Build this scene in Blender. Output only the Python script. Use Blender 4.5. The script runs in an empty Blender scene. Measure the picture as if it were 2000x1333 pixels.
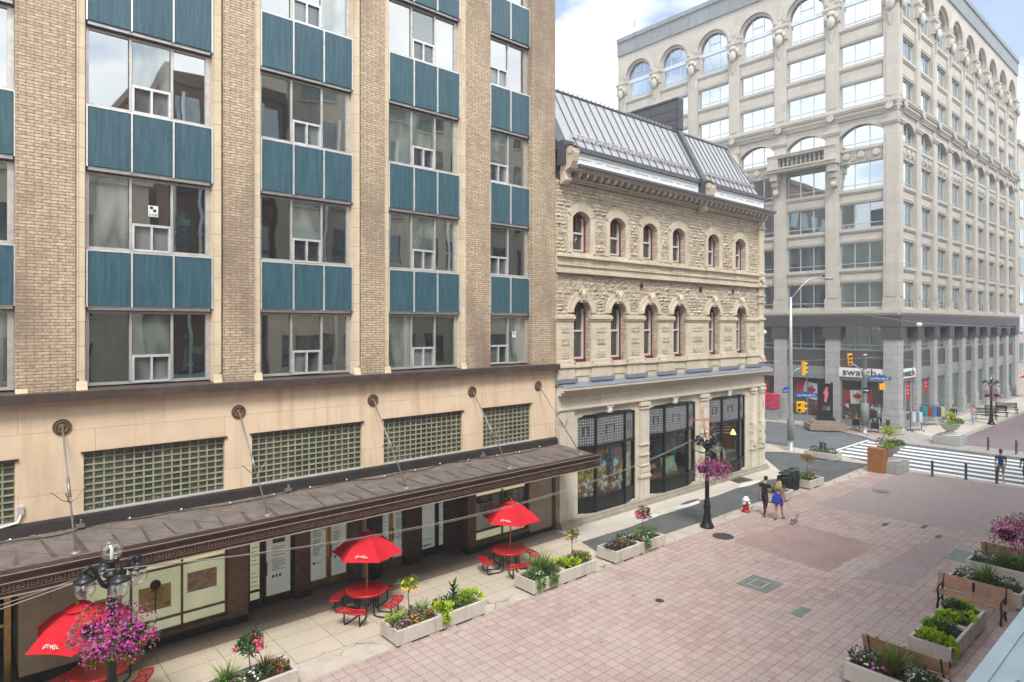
# Corner of a pedestrian street seen from a third floor window.
# World frame: X runs along the street (away to the right), Y across it towards the facades, Z up, metres; camera 8.6 m up.
EXPOSURE = 1.5
CLOUD_SHIFT = (0.35,0.2,0.0); CLOUD_LO, CLOUD_HI = .465, .56; CLOUD_BRIGHT = .78
ADDED_VEIL = 0.002  # density of the air added to imitate the window-pane veil
import bpy, bmesh, math, random
from mathutils import Vector, Matrix
PI = math.pi
R = math.radians
sc = bpy.context.scene
COL = sc.collection
rnd = random.Random(7)

# ------------------------------------------------------------------ mesh builder
class MB:
    """collects boxes, tubes, lathes ... and links them as ONE mesh object"""
    def __init__(self, T=None):
        self.v = []; self.f = []; self.m = []; self.sm = []; self.T = T; self.mi = 0; self.smooth = False; self.cuts = []
    def cut(self):
        """what is added from here on becomes a mesh of its own"""
        if len(self.f) and (not self.cuts or self.cuts[-1] != len(self.f)): self.cuts.append(len(self.f))
        return self
    def pieces(self):
        if not self.cuts: return [self]
        out = []; e = [0]+self.cuts+[len(self.f)]
        for a,b in zip(e[:-1],e[1:]):
            if a == b: continue
            p = MB(); ids = sorted({i for f in self.f[a:b] for i in f}); mp = {i:k for k,i in enumerate(ids)}
            p.v = [self.v[i] for i in ids]; p.f = [[mp[i] for i in f] for f in self.f[a:b]]; p.m = self.m[a:b]; p.sm = self.sm[a:b]; out.append(p)
        return out
    def mat(self, i): self.mi = i; return self
    def add(self, vs, fs, smooth=None):
        b = len(self.v)
        self.v += [self.T(*p) for p in vs] if self.T else [tuple(p) for p in vs]
        for f in fs:
            self.f.append([b + i for i in f]); self.m.append(self.mi)
            self.sm.append(self.smooth if smooth is None else smooth)
        return self
    def box(self, x0, x1, y0, y1, z0, z1):
        return self.add([(x0,y0,z0),(x1,y0,z0),(x1,y1,z0),(x0,y1,z0),(x0,y0,z1),(x1,y0,z1),(x1,y1,z1),(x0,y1,z1)],
                        [(0,3,2,1),(4,5,6,7),(0,1,5,4),(1,2,6,5),(2,3,7,6),(3,0,4,7)])
    def hexa(self, p):
        return self.add(p, [(0,3,2,1),(4,5,6,7),(0,1,5,4),(1,2,6,5),(2,3,7,6),(3,0,4,7)])
    def quad(self, *p): return self.add(p, [tuple(range(len(p)))])
    def prism(self, poly, a0, a1, axis='z'):
        """extrude a 2-D polygon along an axis (poly in the two other axes, in order)"""
        n = len(poly)
        def P(q, a): return {'z': (q[0],q[1],a), 'y': (q[0],a,q[1]), 'x': (a,q[0],q[1])}[axis]
        vs = [P(q,a0) for q in poly] + [P(q,a1) for q in poly]
        fs = [tuple(range(n-1,-1,-1)), tuple(range(n,2*n))] + [(i,(i+1)%n,n+(i+1)%n,n+i) for i in range(n)]
        return self.add(vs, fs)
    def tube(self, pts, r, n=6, cap=True, smooth=True):
        pts = [Vector(p) for p in pts]; rs = r if isinstance(r,(list,tuple)) else [r]*len(pts)
        vs = []; fs = []; ref = None
        for i,p in enumerate(pts):
            t = (pts[min(i+1,len(pts)-1)] - pts[max(i-1,0)])
            if t.length < 1e-9: t = Vector((0,0,1))
            t.normalize()
            if ref is None:
                ref = t.cross(Vector((0,0,1)) if abs(t.z) < .9 else Vector((1,0,0))).normalized()
            else:
                ref = (ref - t*ref.dot(t))
                ref = ref.normalized() if ref.length > 1e-6 else t.cross(Vector((1,0,.3))).normalized()
            b = t.cross(ref)
            for k in range(n):
                a = 2*PI*k/n
                vs.append(tuple(p + (ref*math.cos(a) + b*math.sin(a))*rs[i]))
        for i in range(len(pts)-1):
            for k in range(n):
                fs.append((i*n+k, i*n+(k+1)%n, (i+1)*n+(k+1)%n, (i+1)*n+k))
        self.add(vs, fs, smooth)
        if cap:
            self.add(vs[:n], [tuple(range(n-1,-1,-1))], False); self.add(vs[-n:], [tuple(range(n))], False)
        return self
    def lathe(self, prof, n=16, c=(0,0,0), smooth=True, a0=0, a1=2*PI):
        full = abs(a1-a0-2*PI) < 1e-6; m = n if full else n+1
        vs = []; fs = []
        for r,z in prof:
            for k in range(m):
                a = a0 + (a1-a0)*k/n
                vs.append((c[0]+r*math.cos(a), c[1]+r*math.sin(a), c[2]+z))
        for i in range(len(prof)-1):
            for k in range(n):
                k2 = (k+1)%m
                fs.append((i*m+k, i*m+k2, (i+1)*m+k2, (i+1)*m+k))
        return self.add(vs, fs, smooth)
    def sphere(self, c, r, n=12, m=8):
        rr = r if isinstance(r,(list,tuple)) else (r,r,r)
        vs = []; fs = []
        for i in range(m+1):
            t = PI*i/m
            for k in range(n):
                a = 2*PI*k/n
                vs.append((c[0]+rr[0]*math.sin(t)*math.cos(a), c[1]+rr[1]*math.sin(t)*math.sin(a), c[2]-rr[2]*math.cos(t)))
        for i in range(m):
            for k in range(n): fs.append((i*n+k, i*n+(k+1)%n, (i+1)*n+(k+1)%n, (i+1)*n+k))
        return self.add(vs, fs, True)
    def disc(self, c, nrm, r, n=6, up=None):
        nv = Vector(nrm).normalized(); a = nv.cross(Vector((.3,.5,.8))).normalized(); b = nv.cross(a); c = Vector(c)
        return self.add([tuple(c + (a*math.cos(2*PI*k/n)+b*math.sin(2*PI*k/n))*r) for k in range(n)], [tuple(range(n))])
    def build(self, name, mats, parent=None, bevel=0, weld=True, recalc=True):
        me = bpy.data.meshes.new(name); me.from_pydata(self.v, [], self.f)
        if not isinstance(mats,(list,tuple)): mats = [mats]
        for m in mats: me.materials.append(m)
        me.polygons.foreach_set('material_index', self.m); me.polygons.foreach_set('use_smooth', self.sm)
        if recalc:
            bm = bmesh.new(); bm.from_mesh(me)
            if weld: bmesh.ops.remove_doubles(bm, verts=bm.verts, dist=1e-5)
            bmesh.ops.recalc_face_normals(bm, faces=bm.faces)
            bm.to_mesh(me); bm.free()
        me.update()
        o = bpy.data.objects.new(name, me); COL.objects.link(o)
        if parent is not None: o.parent = parent
        if bevel:
            b = o.modifiers.new('bevel','BEVEL'); b.width = bevel; b.segments = 1; b.limit_method = 'ANGLE'
        return o

def attach(o, parent):
    """parent a mesh made in world coordinates without moving it"""
    o.parent = parent
    if parent.type == 'EMPTY' and parent.parent is None: o.matrix_parent_inverse = Matrix.Translation(-Vector(parent.location))
    return o
def tag(o, label=None, cat=None, group=None, kind=None):
    if label: o['label'] = label
    if cat: o['category'] = cat
    if group: o['group'] = group
    if kind: o['kind'] = kind
    return o
def thing(name, label, cat, loc=(0,0,0), rz=0, group=None, kind=None):
    o = bpy.data.objects.new(name, None); COL.objects.link(o); o.location = loc; o.rotation_euler = (0,0,rz)
    o.empty_display_size = .2
    return tag(o, label, cat, group, kind)
def copy_tree(o, parent=None):
    kids = list(o.children)
    c = o.copy(); COL.objects.link(c)
    if parent is not None: c.parent = parent
    for k in kids: copy_tree(k, c)
    return c
def place(proto, i, loc, rz, label):
    o = proto if i == 0 else copy_tree(proto)
    o.location = loc; o.rotation_euler = (0,0,rz); o['label'] = label
    return o
def text_mesh(name, s, size, loc, rot, mat, parent=None, depth=.01, align='CENTER', shear=0, sx=1):
    cu = bpy.data.curves.new('lettering','FONT'); cu.body = s; cu.size = size; cu.extrude = depth; cu.align_x = align; cu.align_y = 'CENTER'; cu.shear = shear
    cu.resolution_u = 3
    t = bpy.data.objects.new('lettering', cu); COL.objects.link(t)
    bpy.context.view_layer.update()
    me = bpy.data.meshes.new_from_object(t.evaluated_get(bpy.context.evaluated_depsgraph_get()))
    bpy.data.objects.remove(t); bpy.data.curves.remove(cu)
    M = Matrix.Translation(loc) @ rot.to_4x4() @ Matrix.Diagonal((sx,1,1,1))
    me.transform(M); me.materials.clear(); me.materials.append(mat)
    o = bpy.data.objects.new(name, me); COL.objects.link(o)
    if parent is not None: o.parent = parent
    return o
# text facing -Y (reads along +X) and text facing -X (reads along -Y)
ROT_Y = Matrix(((1,0,0),(0,0,-1),(0,1,0))).to_3x3()
ROT_X = Matrix(((0,0,-1),(-1,0,0),(0,1,0))).to_3x3()

# ------------------------------------------------------------------ materials
class NB:
    def __init__(self, name):
        self.m = bpy.data.materials.new(name); self.m.use_nodes = True
        self.t = self.m.node_tree; self.n = self.t.nodes; self.l = self.t.links
        self.b = self.n['Principled BSDF']; self.out = self.n['Material Output']
    def new(self, typ, **kw):
        x = self.n.new(typ)
        for k,v in kw.items():
            if hasattr(x,k): setattr(x,k,v)
            else: x.inputs[k.replace('_',' ')].default_value = v
        return x
    def link(self, a, b): self.l.new(a, b)
    def coord(self, wall=False, scale=(1,1,1), world=False):
        """object coordinates; wall=True gives (x+y, z, 0) so patterns run the same on both wall directions"""
        if world: src = self.new('ShaderNodeNewGeometry').outputs['Position']
        else: src = self.new('ShaderNodeTexCoord').outputs['Object']
        if wall:
            s = self.new('ShaderNodeSeparateXYZ'); self.link(src, s.inputs[0])
            a = self.new('ShaderNodeMath', operation='ADD'); self.link(s.outputs[0], a.inputs[0]); self.link(s.outputs[1], a.inputs[1])
            c = self.new('ShaderNodeCombineXYZ'); self.link(a.outputs[0], c.inputs[0]); self.link(s.outputs[2], c.inputs[1]); src = c.outputs[0]
        mp = self.new('ShaderNodeMapping'); mp.inputs['Scale'].default_value = scale; self.link(src, mp.inputs[0])
        return mp.outputs[0]
    def noise(self, vec, scale, detail=4, rough=.55, dist=0):
        x = self.new('ShaderNodeTexNoise'); x.inputs['Scale'].default_value = scale; x.inputs['Detail'].default_value = detail
        x.inputs['Roughness'].default_value = rough; x.inputs['Distortion'].default_value = dist
        self.link(vec, x.inputs['Vector']); return x.outputs['Fac']
    def ramp(self, fac, stops):
        x = self.new('ShaderNodeValToRGB'); e = x.color_ramp.elements
        while len(e) < len(stops): e.new(.5)
        for i,(p,c) in enumerate(stops):
            e[i].position = p; e[i].color = (c,c,c,1) if isinstance(c,(int,float)) else (*c,1)
        self.link(fac, x.inputs[0]); return x.outputs[0]
    def mix(self, fac, a, b, mode='MIX'):
        x = self.new('ShaderNodeMix', data_type='RGBA', blend_type=mode)
        for s,val in ((0,fac),(6,a),(7,b)):
            if isinstance(val,(int,float)): x.inputs[s].default_value = val if s == 0 else (val,val,val,1)
            elif isinstance(val,tuple): x.inputs[s].default_value = (*val,1)
            else: self.link(val, x.inputs[s])
        return x.outputs[2]
    def bump(self, h, strength=.3, dist=.02):
        x = self.new('ShaderNodeBump'); x.inputs['Strength'].default_value = strength; x.inputs['Distance'].default_value = dist
        self.link(h, x.inputs['Height']); self.link(x.outputs[0], self.b.inputs['Normal']); return x
    def color(self, c):
        if isinstance(c,tuple): self.b.inputs['Base Color'].default_value = (*c,1)
        else: self.link(c, self.b.inputs['Base Color'])
        return self
    def done(self, rough=.8, metal=0, spec=.35):
        self.b.inputs['Roughness'].default_value = rough; self.b.inputs['Metallic'].default_value = metal
        self.b.inputs['Specular IOR Level'].default_value = spec
        return self.m

def m_plain(name, c, rough=.6, metal=0, var=.18, scale=6, spec=.35, bump=0):
    k = NB(name); v = k.coord(world=False)
    n = k.noise(v, scale, 5)
    d = tuple(x*(1-var) for x in c); e = tuple(min(1,x*(1+var)) for x in c)
    k.color(k.ramp(n, [(.3,d),(.7,e)]))
    if bump: k.bump(k.noise(v, scale*6, 3), bump, .01)
    return k.done(rough, metal, spec)
def m_glass(name, tint=(.85,.95,1), dark=(.02,.022,.022), refl=.35, wav=.02, wscale=1.2, inner=None):
    """window glass: a mirror layer over a dark room"""
    k = NB(name); v = k.coord(world=True)
    k.n.remove(k.b)
    g = k.new('ShaderNodeBsdfGlossy'); g.inputs['Color'].default_value = (*tint,1); g.inputs['Roughness'].default_value = .015
    d = k.new('ShaderNodeBsdfDiffuse'); d.inputs['Color'].default_value = (*dark,1)
    if inner:
        n = k.noise(k.coord(world=True, scale=(1.1,1.1,.35)), .9, 2)
        k.link(k.ramp(n, inner), d.inputs['Color'])
    bp = k.new('ShaderNodeBump'); bp.inputs['Strength'].default_value = wav; bp.inputs['Distance'].default_value = .3
    k.link(k.noise(v, wscale, 1), bp.inputs['Height']); k.link(bp.outputs[0], g.inputs['Normal'])
    fr = k.new('ShaderNodeFresnel'); fr.inputs['IOR'].default_value = 1.5
    a = k.new('ShaderNodeMath', operation='MULTIPLY_ADD'); k.link(fr.outputs[0], a.inputs[0]); a.inputs[1].default_value = 1-refl; a.inputs[2].default_value = refl
    a.use_clamp = True
    mx = k.new('ShaderNodeMixShader'); k.link(a.outputs[0], mx.inputs[0]); k.link(d.outputs[0], mx.inputs[1]); k.link(g.outputs[0], mx.inputs[2])
    k.link(mx.outputs[0], k.out.inputs[0]); return k.m
def m_clear(name, refl=.06, tint=(1,1,1), through=(.95,.97,.96)):
    """see-through glass"""
    k = NB(name); k.n.remove(k.b)
    g = k.new('ShaderNodeBsdfGlossy'); g.inputs['Color'].default_value = (*tint,1); g.inputs['Roughness'].default_value = .02
    d = k.new('ShaderNodeBsdfTransparent'); d.inputs['Color'].default_value = (*through,1)
    fr = k.new('ShaderNodeLayerWeight'); pw = k.new('ShaderNodeMath', operation='POWER'); k.link(fr.outputs['Facing'], pw.inputs[0]); pw.inputs[1].default_value = 2.5
    a = k.new('ShaderNodeMath', operation='MULTIPLY_ADD'); k.link(pw.outputs[0], a.inputs[0]); a.inputs[1].default_value = .75; a.inputs[2].default_value = refl; a.use_clamp = True
    mx = k.new('ShaderNodeMixShader'); k.link(a.outputs[0], mx.inputs[0]); k.link(d.outputs[0], mx.inputs[1]); k.link(g.outputs[0], mx.inputs[2])
    k.link(mx.outputs[0], k.out.inputs[0]); return k.m
def m_brick(name, c1, c2, mortar, w, h, gap=.008, off=.5, wall=True, bump=.5, stain=None, rough=.85, noise=.25, bias=0, dist=.015, fine=40):
    k = NB(name); v = k.coord(wall=wall, world=True)
    b = k.new('ShaderNodeTexBrick', offset=off); b.inputs['Scale'].default_value = 1
    b.inputs['Brick Width'].default_value = w; b.inputs['Row Height'].default_value = h; b.inputs['Mortar Size'].default_value = gap
    b.inputs['Mortar Smooth'].default_value = .1; b.inputs['Bias'].default_value = bias
    for s,c in (('Color1',c1),('Color2',c2),('Mortar',mortar)): b.inputs[s].default_value = (*c,1)
    k.link(v, b.inputs['Vector'])
    w3 = k.coord(world=True)
    col = k.mix(noise, b.outputs['Color'], k.ramp(k.noise(w3, fine, 3), [(.3,.25),(.7,1.0)]), 'MULTIPLY')
    big = k.noise(k.coord(world=True, scale=(1,1,.35)), .55, 6, .62)
    if stain: col = k.mix(k.ramp(big, [(.45,0),(.68,.8)]), col, stain)
    else: col = k.mix(k.ramp(big, [(.35,.0),(.75,.3)]), col, tuple(x*.6 for x in c1))
    k.color(col)
    hgt = k.mix(.5, k.ramp(b.outputs['Fac'], [(0,1),(1,0)]), k.noise(w3, fine*.6, 3))
    k.bump(hgt, bump, dist)
    return k.done(rough, 0, .25)
def m_stone(name, c, joint_w=None, joint_h=None, var=.16, rough=.85, streak=.25, dirt=(.12,.10,.08), bump=.15, gap=.006, jointc=None, stain_pos=(.55,.85)):
    """dressed stone or concrete with courses, soft mottling and water streaks"""
    k = NB(name); w3 = k.coord(world=True)
    n = k.noise(w3, 1.7, 7, .6)
    col = k.ramp(n, [(.28,tuple(x*(1-var) for x in c)),(.5,c),(.75,tuple(min(1,x*(1+var)) for x in c))])
    fine = k.noise(w3, 45, 3)
    col = k.mix(.35, col, k.ramp(fine, [(.25,.55),(.7,1.0)]), 'MULTIPLY')
    if joint_w:
        b = k.new('ShaderNodeTexBrick', offset=.5); b.inputs['Scale'].default_value = 1
        b.inputs['Brick Width'].default_value = joint_w; b.inputs['Row Height'].default_value = joint_h; b.inputs['Mortar Size'].default_value = gap
        b.inputs['Color1'].default_value = (1,1,1,1); b.inputs['Color2'].default_value = (.88,.87,.85,1); b.inputs['Mortar'].default_value = (.5,.47,.44,1)
        k.link(k.coord(wall=True, world=True), b.inputs['Vector'])
        col = k.mix(.9, col, b.outputs['Color'], 'MULTIPLY')
    st = k.noise(k.coord(world=True, scale=(1.6,1.6,.16)), 1.6, 6, .65)
    fac = k.ramp(st, [(stain_pos[0],0),(stain_pos[1],streak*2)])
    col = k.mix(fac, col, dirt)
    k.color(col)
    k.bump(fine, bump, .01)
    return k.done(rough, 0, .25)
def m_cracked(name, c):
    k = NB(name); w3 = k.coord(world=True)
    dn = k.new('ShaderNodeTexNoise'); dn.inputs['Scale'].default_value = 2.2; k.link(w3, dn.inputs['Vector'])
    dm = k.new('ShaderNodeMix', data_type='VECTOR'); dm.inputs[0].default_value = .22; k.link(w3, dm.inputs[4]); k.link(dn.outputs['Color'], dm.inputs[5])
    v = k.new('ShaderNodeTexVoronoi', feature='DISTANCE_TO_EDGE'); v.inputs['Scale'].default_value = 1.15; k.link(dm.outputs[1], v.inputs['Vector'])
    line = k.ramp(v.outputs['Distance'], [(.006,1),(.02,0)]); patch = k.ramp(k.noise(w3, .45, 3), [(.45,0),(.6,1)])
    m_ = k.new('ShaderNodeMath', operation='MULTIPLY'); k.link(line, m_.inputs[0]); k.link(patch, m_.inputs[1])
    n = k.noise(w3, 1.6, 8, .68); col = k.ramp(n, [(.3,tuple(x*.72 for x in c)),(.5,c),(.72,tuple(x*1.12 for x in c))])
    col = k.mix(.4, col, k.ramp(k.noise(w3, 40, 3), [(.3,.55),(.65,1.05)]), 'MULTIPLY')
    k.color(k.mix(m_.outputs[0], col, (.10,.085,.07))); return k.done(.9, 0, .25)
def m_metal(name, c, rough=.4, var=.12, streak=0):
    k = NB(name); w3 = k.coord(world=True)
    n = k.noise(k.coord(world=True, scale=(3,3,.4 if streak else 3)), 2.2, 5)
    k.color(k.ramp(n, [(.3,tuple(x*(1-var) for x in c)),(.7,tuple(min(1,x*(1+var)) for x in c))]))
    k.link(k.ramp(k.noise(w3, 5, 4), [(.3,max(0,rough-.12)),(.7,min(1,rough+.12))]), k.b.inputs['Roughness'])
    m = k.done(rough, .55, .4)
    return m
def m_two(name, c1, c2, scale=9, rough=.6, spec=.3, trans=0):
    """leaf or petal colour that varies from leaf to leaf"""
    k = NB(name)
    n = k.noise(k.coord(world=True), scale, 2)
    k.color(k.ramp(n, [(.32,c1),(.68,c2)]))
    if trans:
        k.b.inputs['Subsurface Weight'].default_value = 0
    return k.done(rough, 0, spec)
# ------------------------------------------------------------------ shared materials
M = {}
M['brick'] = m_brick('tan_roman_brick', (.77,.63,.455), (.60,.47,.325), (.25,.185,.13), .31, .078, .009, bump=.5, stain=(.21,.15,.115), fine=11, noise=.6)
M['trim_stone'] = m_stone('cream_terracotta', (.74,.62,.45), .9, .62, var=.10, streak=.35, dirt=(.25,.17,.10), gap=.008)
M['stucco'] = m_stone('peach_stucco', (.86,.68,.495), 3.1, 1.5, var=.07, streak=.30, dirt=(.42,.25,.14), gap=.006, bump=.12, stain_pos=(.50,.8))
def m_teal():
    k = NB('teal_enamel'); w3 = k.coord(world=True)
    n = k.noise(w3, 48, 3, .7); st = k.noise(k.coord(world=True, scale=(9,9,.5)), 2.0, 5, .7)
    col = k.ramp(n, [(.3,(.013,.055,.083)),(.7,(.034,.108,.145))])
    col = k.mix(k.ramp(st, [(.40,0),(.74,.6)]), col, (.11,.19,.22))
    k.color(col); k.bump(n, .1, .004); return k.done(.42, 0, .5)
M['teal'] = m_teal()
M['alu'] = m_metal('anodised_window_metal', (.60,.58,.55), .45)
M['alu_bright'] = m_metal('white_window_metal', (.80,.80,.79), .4)
M['glass_b1'] = m_glass('office_glass', (.97,1,.98), refl=.48, wav=.016, wscale=.7, inner=[(.3,(.010,.011,.011)),(.6,(.025,.028,.027)),(.8,(.08,.09,.085))])
M['glass_b1_dark'] = m_glass('dark_office_glass', (.85,.92,.92), refl=.26, wav=.02, wscale=.8, inner=[(.3,(.006,.007,.007)),(.7,(.02,.022,.021))])
M['glass_b1_blind'] = m_glass('curtained_office_glass', (.9,.96,.95), refl=.30, wav=.02, wscale=.6, inner=[(.38,(.20,.24,.22)),(.48,(.07,.085,.08)),(.6,(.30,.33,.30))])
M['glass_vent'] = m_glass('vent_glass', (.8,.85,.9), refl=.14, wav=.01, inner=[(.42,(.03,.03,.035)),(.58,(.20,.22,.22))])
M['copper'] = m_stone('brown_weathered_copper', (.085,.060,.052), 1.6, 4, var=.3, rough=.5, streak=.5, dirt=(.10,.14,.14), gap=.006)
M['bronze'] = m_metal('dark_bronze', (.075,.045,.035), .45, .25)
M['bronze_light'] = m_metal('brown_bronze', (.15,.098,.066), .5, .2)
M['gold'] = m_metal('brass', (.42,.26,.08), .38, .2)
M['roof_flash'] = m_stone('roof_membrane', (.185,.155,.142), 1.15, 9, var=.30, rough=.9, streak=.4, dirt=(.09,.08,.065), gap=.03, bump=.4, stain_pos=(.46,.78))
M['flash'] = m_plain('black_membrane', (.024,.018,.016), .7, 0, .35, 3)
M['edge_light'] = m_metal('worn_metal_edge', (.50,.44,.40), .4)
M['core'] = m_plain('inner_wall', (.10,.085,.07), .9)
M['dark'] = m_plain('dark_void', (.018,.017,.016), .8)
M['block'] = m_glass('glass_block', (.80,.86,.78), refl=.09, wav=.3, wscale=11, inner=[(.35,(.022,.026,.02)),(.65,(.085,.095,.07))])
M['mortar'] = m_plain('block_mortar', (.31,.31,.215), .8, 0, .25, 4)
M['black'] = m_plain('black_paint', (.009,.010,.011), .4, 0, .2, 8, .4)
M['iron'] = m_plain('black_cast_iron', (.009,.011,.013), .38, 0, .3, 20, .4)
M['marble'] = m_stone('beige_marble', (.44,.36,.28), 2.6, 1.9, var=.16, streak=.3, dirt=(.30,.20,.13))
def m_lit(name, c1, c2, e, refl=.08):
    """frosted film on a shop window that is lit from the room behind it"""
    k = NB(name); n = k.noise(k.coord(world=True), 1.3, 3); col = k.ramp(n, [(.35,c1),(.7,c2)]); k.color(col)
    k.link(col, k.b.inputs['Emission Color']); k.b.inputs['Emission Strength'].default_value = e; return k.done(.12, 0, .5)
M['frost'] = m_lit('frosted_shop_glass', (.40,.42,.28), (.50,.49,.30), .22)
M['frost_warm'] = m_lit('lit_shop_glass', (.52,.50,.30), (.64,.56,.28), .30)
M['rodm'] = m_metal('galvanised_rod', (.30,.27,.25), .5)
M['rusty'] = m_plain('rusty_bronze',(.15,.095,.055),.6,.2,.35,12)
M['paper'] = m_plain('white_paper', (.74,.75,.73), .7, 0, .05)
M['ink'] = m_plain('black_ink', (.03,.03,.035), .6)

XL, XR = -8.0, 19.05
b1 = thing('office_building', 'tan brick office building with teal panels between its window rows', 'building', (XL,19,0))
def P1(name, mb, mat, parent=b1, **kw): return [attach(q.build(name, mat, None, **kw), parent) for q in mb.pieces()][0]
TOP = 24.6
m = MB(); m.box(XL, XR-.02, 19.55, 34, 3.0, TOP); P1('wall', m, M['core'])
m = MB()                                        # everything behind the storefront
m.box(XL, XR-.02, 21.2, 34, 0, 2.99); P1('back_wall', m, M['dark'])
for x0,x1 in ((-7.6,-6.4),(-3.1,-2.0),(1.10,2.28),(5.77,6.62),(10.07,10.93),(14.37,15.54),(17.70,19.05)):
    m = MB(); m.box(x0,x1,19.0,19.545,6.95,TOP); P1('brick_pier', m, M['brick'])
BAYS = [(-2.0,1.10,3,(0,1)),(2.53,5.50,3,(1,1)),(6.86,9.81,3,(1,1)),(11.17,14.15,3,(1,1)),(15.62,17.70,2,(0,0)),(-6.2,-3.2,3,(1,1))]
def half_round(m, x, r, y, z0, z1, n=6):
    poly = [(x + r*math.cos(PI+PI*k/n), y + r*math.sin(PI+PI*k/n)) for k in range(n+1)]
    m.prism(poly, z0, z1)
for bx0,bx1,n,(tl,tr) in BAYS:
    if n == 3:
        m = MB()
        for s,x in ((tl,bx0),(tr,bx1)):
            if not s: continue
            m.cut()
            d = -1 if x == bx0 else 1
            a,b = sorted((x, x+d*.235))
            p_ = [(x+.0,19.5),(x,19.24),(x+d*.05,19.04),(x+d*.17,19.04),(x+d*.17,19.5)]; m.prism(p_, 6.95, TOP); half_round(m, x+d*.20, .032, 19.06, 7.25, TOP); m.box(*sorted((x+d*.17,x+d*.235)),19.06,19.54,6.95,TOP)
            m.hexa([(a,18.95,6.95),(b,18.95,6.95),(b,19.03,6.95),(a,19.03,6.95),(a,18.99,7.05),(b,18.99,7.05),(b,19.03,7.2),(a,19.03,7.2)])
        if m.v: P1('stone_trim', m, M['trim_stone'])
    rows = [(7.02,9.03),(10.50,12.57),(14.15,16.25),(17.93,19.92),(21.45,23.3)]
    pans = [(9.03,10.50),(12.57,14.15),(16.25,17.93),(19.92,21.45),(23.3,TOP)]
    w = (bx1-bx0)/n
    for z0,z1 in pans:
        m = MB()
        for i in range(n): m.box(bx0+i*w+.03, bx0+(i+1)*w-.03, 19.13,19.5, z0+.06, z1-.03)
        p = P1('spandrel_panel', m, M['teal'])
        f = MB()
        for i in range(n+1):
            x = bx0+i*w; f.box(x-.020,x+.020,19.085,19.45,z0+.02,z1)
        f.box(bx0,bx1,19.12,19.48,z1-.03,z1+.012); f.box(bx0+.03,bx1-.03,19.2,19.49,z0-.05,z0+.06)
        P1('metal_fin', f, M['alu_bright'], p)
        s = MB(); s.box(bx0+.01,bx1-.01,19.14,19.48,z0-.075,z0-.052); P1('drip_edge', s, M['bronze'], p)
    for z0,z1 in rows:
        za, zb = z0+.03, z1-.08
        fr = MB()
        fr.box(bx0,bx0+.07,19.27,19.5,za,zb); fr.box(bx1-.13,bx1,19.27,19.5,za,zb)
        fr.box(bx0+.07,bx1-.13,19.28,19.5,za,za+.07); fr.box(bx0+.07,bx1-.13,19.28,19.5,zb-.06,zb)
        for i in range(1,n): fr.box(bx0+i*w-.032,bx0+i*w+.032,19.275,19.5,za+.07,zb-.06)
        win = P1('window', fr, M['alu'])
        j = 1 if n == 3 else 0
        cx0, cx1 = bx0+j*w+.04+(.03 if j == 0 else 0), bx0+(j+1)*w-.04; zm = za+.72
        sl = MB()
        sl.box(cx0,cx1,19.255,19.42,zm-.03,zm+.035); sl.box(cx0,cx1,19.255,19.42,za+.02,za+.075)
        cm = (cx0+cx1)/2
        for xx in (cx0+.02,cm,cx1-.02): sl.box(xx-.025,xx+.025,19.25,19.42,za+.075,zm-.03)
        P1('slider_sash', sl, M['alu_bright'], win)
        g = MB()
        for i in range(n):
            a, b = bx0+i*w+.05, bx0+(i+1)*w-.05; t = .006*rnd.uniform(-1,1); u = .006*rnd.uniform(-1,1)
            lo = zm+.03 if i == j else za+.05
            g.mat(rnd.choice((0,0,1,1,2,2)) if z0 < 14 else rnd.choice((0,0,0,1,2))); g.quad((a,19.33+t,lo),(b,19.33-t,lo),(b,19.33-t+u,zb-.04),(a,19.33+t+u,zb-.04))
        P1('pane', g, [M['glass_b1'],M['glass_b1_dark'],M['glass_b1_blind']], win, weld=False, recalc=False)
        g = MB(); g.quad((cx0+.03,19.34,za+.06),(cm-.02,19.34,za+.06),(cm-.02,19.34,zm-.02),(cx0+.03,19.34,zm-.02))
        g.quad((cm+.02,19.345,za+.06),(cx1-.03,19.345,za+.06),(cx1-.03,19.345,zm-.02),(cm+.02,19.345,zm-.02))
        P1('vent_pane', g, M['glass_vent'], win, weld=False, recalc=False)
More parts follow.
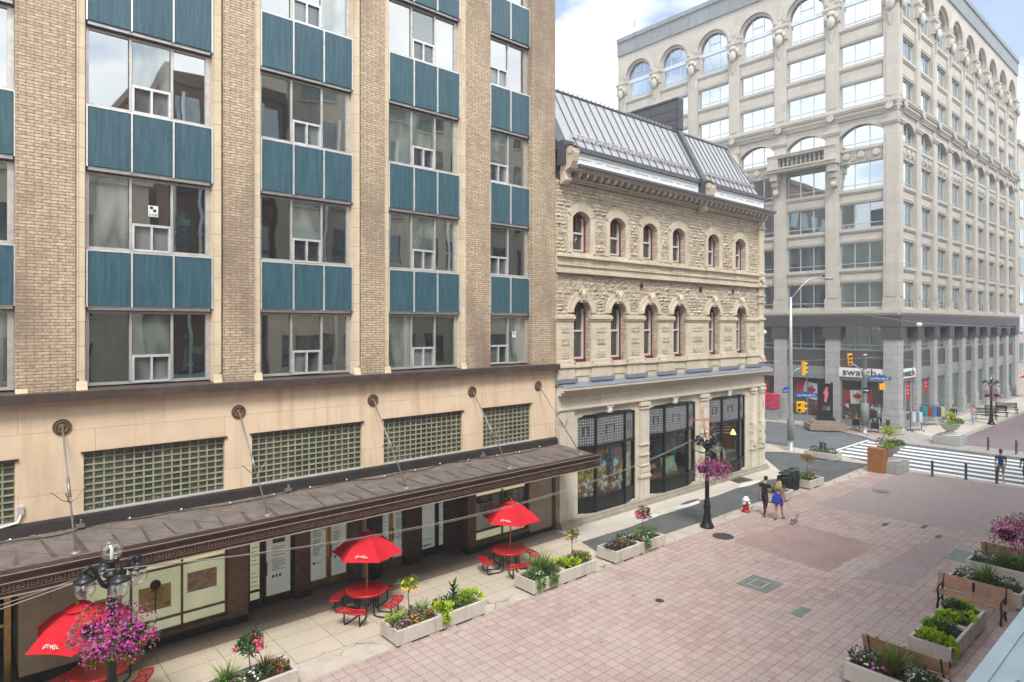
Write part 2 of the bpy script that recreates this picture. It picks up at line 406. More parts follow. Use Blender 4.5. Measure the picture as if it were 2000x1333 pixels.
# ledge and stucco band
m = MB(); m.box(XL,XR+.02,18.76,19.5,6.76,6.94); m.box(XL,XR+.02,18.72,18.76,6.74,6.965); m.hexa([(XL,18.76,6.94),(XR,18.76,6.94),(XR,19.5,6.94),(XL,19.5,6.94),(XL,18.76,6.955),(XR,18.76,6.955),(XR,19.5,7.03),(XL,19.5,7.03)])
P1('ledge', m, M['copper'])
GB = [(-6.6,-3.2),(-2.1,1.10),(2.45,5.80),(6.56,10.09),(10.90,14.19),(15.17,17.63)]
m = MB(); m.box(XL,XR,19.0,19.5,5.42,6.755); m.box(XL,XR,19.0,19.5,3.02,3.93)
xs = [XL]+[q for g in GB for q in g]+[XR]
for a,b in zip(xs[0::2],xs[1::2]): m.box(a,b,19.0,19.5,3.93,5.42)
P1('stucco_wall', m, M['stucco'])
for a,b in GB:
    g = MB(); g.quad((a,19.1,3.93),(b,19.1,3.93),(b,19.1,5.42),(a,19.1,5.42))
    gw = P1('glass_block_window', g, M['block'], recalc=False)
    m = MB(); nx = round((b-a)/.222); nz = 9
    for i in range(nx+1):
        x = a+(b-a)*i/nx; m.box(max(a,x-.019),min(b,x+.019),19.07,19.12,3.93,5.42)
    for i in range(nz+1):
        z = 3.93+1.49*i/nz; m.box(a,b,19.062,19.12,max(3.93,z-.017),min(5.42,z+.017))
    P1('block_joints', m, M['mortar'], gw)
    m = MB(); m.box(a-.06,b+.06,18.95,19.06,5.40,5.44); P1('lintel_flashing', m, M['bronze'], gw)
    m = MB(); m.box(a-.02,b+.02,18.96,19.06,3.90,3.94); P1('sill', m, M['alu_bright'], gw)
# canopy
YC = 16.66
cano = MB(); cano.hexa([(XL,YC,3.40),(XR,YC,3.40),(XR,18.99,3.40),(XL,18.99,3.40),(XL,YC,3.49),(XR,YC,3.49),(XR,18.99,3.63),(XL,18.99,3.63)])
co = P1('canopy', cano, M['roof_flash'])
m = MB(); x = XL+.4
while x < XR-.4:
    w = rnd.uniform(.03,.06); t = rnd.uniform(-.15,.15); zz = lambda y: 3.49+(y-YC)/(18.99-YC)*.14
    ya, yb = YC+rnd.uniform(.25,.45), YC+rnd.uniform(1.0,1.7)
    m.hexa([(x,ya,zz(ya)-.01),(x+w*2.2,ya,zz(ya)-.01),(x+t+w,yb,zz(yb)-.01),(x+t,yb,zz(yb)-.01),(x,ya,zz(ya)+.006),(x+w*2.2,ya,zz(ya)+.004),(x+t+w,yb,zz(yb)+.012),(x+t,yb,zz(yb)+.02)]); x += rnd.uniform(.5,.75)
P1('membrane_lap', m, m_plain('dark_membrane_lap', (.085,.07,.065), .8, 0, .35, 6), co)['kind'] = 'stuff'
m = MB(); m.box(XL,XR,YC-.08,YC+.16,3.50,3.535); P1('drip_band', m, M['bronze'], co)
m = MB(); m.hexa([(XL,18.80,3.60),(XR,18.80,3.60),(XR,18.995,3.60),(XL,18.995,3.60),(XL,18.86,3.86),(XR,18.86,3.86),(XR,18.995,3.90),(XL,18.995,3.90)]); P1('flashing', m, M['flash'], co)
m = MB(); m.box(XL,XR,YC,18.99,3.08,3.12); m.box(XL,XR,YC+.1,18.9,3.12,3.39); P1('soffit', m, M['bronze_light'], co)
m = MB(); m.box(XL,XR+.03,YC-.10,YC+.05,3.33,3.53); m.box(XL,XR+.03,YC-.05,YC,3.05,3.33); m.box(XL,XR+.03,YC-.14,YC-.10,3.46,3.52); m.box(XL,XR+.03,YC-.08,YC-.05,3.05,3.09); m.box(XR-.05,XR+.03,YC-.05,18.9,3.06,3.50)
P1('fascia', m, M['bronze'], co)
m = MB(); m.box(XL,XR+.03,YC-.155,YC-.14,3.515,3.533); m.box(XL,XR+.03,YC-.105,YC-.10,3.325,3.345); m.box(XL,XR+.03,YC-.095,YC-.08,3.035,3.062); P1('metal_edge', m, M['edge_light'], co)
m = MB(); s = .235; yb, yf = YC-.068, YC-.049; n = int((XR-.5-XL)/s)
def bar(x0,x1,z0,z1): m.box(x0,x1,yb,yf,z0,z1)
for i in range(n):
    x = XL+i*s; z = 3.12; t = .02
    bar(x,x+t,z,z+.18); bar(x+t,x+s-.05,z+.16,z+.18); bar(x+s-.07,x+s-.05,z+.05,z+.16); bar(x+.055,x+s-.07,z+.05,z+.07); bar(x+.055,x+.075,z+.07,z+.12); bar(x+.075,x+.115,z+.10,z+.12); bar(x+t,x+s,z,z+.02)
P1('greek_key_frieze', m, m_metal('worn_copper_relief',(.20,.125,.095),.5,.2), co)
m = MB()
for r in (.13,.09,.045):
    m.lathe([(r-.018,0),(r,-.02),(r+.018,0)], 18)
rv = [(XR-.16+v[0], YC-.06+v[2], 3.30+v[1]) for v in m.v]; m.v = rv
P1('rosette', m, M['bronze_light'], co)
# ragged moss and spilled grit on the canopy roof
m = MB()
for i in range(900):
    x = rnd.uniform(XL,XR-.3); y = 18.80-abs(rnd.gauss(0,.26)); 
    if y < YC+.1: continue
    z = 3.49+(y-YC)/(18.99-YC)*.14; r = rnd.uniform(.012,.05)
    m.sphere((x,y,z),(r*1.6,r,.012+.2*r*rnd.random()),6,4)
P1('moss', m, m_two('dry_moss', (.15,.125,.08),(.22,.18,.13), 3, .95), co)['kind'] = 'stuff'
# rods
for xa,xb in ((-2.1,-2.05),(2.01,2.06),(6.18,6.33),(10.49,10.63),(14.64,14.85),(18.05,18.57)):
    A = Vector((xa,18.93,6.09)); B = Vector((xb,17.12,3.53))
    m = MB(); m.tube([A,B], .022, 6)
    m.tube([A+(B-A)*.5-(B-A).normalized()*.25, A+(B-A)*.5+(B-A).normalized()*.25], .036, 6)
    c = A+(B-A)*.62
    for dx,dy in ((-.32,.05),(.26,.12),(-.1,-.2)):
        m.tube([c, c+Vector((dx*.5,dy*.5,.07)), c+Vector((dx,dy,.24)), c+Vector((dx*1.12,dy,.29)), c+Vector((dx*1.15,dy,.24))], .013, 5)
    m.lathe([(.0,.06),(.10,.05),(.13,0),(0,0)], 10, (B.x,B.y,3.50))
    rod = P1('support_rod', m, M['rodm'], co)
    m = MB(); m.lathe([(0,.05),(.04,.05),(.055,.02),(.12,.02),(.125,.04),(.145,.04),(.15,.015),(.175,.015),(.18,.03),(.195,.03),(.20,0)], 24)
    m.v = [(xa+v[0], 19.0-v[2], 6.10+v[1]) for v in m.v]
    P1('wall_rosette', m, M['rusty'], rod)
# cable with small bulbs lying on the canopy roof
m = MB(); pts = []; 
for i in range(90):
    x = XL+ (XR-.4-XL)*i/89; pts.append((x, 18.55+.12*math.sin(i*.37)+.07*math.sin(i*1.1), 3.64+.02*math.sin(i*.9)))
m.tube(pts,.012,4)
tag(m.build('string_light_cable', M['black']), 'thin black cable with clear bulbs lying along the weathered canopy roof', 'cable')
cab = bpy.data.objects['string_light_cable']
m = MB()
for i in range(2,88,4): m.sphere((pts[i][0],pts[i][1]-.03,pts[i][2]+.05),.03,6,4)
m.build('bulb', M['alu_bright'], cab)
m = MB()
for x in (2.35,7.5,14.9): m.box(x-.1,x+.08,18.6,18.7,3.66,3.74); m.box(x-.02,x+.02,18.6,18.7,3.74,3.85)
m.build('junction_box', M['rodm'], cab)
m = MB(); m.box(1.14,1.26,18.93,19.0,4.12,4.32); m.tube([(1.2,18.95,4.12),(1.15,18.93,3.95),(.7,18.9,3.88),(-.5,18.85,3.86)],.03,6); P1('meter_box', m, M['alu_bright'])

# storefront ---------------------------------------------------------------
def shop_window(name, xs, y, zs, fm, pm, fw=.05, sill=True):
    """grid of mullions at xs and bars at zs"""
    m = MB(); a, b = xs[0], xs[-1]
    for x in xs: m.box(x-fw/2,x+fw/2,y-.06,y+.05,zs[0],zs[-1])
    for z in zs:
        for q,w in zip(xs[:-1],xs[1:]): m.box(q+fw/2,w-fw/2,y-.05,y+.05,z-fw/2,z+fw/2)
    o = P1(name, m, fm)
    for r,(za,zb) in enumerate(zip(zs[:-1],zs[1:])):
        g = MB()
        for q,w in zip(xs[:-1],xs[1:]): g.quad((q+fw/2,y+.01,za+fw/2),(w-fw/2,y+.01,za+fw/2),(w-fw/2,y+.01,zb-fw/2),(q+fw/2,y+.01,zb-fw/2))
        P1('pane', g, pm[r], o, weld=False, recalc=False)
    return o
m = MB(); m.box(1.18,2.36,19.02,21.2,.26,3.07); P1('marble_pier', m, M['marble'])
m = MB()
for q in ((1.16,2.38,19.0,21.2,0,.26),(2.38,5.89,19.02,19.5,0,.24),(5.89,6.45,18.98,21.2,0,.22),(14.45,17.6,19.0,19.5,0,.24),(17.6,18.93,19.03,21,0,.16),(6.45,8.07,19.68,20,0,.12),(12.3,14.4,19.95,20.3,0,.2),(8.07,8.57,19.5,19.9,0,.2)): m.cut(); m.box(*q)
P1('base_course', m, M['black'])
m = MB()
for q in ((5.89,6.45,19.0,21.2,.22,3.07),(2.36,2.47,19.0,19.3,.24,3.07),(8.07,8.57,19.52,20.2,.2,3.07),(14.45,14.86,19.02,21.2,.24,3.07),(17.5,17.6,19.02,19.3,.24,3.07),(18.93,19.05,18.98,21,0,3.07)): m.cut(); m.box(*q)
P1('bronze_pier', m, M['bronze_light']); m = MB(); m.box(2.47,5.89,19.0,19.25,.24,.36).cut(); m.box(14.86,17.5,19.02,19.25,.24,.36)
P1('window_sill', m, M['bronze_light'])
m = MB(); m.box(12.2,12.82,19.6,21.2,0,2.62).cut(); m.box(14.05,14.448,19.3,21.2,0,3.07); P1('dark_pier', m, M['bronze']); m = MB(); m.box(6.45,14.05,19.62,20.3,2.62,3.07); P1('door_header', m, M['bronze'])
m = MB(); m.box(17.6,18.93,19.05,21,.16,3.07); P1('marble_panel', m, M['marble'])
w1 = shop_window('display_window', [2.49,3.50,4.72,5.87], 19.14, [.38,.70,2.05,3.04], M['bronze_light'], [M['frost'],M['frost'],M['frost_warm']])
w2 = shop_window('display_window', [14.88,16.24,17.48], 19.16, [.38,.72,2.05,3.04], M['bronze_light'], [M['frost'],m_glass('poster_glass',(.9,.95,1),refl=.1,inner=[(.4,(.05,.05,.05)),(.5,(.16,.14,.12)),(.62,(.40,.36,.33))]),M['frost_warm']])
# art prints hung inside the display window
def art(x0,x1,z0,z1,kind,par):
    m = MB(); m.box(x0,x1,19.115,19.135,z0,z1)
    k = NB('art_print'); w3 = k.coord(world=True, scale=(1,1,1.6)); n = k.noise(w3, 4.2 if kind else 3.0, 6, .65, .6)
    k.color(k.ramp(n, [(.36,(.17,.16,.17)),(.46,(.32,.24,.20)),(.55,(.46,.31,.22)),(.7,(.48,.42,.31))] if kind else [(.36,(.12,.11,.09)),(.46,(.40,.30,.09)),(.55,(.52,.40,.14)),(.7,(.40,.37,.29))])); k.done(.5)
    return P1('art_print', m, k.m, par)
art(4.86,5.62,1.22,1.75,1,w1); art(3.68,4.45,.98,1.62,0,w1); art(2.7,3.3,.95,1.6,0,w1)
m = MB(); m.lathe([(0,-.01),(.13,-.01),(.13,.01),(0,.01)],18); m.v = [(4.07+v[0],19.10+v[2],1.66+v[1]) for v in m.v]; m.box(4.055,4.085,19.095,19.11,.9,1.55); P1('poster_disc', m, M['bronze'], w1)
def door(name, x0, x1, y, z1, fm, pm, handle=None, hm=None, par=None):
    m = MB(); fw = .075
    m.box(x0,x0+fw,y-.05,y+.02,.05,z1); m.box(x1-fw,x1,y-.05,y+.02,.05,z1); m.box(x0+fw,x1-fw,y-.05,y+.02,z1-fw,z1); m.box(x0+fw,x1-fw,y-.05,y+.02,.05,.27)
    d = P1(name, m, fm)
    g = MB(); g.quad((x0+fw,y-.01,.27),(x1-fw,y-.01,.27),(x1-fw,y-.01,z1-fw),(x0+fw,y-.01,z1-fw)); P1('pane', g, pm, d, recalc=False)
    if handle is not None:
        h = MB(); h.box(handle-.03,handle+.03,y-.13,y-.05,.95,1.35); P1('handle', h, hm or fm, d)
    return d
POST = []
def lines(par, x0, x1, y, z0, z1, n, head=None, hsize=.12, icon=0):
    """printed notice: small text bars, a bold heading, and little square icons"""
    m = MB()
    for i in range(n):
        z = z1-(z1-z0)*(i+.5)/n
        if rnd.random() < .14: continue
        m.box(x0+.02*rnd.random(), x1-(x1-x0)*rnd.uniform(.0,.45), y-.006, y-.002, z-.008, z+.008)
    for i in range(icon): m.box(x0+i*.11, x0+i*.11+.07, y-.006,y-.002, z0-.2, z0-.12)
    if m.v: P1('notice_print', m, M['ink'], par)
    if head:
        t = text_mesh('poster_text', head, hsize, Vector((x0,y-.006,z1+.16)), ROT_Y, M['ink'], None, .001, 'LEFT')
        attach(t, par)
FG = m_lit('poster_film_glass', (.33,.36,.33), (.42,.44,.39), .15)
d = door('glass_door', 6.66,7.10,19.72,2.62, M['bronze'], M['frost']); lines(d,6.76,7.0,19.70,.5,2.3,14)
m = MB(); m.box(6.73,7.03,19.665,19.72,.5,.56); P1('push_bar', m, M['bronze'], d)
d = door('glass_door', 7.14,8.05,19.70,2.62, M['bronze'], FG, 7.19, M['bronze']); lines(d,7.4,7.85,19.69,1.0,1.75,12,None,.1,3)
m = MB(); m.box(7.42,7.80,19.672,19.686,1.85,2.35); P1('poster_photo', m, m_plain('dark_photo',(.07,.065,.06),.5,0,.8,9), d)
d = door('glass_door', 8.62,9.34,19.92,2.62, M['gold'], FG, 9.30, M['gold']); lines(d,8.80,9.15,19.90,1.05,1.85,16,'PUBLIC\nART\nPROGRAM',.115)
heart = [(0,-.05),(.05,0),(.045,.035),(.02,.045),(0,.025),(-.02,.045),(-.045,.035),(-.05,0)]
def hearts(par,x,y,z):
    m = MB(); m.prism([(x+q[0],z+q[1]) for q in heart], y-.006, y-.002, 'y'); P1('heart_mark', m, M['ink'], par)
    t = text_mesh('poster_text','l Main',.07,Vector((x+.09,y-.006,z)),ROT_Y,M['ink'],None,.001,'LEFT'); attach(t, par)
hearts(d,8.85,19.90,.82)
d = door('glass_door', 9.36,10.06,19.92,2.62, M['gold'], FG, 9.41, M['gold']); lines(d,9.52,9.86,19.90,1.15,1.85,14,"PROGRAMME\nD'ART\nPUBLIC",.1); hearts(d,9.58,19.90,.88)
m = MB(); m.box(10.06,10.32,19.5,20.2,0,3.07); P1('bronze_pier', m, M['bronze_light'])
m = MB(); m.box(10.33,10.44,19.32,20.0,.12,2.62); P1('marble_panel', m, M['marble'])
m = MB(); m.lathe([(.36,0),(.36,2.86)],20,(10.80,19.62,0)); m.lathe([(0,2.86),(.4,2.86),(.4,2.95),(0,2.95)],20,(10.80,19.62,0)); P1('black_column', m, M['black'])
m = MB(); m.box(10.44,11.16,19.3,19.9,2.96,3.06); P1('brass_cap', m, M['gold'])
d = door('glass_door', 11.18,11.74,20.0,2.66, M['gold'], FG, 11.70, M['gold']); lines(d,11.30,11.6,19.98,.6,2.3,24)
d = door('glass_door', 11.76,12.42,20.0,2.66, M['gold'], FG, 11.81, M['gold']); lines(d,11.93,12.3,19.98,.9,2.3,22)
d = door('glass_door', 12.83,13.72,20.02,2.62, M['bronze'], FG); lines(d,13.05,13.5,20.0,.55,.9,3,None,.1,4)
m = MB(); m.box(13.1,13.45,19.985,20.005,1.95,2.45); P1('poster_photo', m, m_plain('face_photo',(.16,.11,.09),.5,0,.8,11), d)
d = door('glass_door', 13.74,14.10,20.02,2.62, M['bronze'], FG); lines(d,13.83,14.02,20.0,.6,2.3,13)
m = MB(); m.box(-6,.55,19.66,19.7,.1,2.9); P1('shop_front_glass', m, m_glass('dark_shop_glass',refl=.12))
m = MB(); m.box(.92,1.05,19.5,19.72,0,2.95); m.box(-6,.92,19.55,19.68,1.35,1.42); m.box(-6,.92,19.5,19.72,2.9,3.0); m.box(.5,.56,19.55,19.72,0,2.9); P1('door_frame', m, M['gold'])
# paper markers stuck on the office windows
def marker(x, z, w, txt, y=19.318):
    m = MB(); m.box(x-w/2,x+w/2,y-.004,y,z-w*.62,z+w*.62); o = P1('window_marker', m, M['paper'])
    k = MB(); q = w*.2
    for dx,dz in ((-.22,.32),(.1,.02)): k.box(x+dx*w-q/2,x+dx*w+q,y-.008,y-.005,z+dz*w-q/2,z+dz*w+q)
    P1('checker_print', k, M['ink'], o)
    if txt:
        t = text_mesh('marker_text', txt, w*.34, Vector((x,y-.007,z-w*.42)), ROT_Y, M['ink'], None, .001); attach(t, o)
marker(4.06,11.66,.24,'A-038'); marker(17.02,8.22,.2,None)
# ------------------------------------------------------------------ stone corner building
def m_rock():
    k = NB('rock_faced_sandstone'); v = k.coord(wall=True, world=True); w3 = k.coord(world=True)
    wob = k.noise(w3, 3.0, 3); 
    b = k.new('ShaderNodeTexBrick', offset=.37, squash=1.6, squash_frequency=3); b.inputs['Scale'].default_value = 1
    b.inputs['Brick Width'].default_value = .46; b.inputs['Row Height'].default_value = .165; b.inputs['Mortar Size'].default_value = .012; b.inputs['Mortar Smooth'].default_value = .4
    b.inputs['Color1'].default_value = (.70,.625,.49,1); b.inputs['Color2'].default_value = (.56,.475,.355,1); b.inputs['Mortar'].default_value = (.40,.335,.255,1)
    k.link(v, b.inputs['Vector'])
    n = k.noise(w3, 5.5, 7, .68, .4); n2 = k.noise(w3, 17, 5, .6)
    col = k.mix(.55, b.outputs['Color'], k.ramp(n, [(.3,.42),(.62,1.15)]), 'MULTIPLY')
    col = k.mix(k.ramp(k.noise(w3, .9, 4), [(.55,0),(.75,.5)]), col, (.40,.20,.10))
    k.color(col)
    h = k.mix(.35, n, n2); h = k.mix(k.ramp(b.outputs['Fac'], [(0,.0),(1,.8)]), h, 0.0)
    k.bump(h, .9, .12); return k.done(.9, 0, .2)
M['rock'] = m_rock()
M['ash'] = m_stone('dressed_sandstone', (.69,.615,.48), 1.1, .42, var=.15, streak=.35, dirt=(.24,.15,.08), gap=.006)
M['lime'] = m_stone('pale_limestone', (.70,.645,.545), 2.2, 1.1, var=.09, streak=.25, dirt=(.34,.26,.17), gap=.006)
M['plinth'] = m_stone('grey_plinth_stone', (.40,.36,.30), 3, 3, var=.2, streak=.3)
M['zinc'] = m_metal('dark_standing_seam_zinc', (.115,.12,.135), .42, .06, 1)
M['zinc_pan'] = m_metal('pale_standing_seam_zinc', (.44,.45,.47), .5, .06)
M['zinc_ledge'] = m_metal('blue_grey_sheet_metal', (.30,.34,.41), .45, .12)
M['white'] = m_plain('white_painted_panel', (.80,.82,.83), .5, 0, .04, 3)
M['taupe'] = m_plain('taupe_painted_cornice', (.47,.40,.335), .6, 0, .07, 4)
M['maroon'] = m_plain('maroon_window_paint', (.17,.022,.028), .4, 0, .15, 9)
M['sash'] = m_plain('white_sash_paint', (.62,.60,.56), .5, 0, .06)
M['glass_dark'] = m_glass('old_sash_glass', (.9,.93,.95), refl=.10, wav=.05, inner=[(.35,(.012,.011,.011)),(.7,(.05,.045,.04))])
M['glass_shop'] = m_clear('shop_glass', .05)
M['led'] = m_plain('leaded_light_cames', (.40,.41,.42), .5, .3)
M['led_glass'] = m_glass('leaded_glass', (.8,.9,.95), refl=.16, wav=.25, wscale=14, inner=[(.3,(.07,.078,.085)),(.7,(.16,.17,.18))])
M['shop_in'] = m_plain('shop_interior', (.055,.040,.032), .8, 0, .4, 1.5)
M['shelf'] = m_plain('wooden_shelf', (.20,.085,.035), .6, 0, .25, 5)

b2 = thing('stone_corner_building', 'buff sandstone corner building with arched maroon windows and a zinc mansard roof', 'building', (19.1,19,0))
def P2(name, mb, mat, parent=b2, **kw): return [attach(q.build(name, mat, None, **kw), parent) for q in mb.pieces()][0]
X0, X1 = 19.08, 36.72
WX = [21.22,23.68,26.13,28.55,31.82,34.66]      # right edges of the six window openings
def arch_wall(m, x0, x1, z0, z1, y0, y1, ops, seg=10):
    """wall slab between x0..x1, z0..z1 with arched openings (xl, xr, zb, zspring, rise)"""
    cur = x0
    for xl,xr,zb,zs,rise in ops:
        m.box(cur,xl,y0,y1,z0,z1)
        if zb > z0: m.box(xl,xr,y0,y1,z0,zb)
        half = (xr-xl)/2; c = (xl+xr)/2
        if rise >= half-1e-6: za = lambda x: zs + math.sqrt(max(0,half*half-(x-c)**2))*rise/half
        else:
            rad = (half*half+rise*rise)/(2*rise); za = lambda x: zs+rise-rad+math.sqrt(max(0,rad*rad-(x-c)**2))
        for i in range(seg):
            a = c-half*math.cos(PI*i/seg); b = c-half*math.cos(PI*(i+1)/seg)
            m.hexa([(a,y0,za(a)),(b,y0,za(b)),(b,y1,za(b)),(a,y1,za(a)),(a,y0,z1),(b,y0,z1),(b,y1,z1),(a,y1,z1)])
        cur = xr
    m.box(cur,x1,y0,y1,z0,z1)
def arch_pts(xl, xr, zs, rise, seg, out=0.0):
    half = (xr-xl)/2; c = (xl+xr)/2; pts = []
    rad = (half*half+rise*rise)/(2*rise); zc = zs+rise-rad; a0 = math.asin(min(1,half/rad)); 
    for i in range(seg+1):
        a = -a0+2*a0*i/seg; pts.append((c+(rad+out)*math.sin(a), zc+(rad+out)*math.cos(a)))
    return pts
def arch_ring(m, xl, xr, zs, rise, wid, y0, y1, seg=12):
    p = arch_pts(xl,xr,zs,rise,seg); q = arch_pts(xl,xr,zs,rise,seg,wid)
    for i in range(seg):
        a,b,c,d = p[i],p[i+1],q[i+1],q[i]
        m.hexa([(a[0],y0,a[1]),(b[0],y0,b[1]),(b[0],y1,b[1]),(a[0],y1,a[1]),(d[0],y0,d[1]),(c[0],y0,c[1]),(c[0],y1,c[1]),(d[0],y1,d[1])])
# rock-faced blocks: each course is laid in blocks of uneven length and projection
def rock_blocks(m, z0, z1, ops, wid, seed):
    rr = random.Random(seed); z = z0
    def clear(x, zz):
        for xl,xr,zb,zs,rise in ops:
            if zz < zs and xl-wid < x < xr+wid and zz > zb-.05: return False
            half = (xr-xl)/2; rad = (half*half+rise*rise)/(2*rise); zc = zs+rise-rad
            if zz >= zs and math.hypot(x-(xl+xr)/2, zz-zc) < rad+wid: return False
        return True
    while z < z1-.06:
        h = min(rr.choice((.11,.15,.19,.15)), z1-z); x = X0+.02
        while x < 36.02:
            w = min(rr.uniform(.16,.52), 36.04-x)
            if w > .1:
                g = .007; a, b, c, d = x+g, x+w-g, z+g, z+h-g
                if all(clear(q,s) for q in (a,(a+b)/2,b) for s in (c,d)) :
                    p = rr.uniform(.012,.085); y = 19.0; q = []
                    for i in range(4):
                        for j in range(3):
                            u = i/3; v = j/2; ed = (i in (0,3)) or (j in (0,2))
                            q.append((a+(b-a)*u+(0 if i in (0,3) else rr.uniform(-.02,.02)), y-(.006+p*rr.uniform(.05,.35) if ed else p*rr.uniform(.5,1.15)), c+(d-c)*v))
                    fs = [(i*3+j,(i+1)*3+j,(i+1)*3+j+1,i*3+j+1) for i in range(3) for j in range(2)]
                    ring = [0,3,6,9,10,11,8,5,2,1]; n0 = len(q)
                    q += [(q[k][0],y+.02,q[k][2]) for k in ring]
                    fs += [(ring[k],n0+k,n0+(k+1)%10,ring[(k+1)%10]) for k in range(10)]
                    m.add(q, fs, False)
            x += w
        z += h
# body and back
m = MB(); m.box(X0,X1-.02,19.62,31,4.9,16.0); m.box(X0,X1-.02,20.9,31,0,4.9); m.box(X0,X1-.02,20.6,30.8,16.0,19.1); P2('rear_wall', m, M['ash'])
# first upper floor: round arched windows
W = 1.12
low = [(x-W,x,6.98,9.14,W/2) for x in WX]; upp = [(x-W,x,11.72,13.25,.30) for x in WX]
m = MB(); arch_wall(m, X0, 36.05, 6.9, 10.9, 19.0, 19.6, low); rock_blocks(m, 9.05, 10.82, low, .35, 4); P2('rock_wall', m, M['rock'])
m = MB(); arch_wall(m, X0, 36.05, 11.55, 14.75, 19.0, 19.6, upp); rock_blocks(m, 11.70, 14.70, upp, .37, 9); P2('rock_wall', m, M['rock'])
m = MB()
for xl,xr,zb,zs,rise in low:
    m.cut(); arch_ring(m, xl, xr, zs, rise, .34, 18.95, 19.0); arch_ring(m, xl, xr, zs, rise, .11, 18.90, 18.95)
for xl,xr,zb,zs,rise in upp:
    m.cut(); arch_ring(m, xl, xr, zs, rise, .36, 18.965, 19.0)
    m.box(xl-.32,xl,18.97,19.0,zb,zs+.05); m.box(xr,xr+.32,18.97,19.0,zb,zs+.05); m.box(xr+.02,xr+.34,18.96,18.97,zb,zb+.22)
P2('arch_surround', m, M['ash'])
edges = [X0]+[q for x in WX for q in (x-W,x)]+[36.05]
m = MB(); r = MB()
for a,b in zip(edges[0::2],edges[1::2]):
    a2, b2_ = a+.0, b-.0; m.cut(); r.cut()
    m.box(a2,b2_,18.93,19.0,6.9,8.78)                 # pilaster face
    m.box(a2-.03,b2_+.03,18.88,19.0,8.78,8.86); m.box(a2-.05,b2_+.05,18.84,19.0,8.86,8.98); m.box(a2-.02,b2_+.02,18.88,19.0,8.98,9.05)
    m.box(a2-.04,b2_+.04,18.86,19.0,6.86,7.06)
    m.box(a2-.01,b2_+.01,18.86,19.0,6.05,6.78); m.box(a2-.07,b2_+.07,18.80,19.0,6.78,6.88)
    w = b-a
    for z in (7.3,7.85,8.4): 
        r.box(a+w*.28,b-w*.28,18.905,18.93,z-.12,z+.12)
P2('pilaster', m, M['ash']); P2('rock_block', r, M['rock'])
m = MB()
for a,b in zip(edges[1:-1:2],edges[2:-1:2]):
    m.cut(); m.box(a+.01,b-.01,18.96,19.5,6.05,6.76); m.box(a+.1,b-.1,18.93,18.96,6.38,6.68); m.box(a-.02,b+.02,18.86,19.5,6.76,6.98)
P2('sill_panel', m, M['ash'])
# string course between the storeys
m = MB(); m.box(X0,36.3,18.92,19.5,10.9,11.14); m.box(X0,36.32,18.80,19.5,10.82,10.92); m.box(X0,36.3,18.86,19.5,11.14,11.2); m.box(X0,36.28,18.96,19.5,11.2,11.5); m.box(X0,36.34,18.82,19.5,11.5,11.58); m.box(X0,36.3,18.88,19.5,11.58,11.64)
for x in WX: m.box(x-W-.1,x+.1,18.93,18.96,11.24,11.48); m.box(x-W-.08,x+.12,18.9,19.4,11.64,11.74)
P2('string_course', m, M['ash'])
# keystone masks
for xl,xr,zb,zs,rise in low:
    c = (xl+xr)/2; z = zs+rise+.22
    m = MB(); m.sphere((c,18.86,z),(.15,.12,.21),10,8); m.sphere((c,18.76,z-.02),(.035,.06,.06),6,5); m.sphere((c-.06,18.78,z+.05),.03,6,4); m.sphere((c+.06,18.78,z+.05),.03,6,4)
    m.sphere((c,18.78,z-.12),(.06,.05,.03),6,4); m.sphere((c,18.84,z-.2),(.1,.09,.09),8,5)
    for s in (-1,1): m.tube([(c+s*.12,18.88,z+.15),(c+s*.2,18.86,z+.2),(c+s*.23,18.86,z+.1),(c+s*.17,18.86,z+.04)],.045,5)
    m.prism([(c-.16,z-.34),(c+.16,z-.34),(c+.2,z+.25),(c-.2,z+.25)],18.88,18.97,'y')
    P2('carved_mask', m, M['ash'])
# windows
for row,ops in ((0,low),(1,upp)):
    for xl,xr,zb,zs,rise in ops:
        m = MB(); seg = 12
        p = arch_pts(xl,xr,zs,rise,seg); q = arch_pts(xl+.09,xr-.09,zs,rise-.06,seg)
        for i in range(seg):
            a,b,c,d = q[i],q[i+1],p[i+1],p[i]
            m.hexa([(a[0],19.28,a[1]),(b[0],19.28,b[1]),(b[0],19.5,b[1]),(a[0],19.5,a[1]),(d[0],19.28,d[1]),(c[0],19.28,c[1]),(c[0],19.5,c[1]),(d[0],19.5,d[1])])
        m.box(xl,xl+.09,19.28,19.5,zb,zs); m.box(xr-.09,xr,19.28,19.5,zb,zs); m.box(xl,xr,19.24,19.5,zb,zb+.12)
        w = P2('sash_window', m, M['maroon'])
        s = MB(); zm = (zb+zs+rise)/2+.0
        s.box(xl+.09,xl+.16,19.31,19.48,zb+.12,zs+rise*.3); s.box(xr-.17,xr-.09,19.31,19.48,zb+.12,zs+rise*.3)
        s.box(xl+.16,xr-.17,19.30,19.48,zm-.04,zm+.04); s.box(xl+.16,xr-.17,19.31,19.48,zb+.12,zb+.2)
        P2('sash', s, M['sash'], w)
        s = MB(); c = (xl+xr)/2; s.box(c-.02,c+.02,19.3,19.47,zm+.04,zs+rise-.04); P2('glazing_bar', s, M['maroon'], w)
        pts = [(xl+.09,zb+.12),(xr-.09,zb+.12)]+list(reversed(q))
        g = MB(); g.add([(x,19.40,z) for x,z in pts],[tuple(range(len(pts)))]); P2('pane', g, M['glass_dark'], w, recalc=False)
        if (xl,row) in ((low[0][0],0),(upp[0][0],1)) and row:
            g = MB(); g.tube([(c-.02,19.37,zb+.5),(c+.08,19.37,zb+.75)],.015,4); g.tube([(c-.06,19.37,zb+.62),(c+.12,19.37,zb+.66)],.013,4); P2('hanging_ornament', g, M['sash'], w)
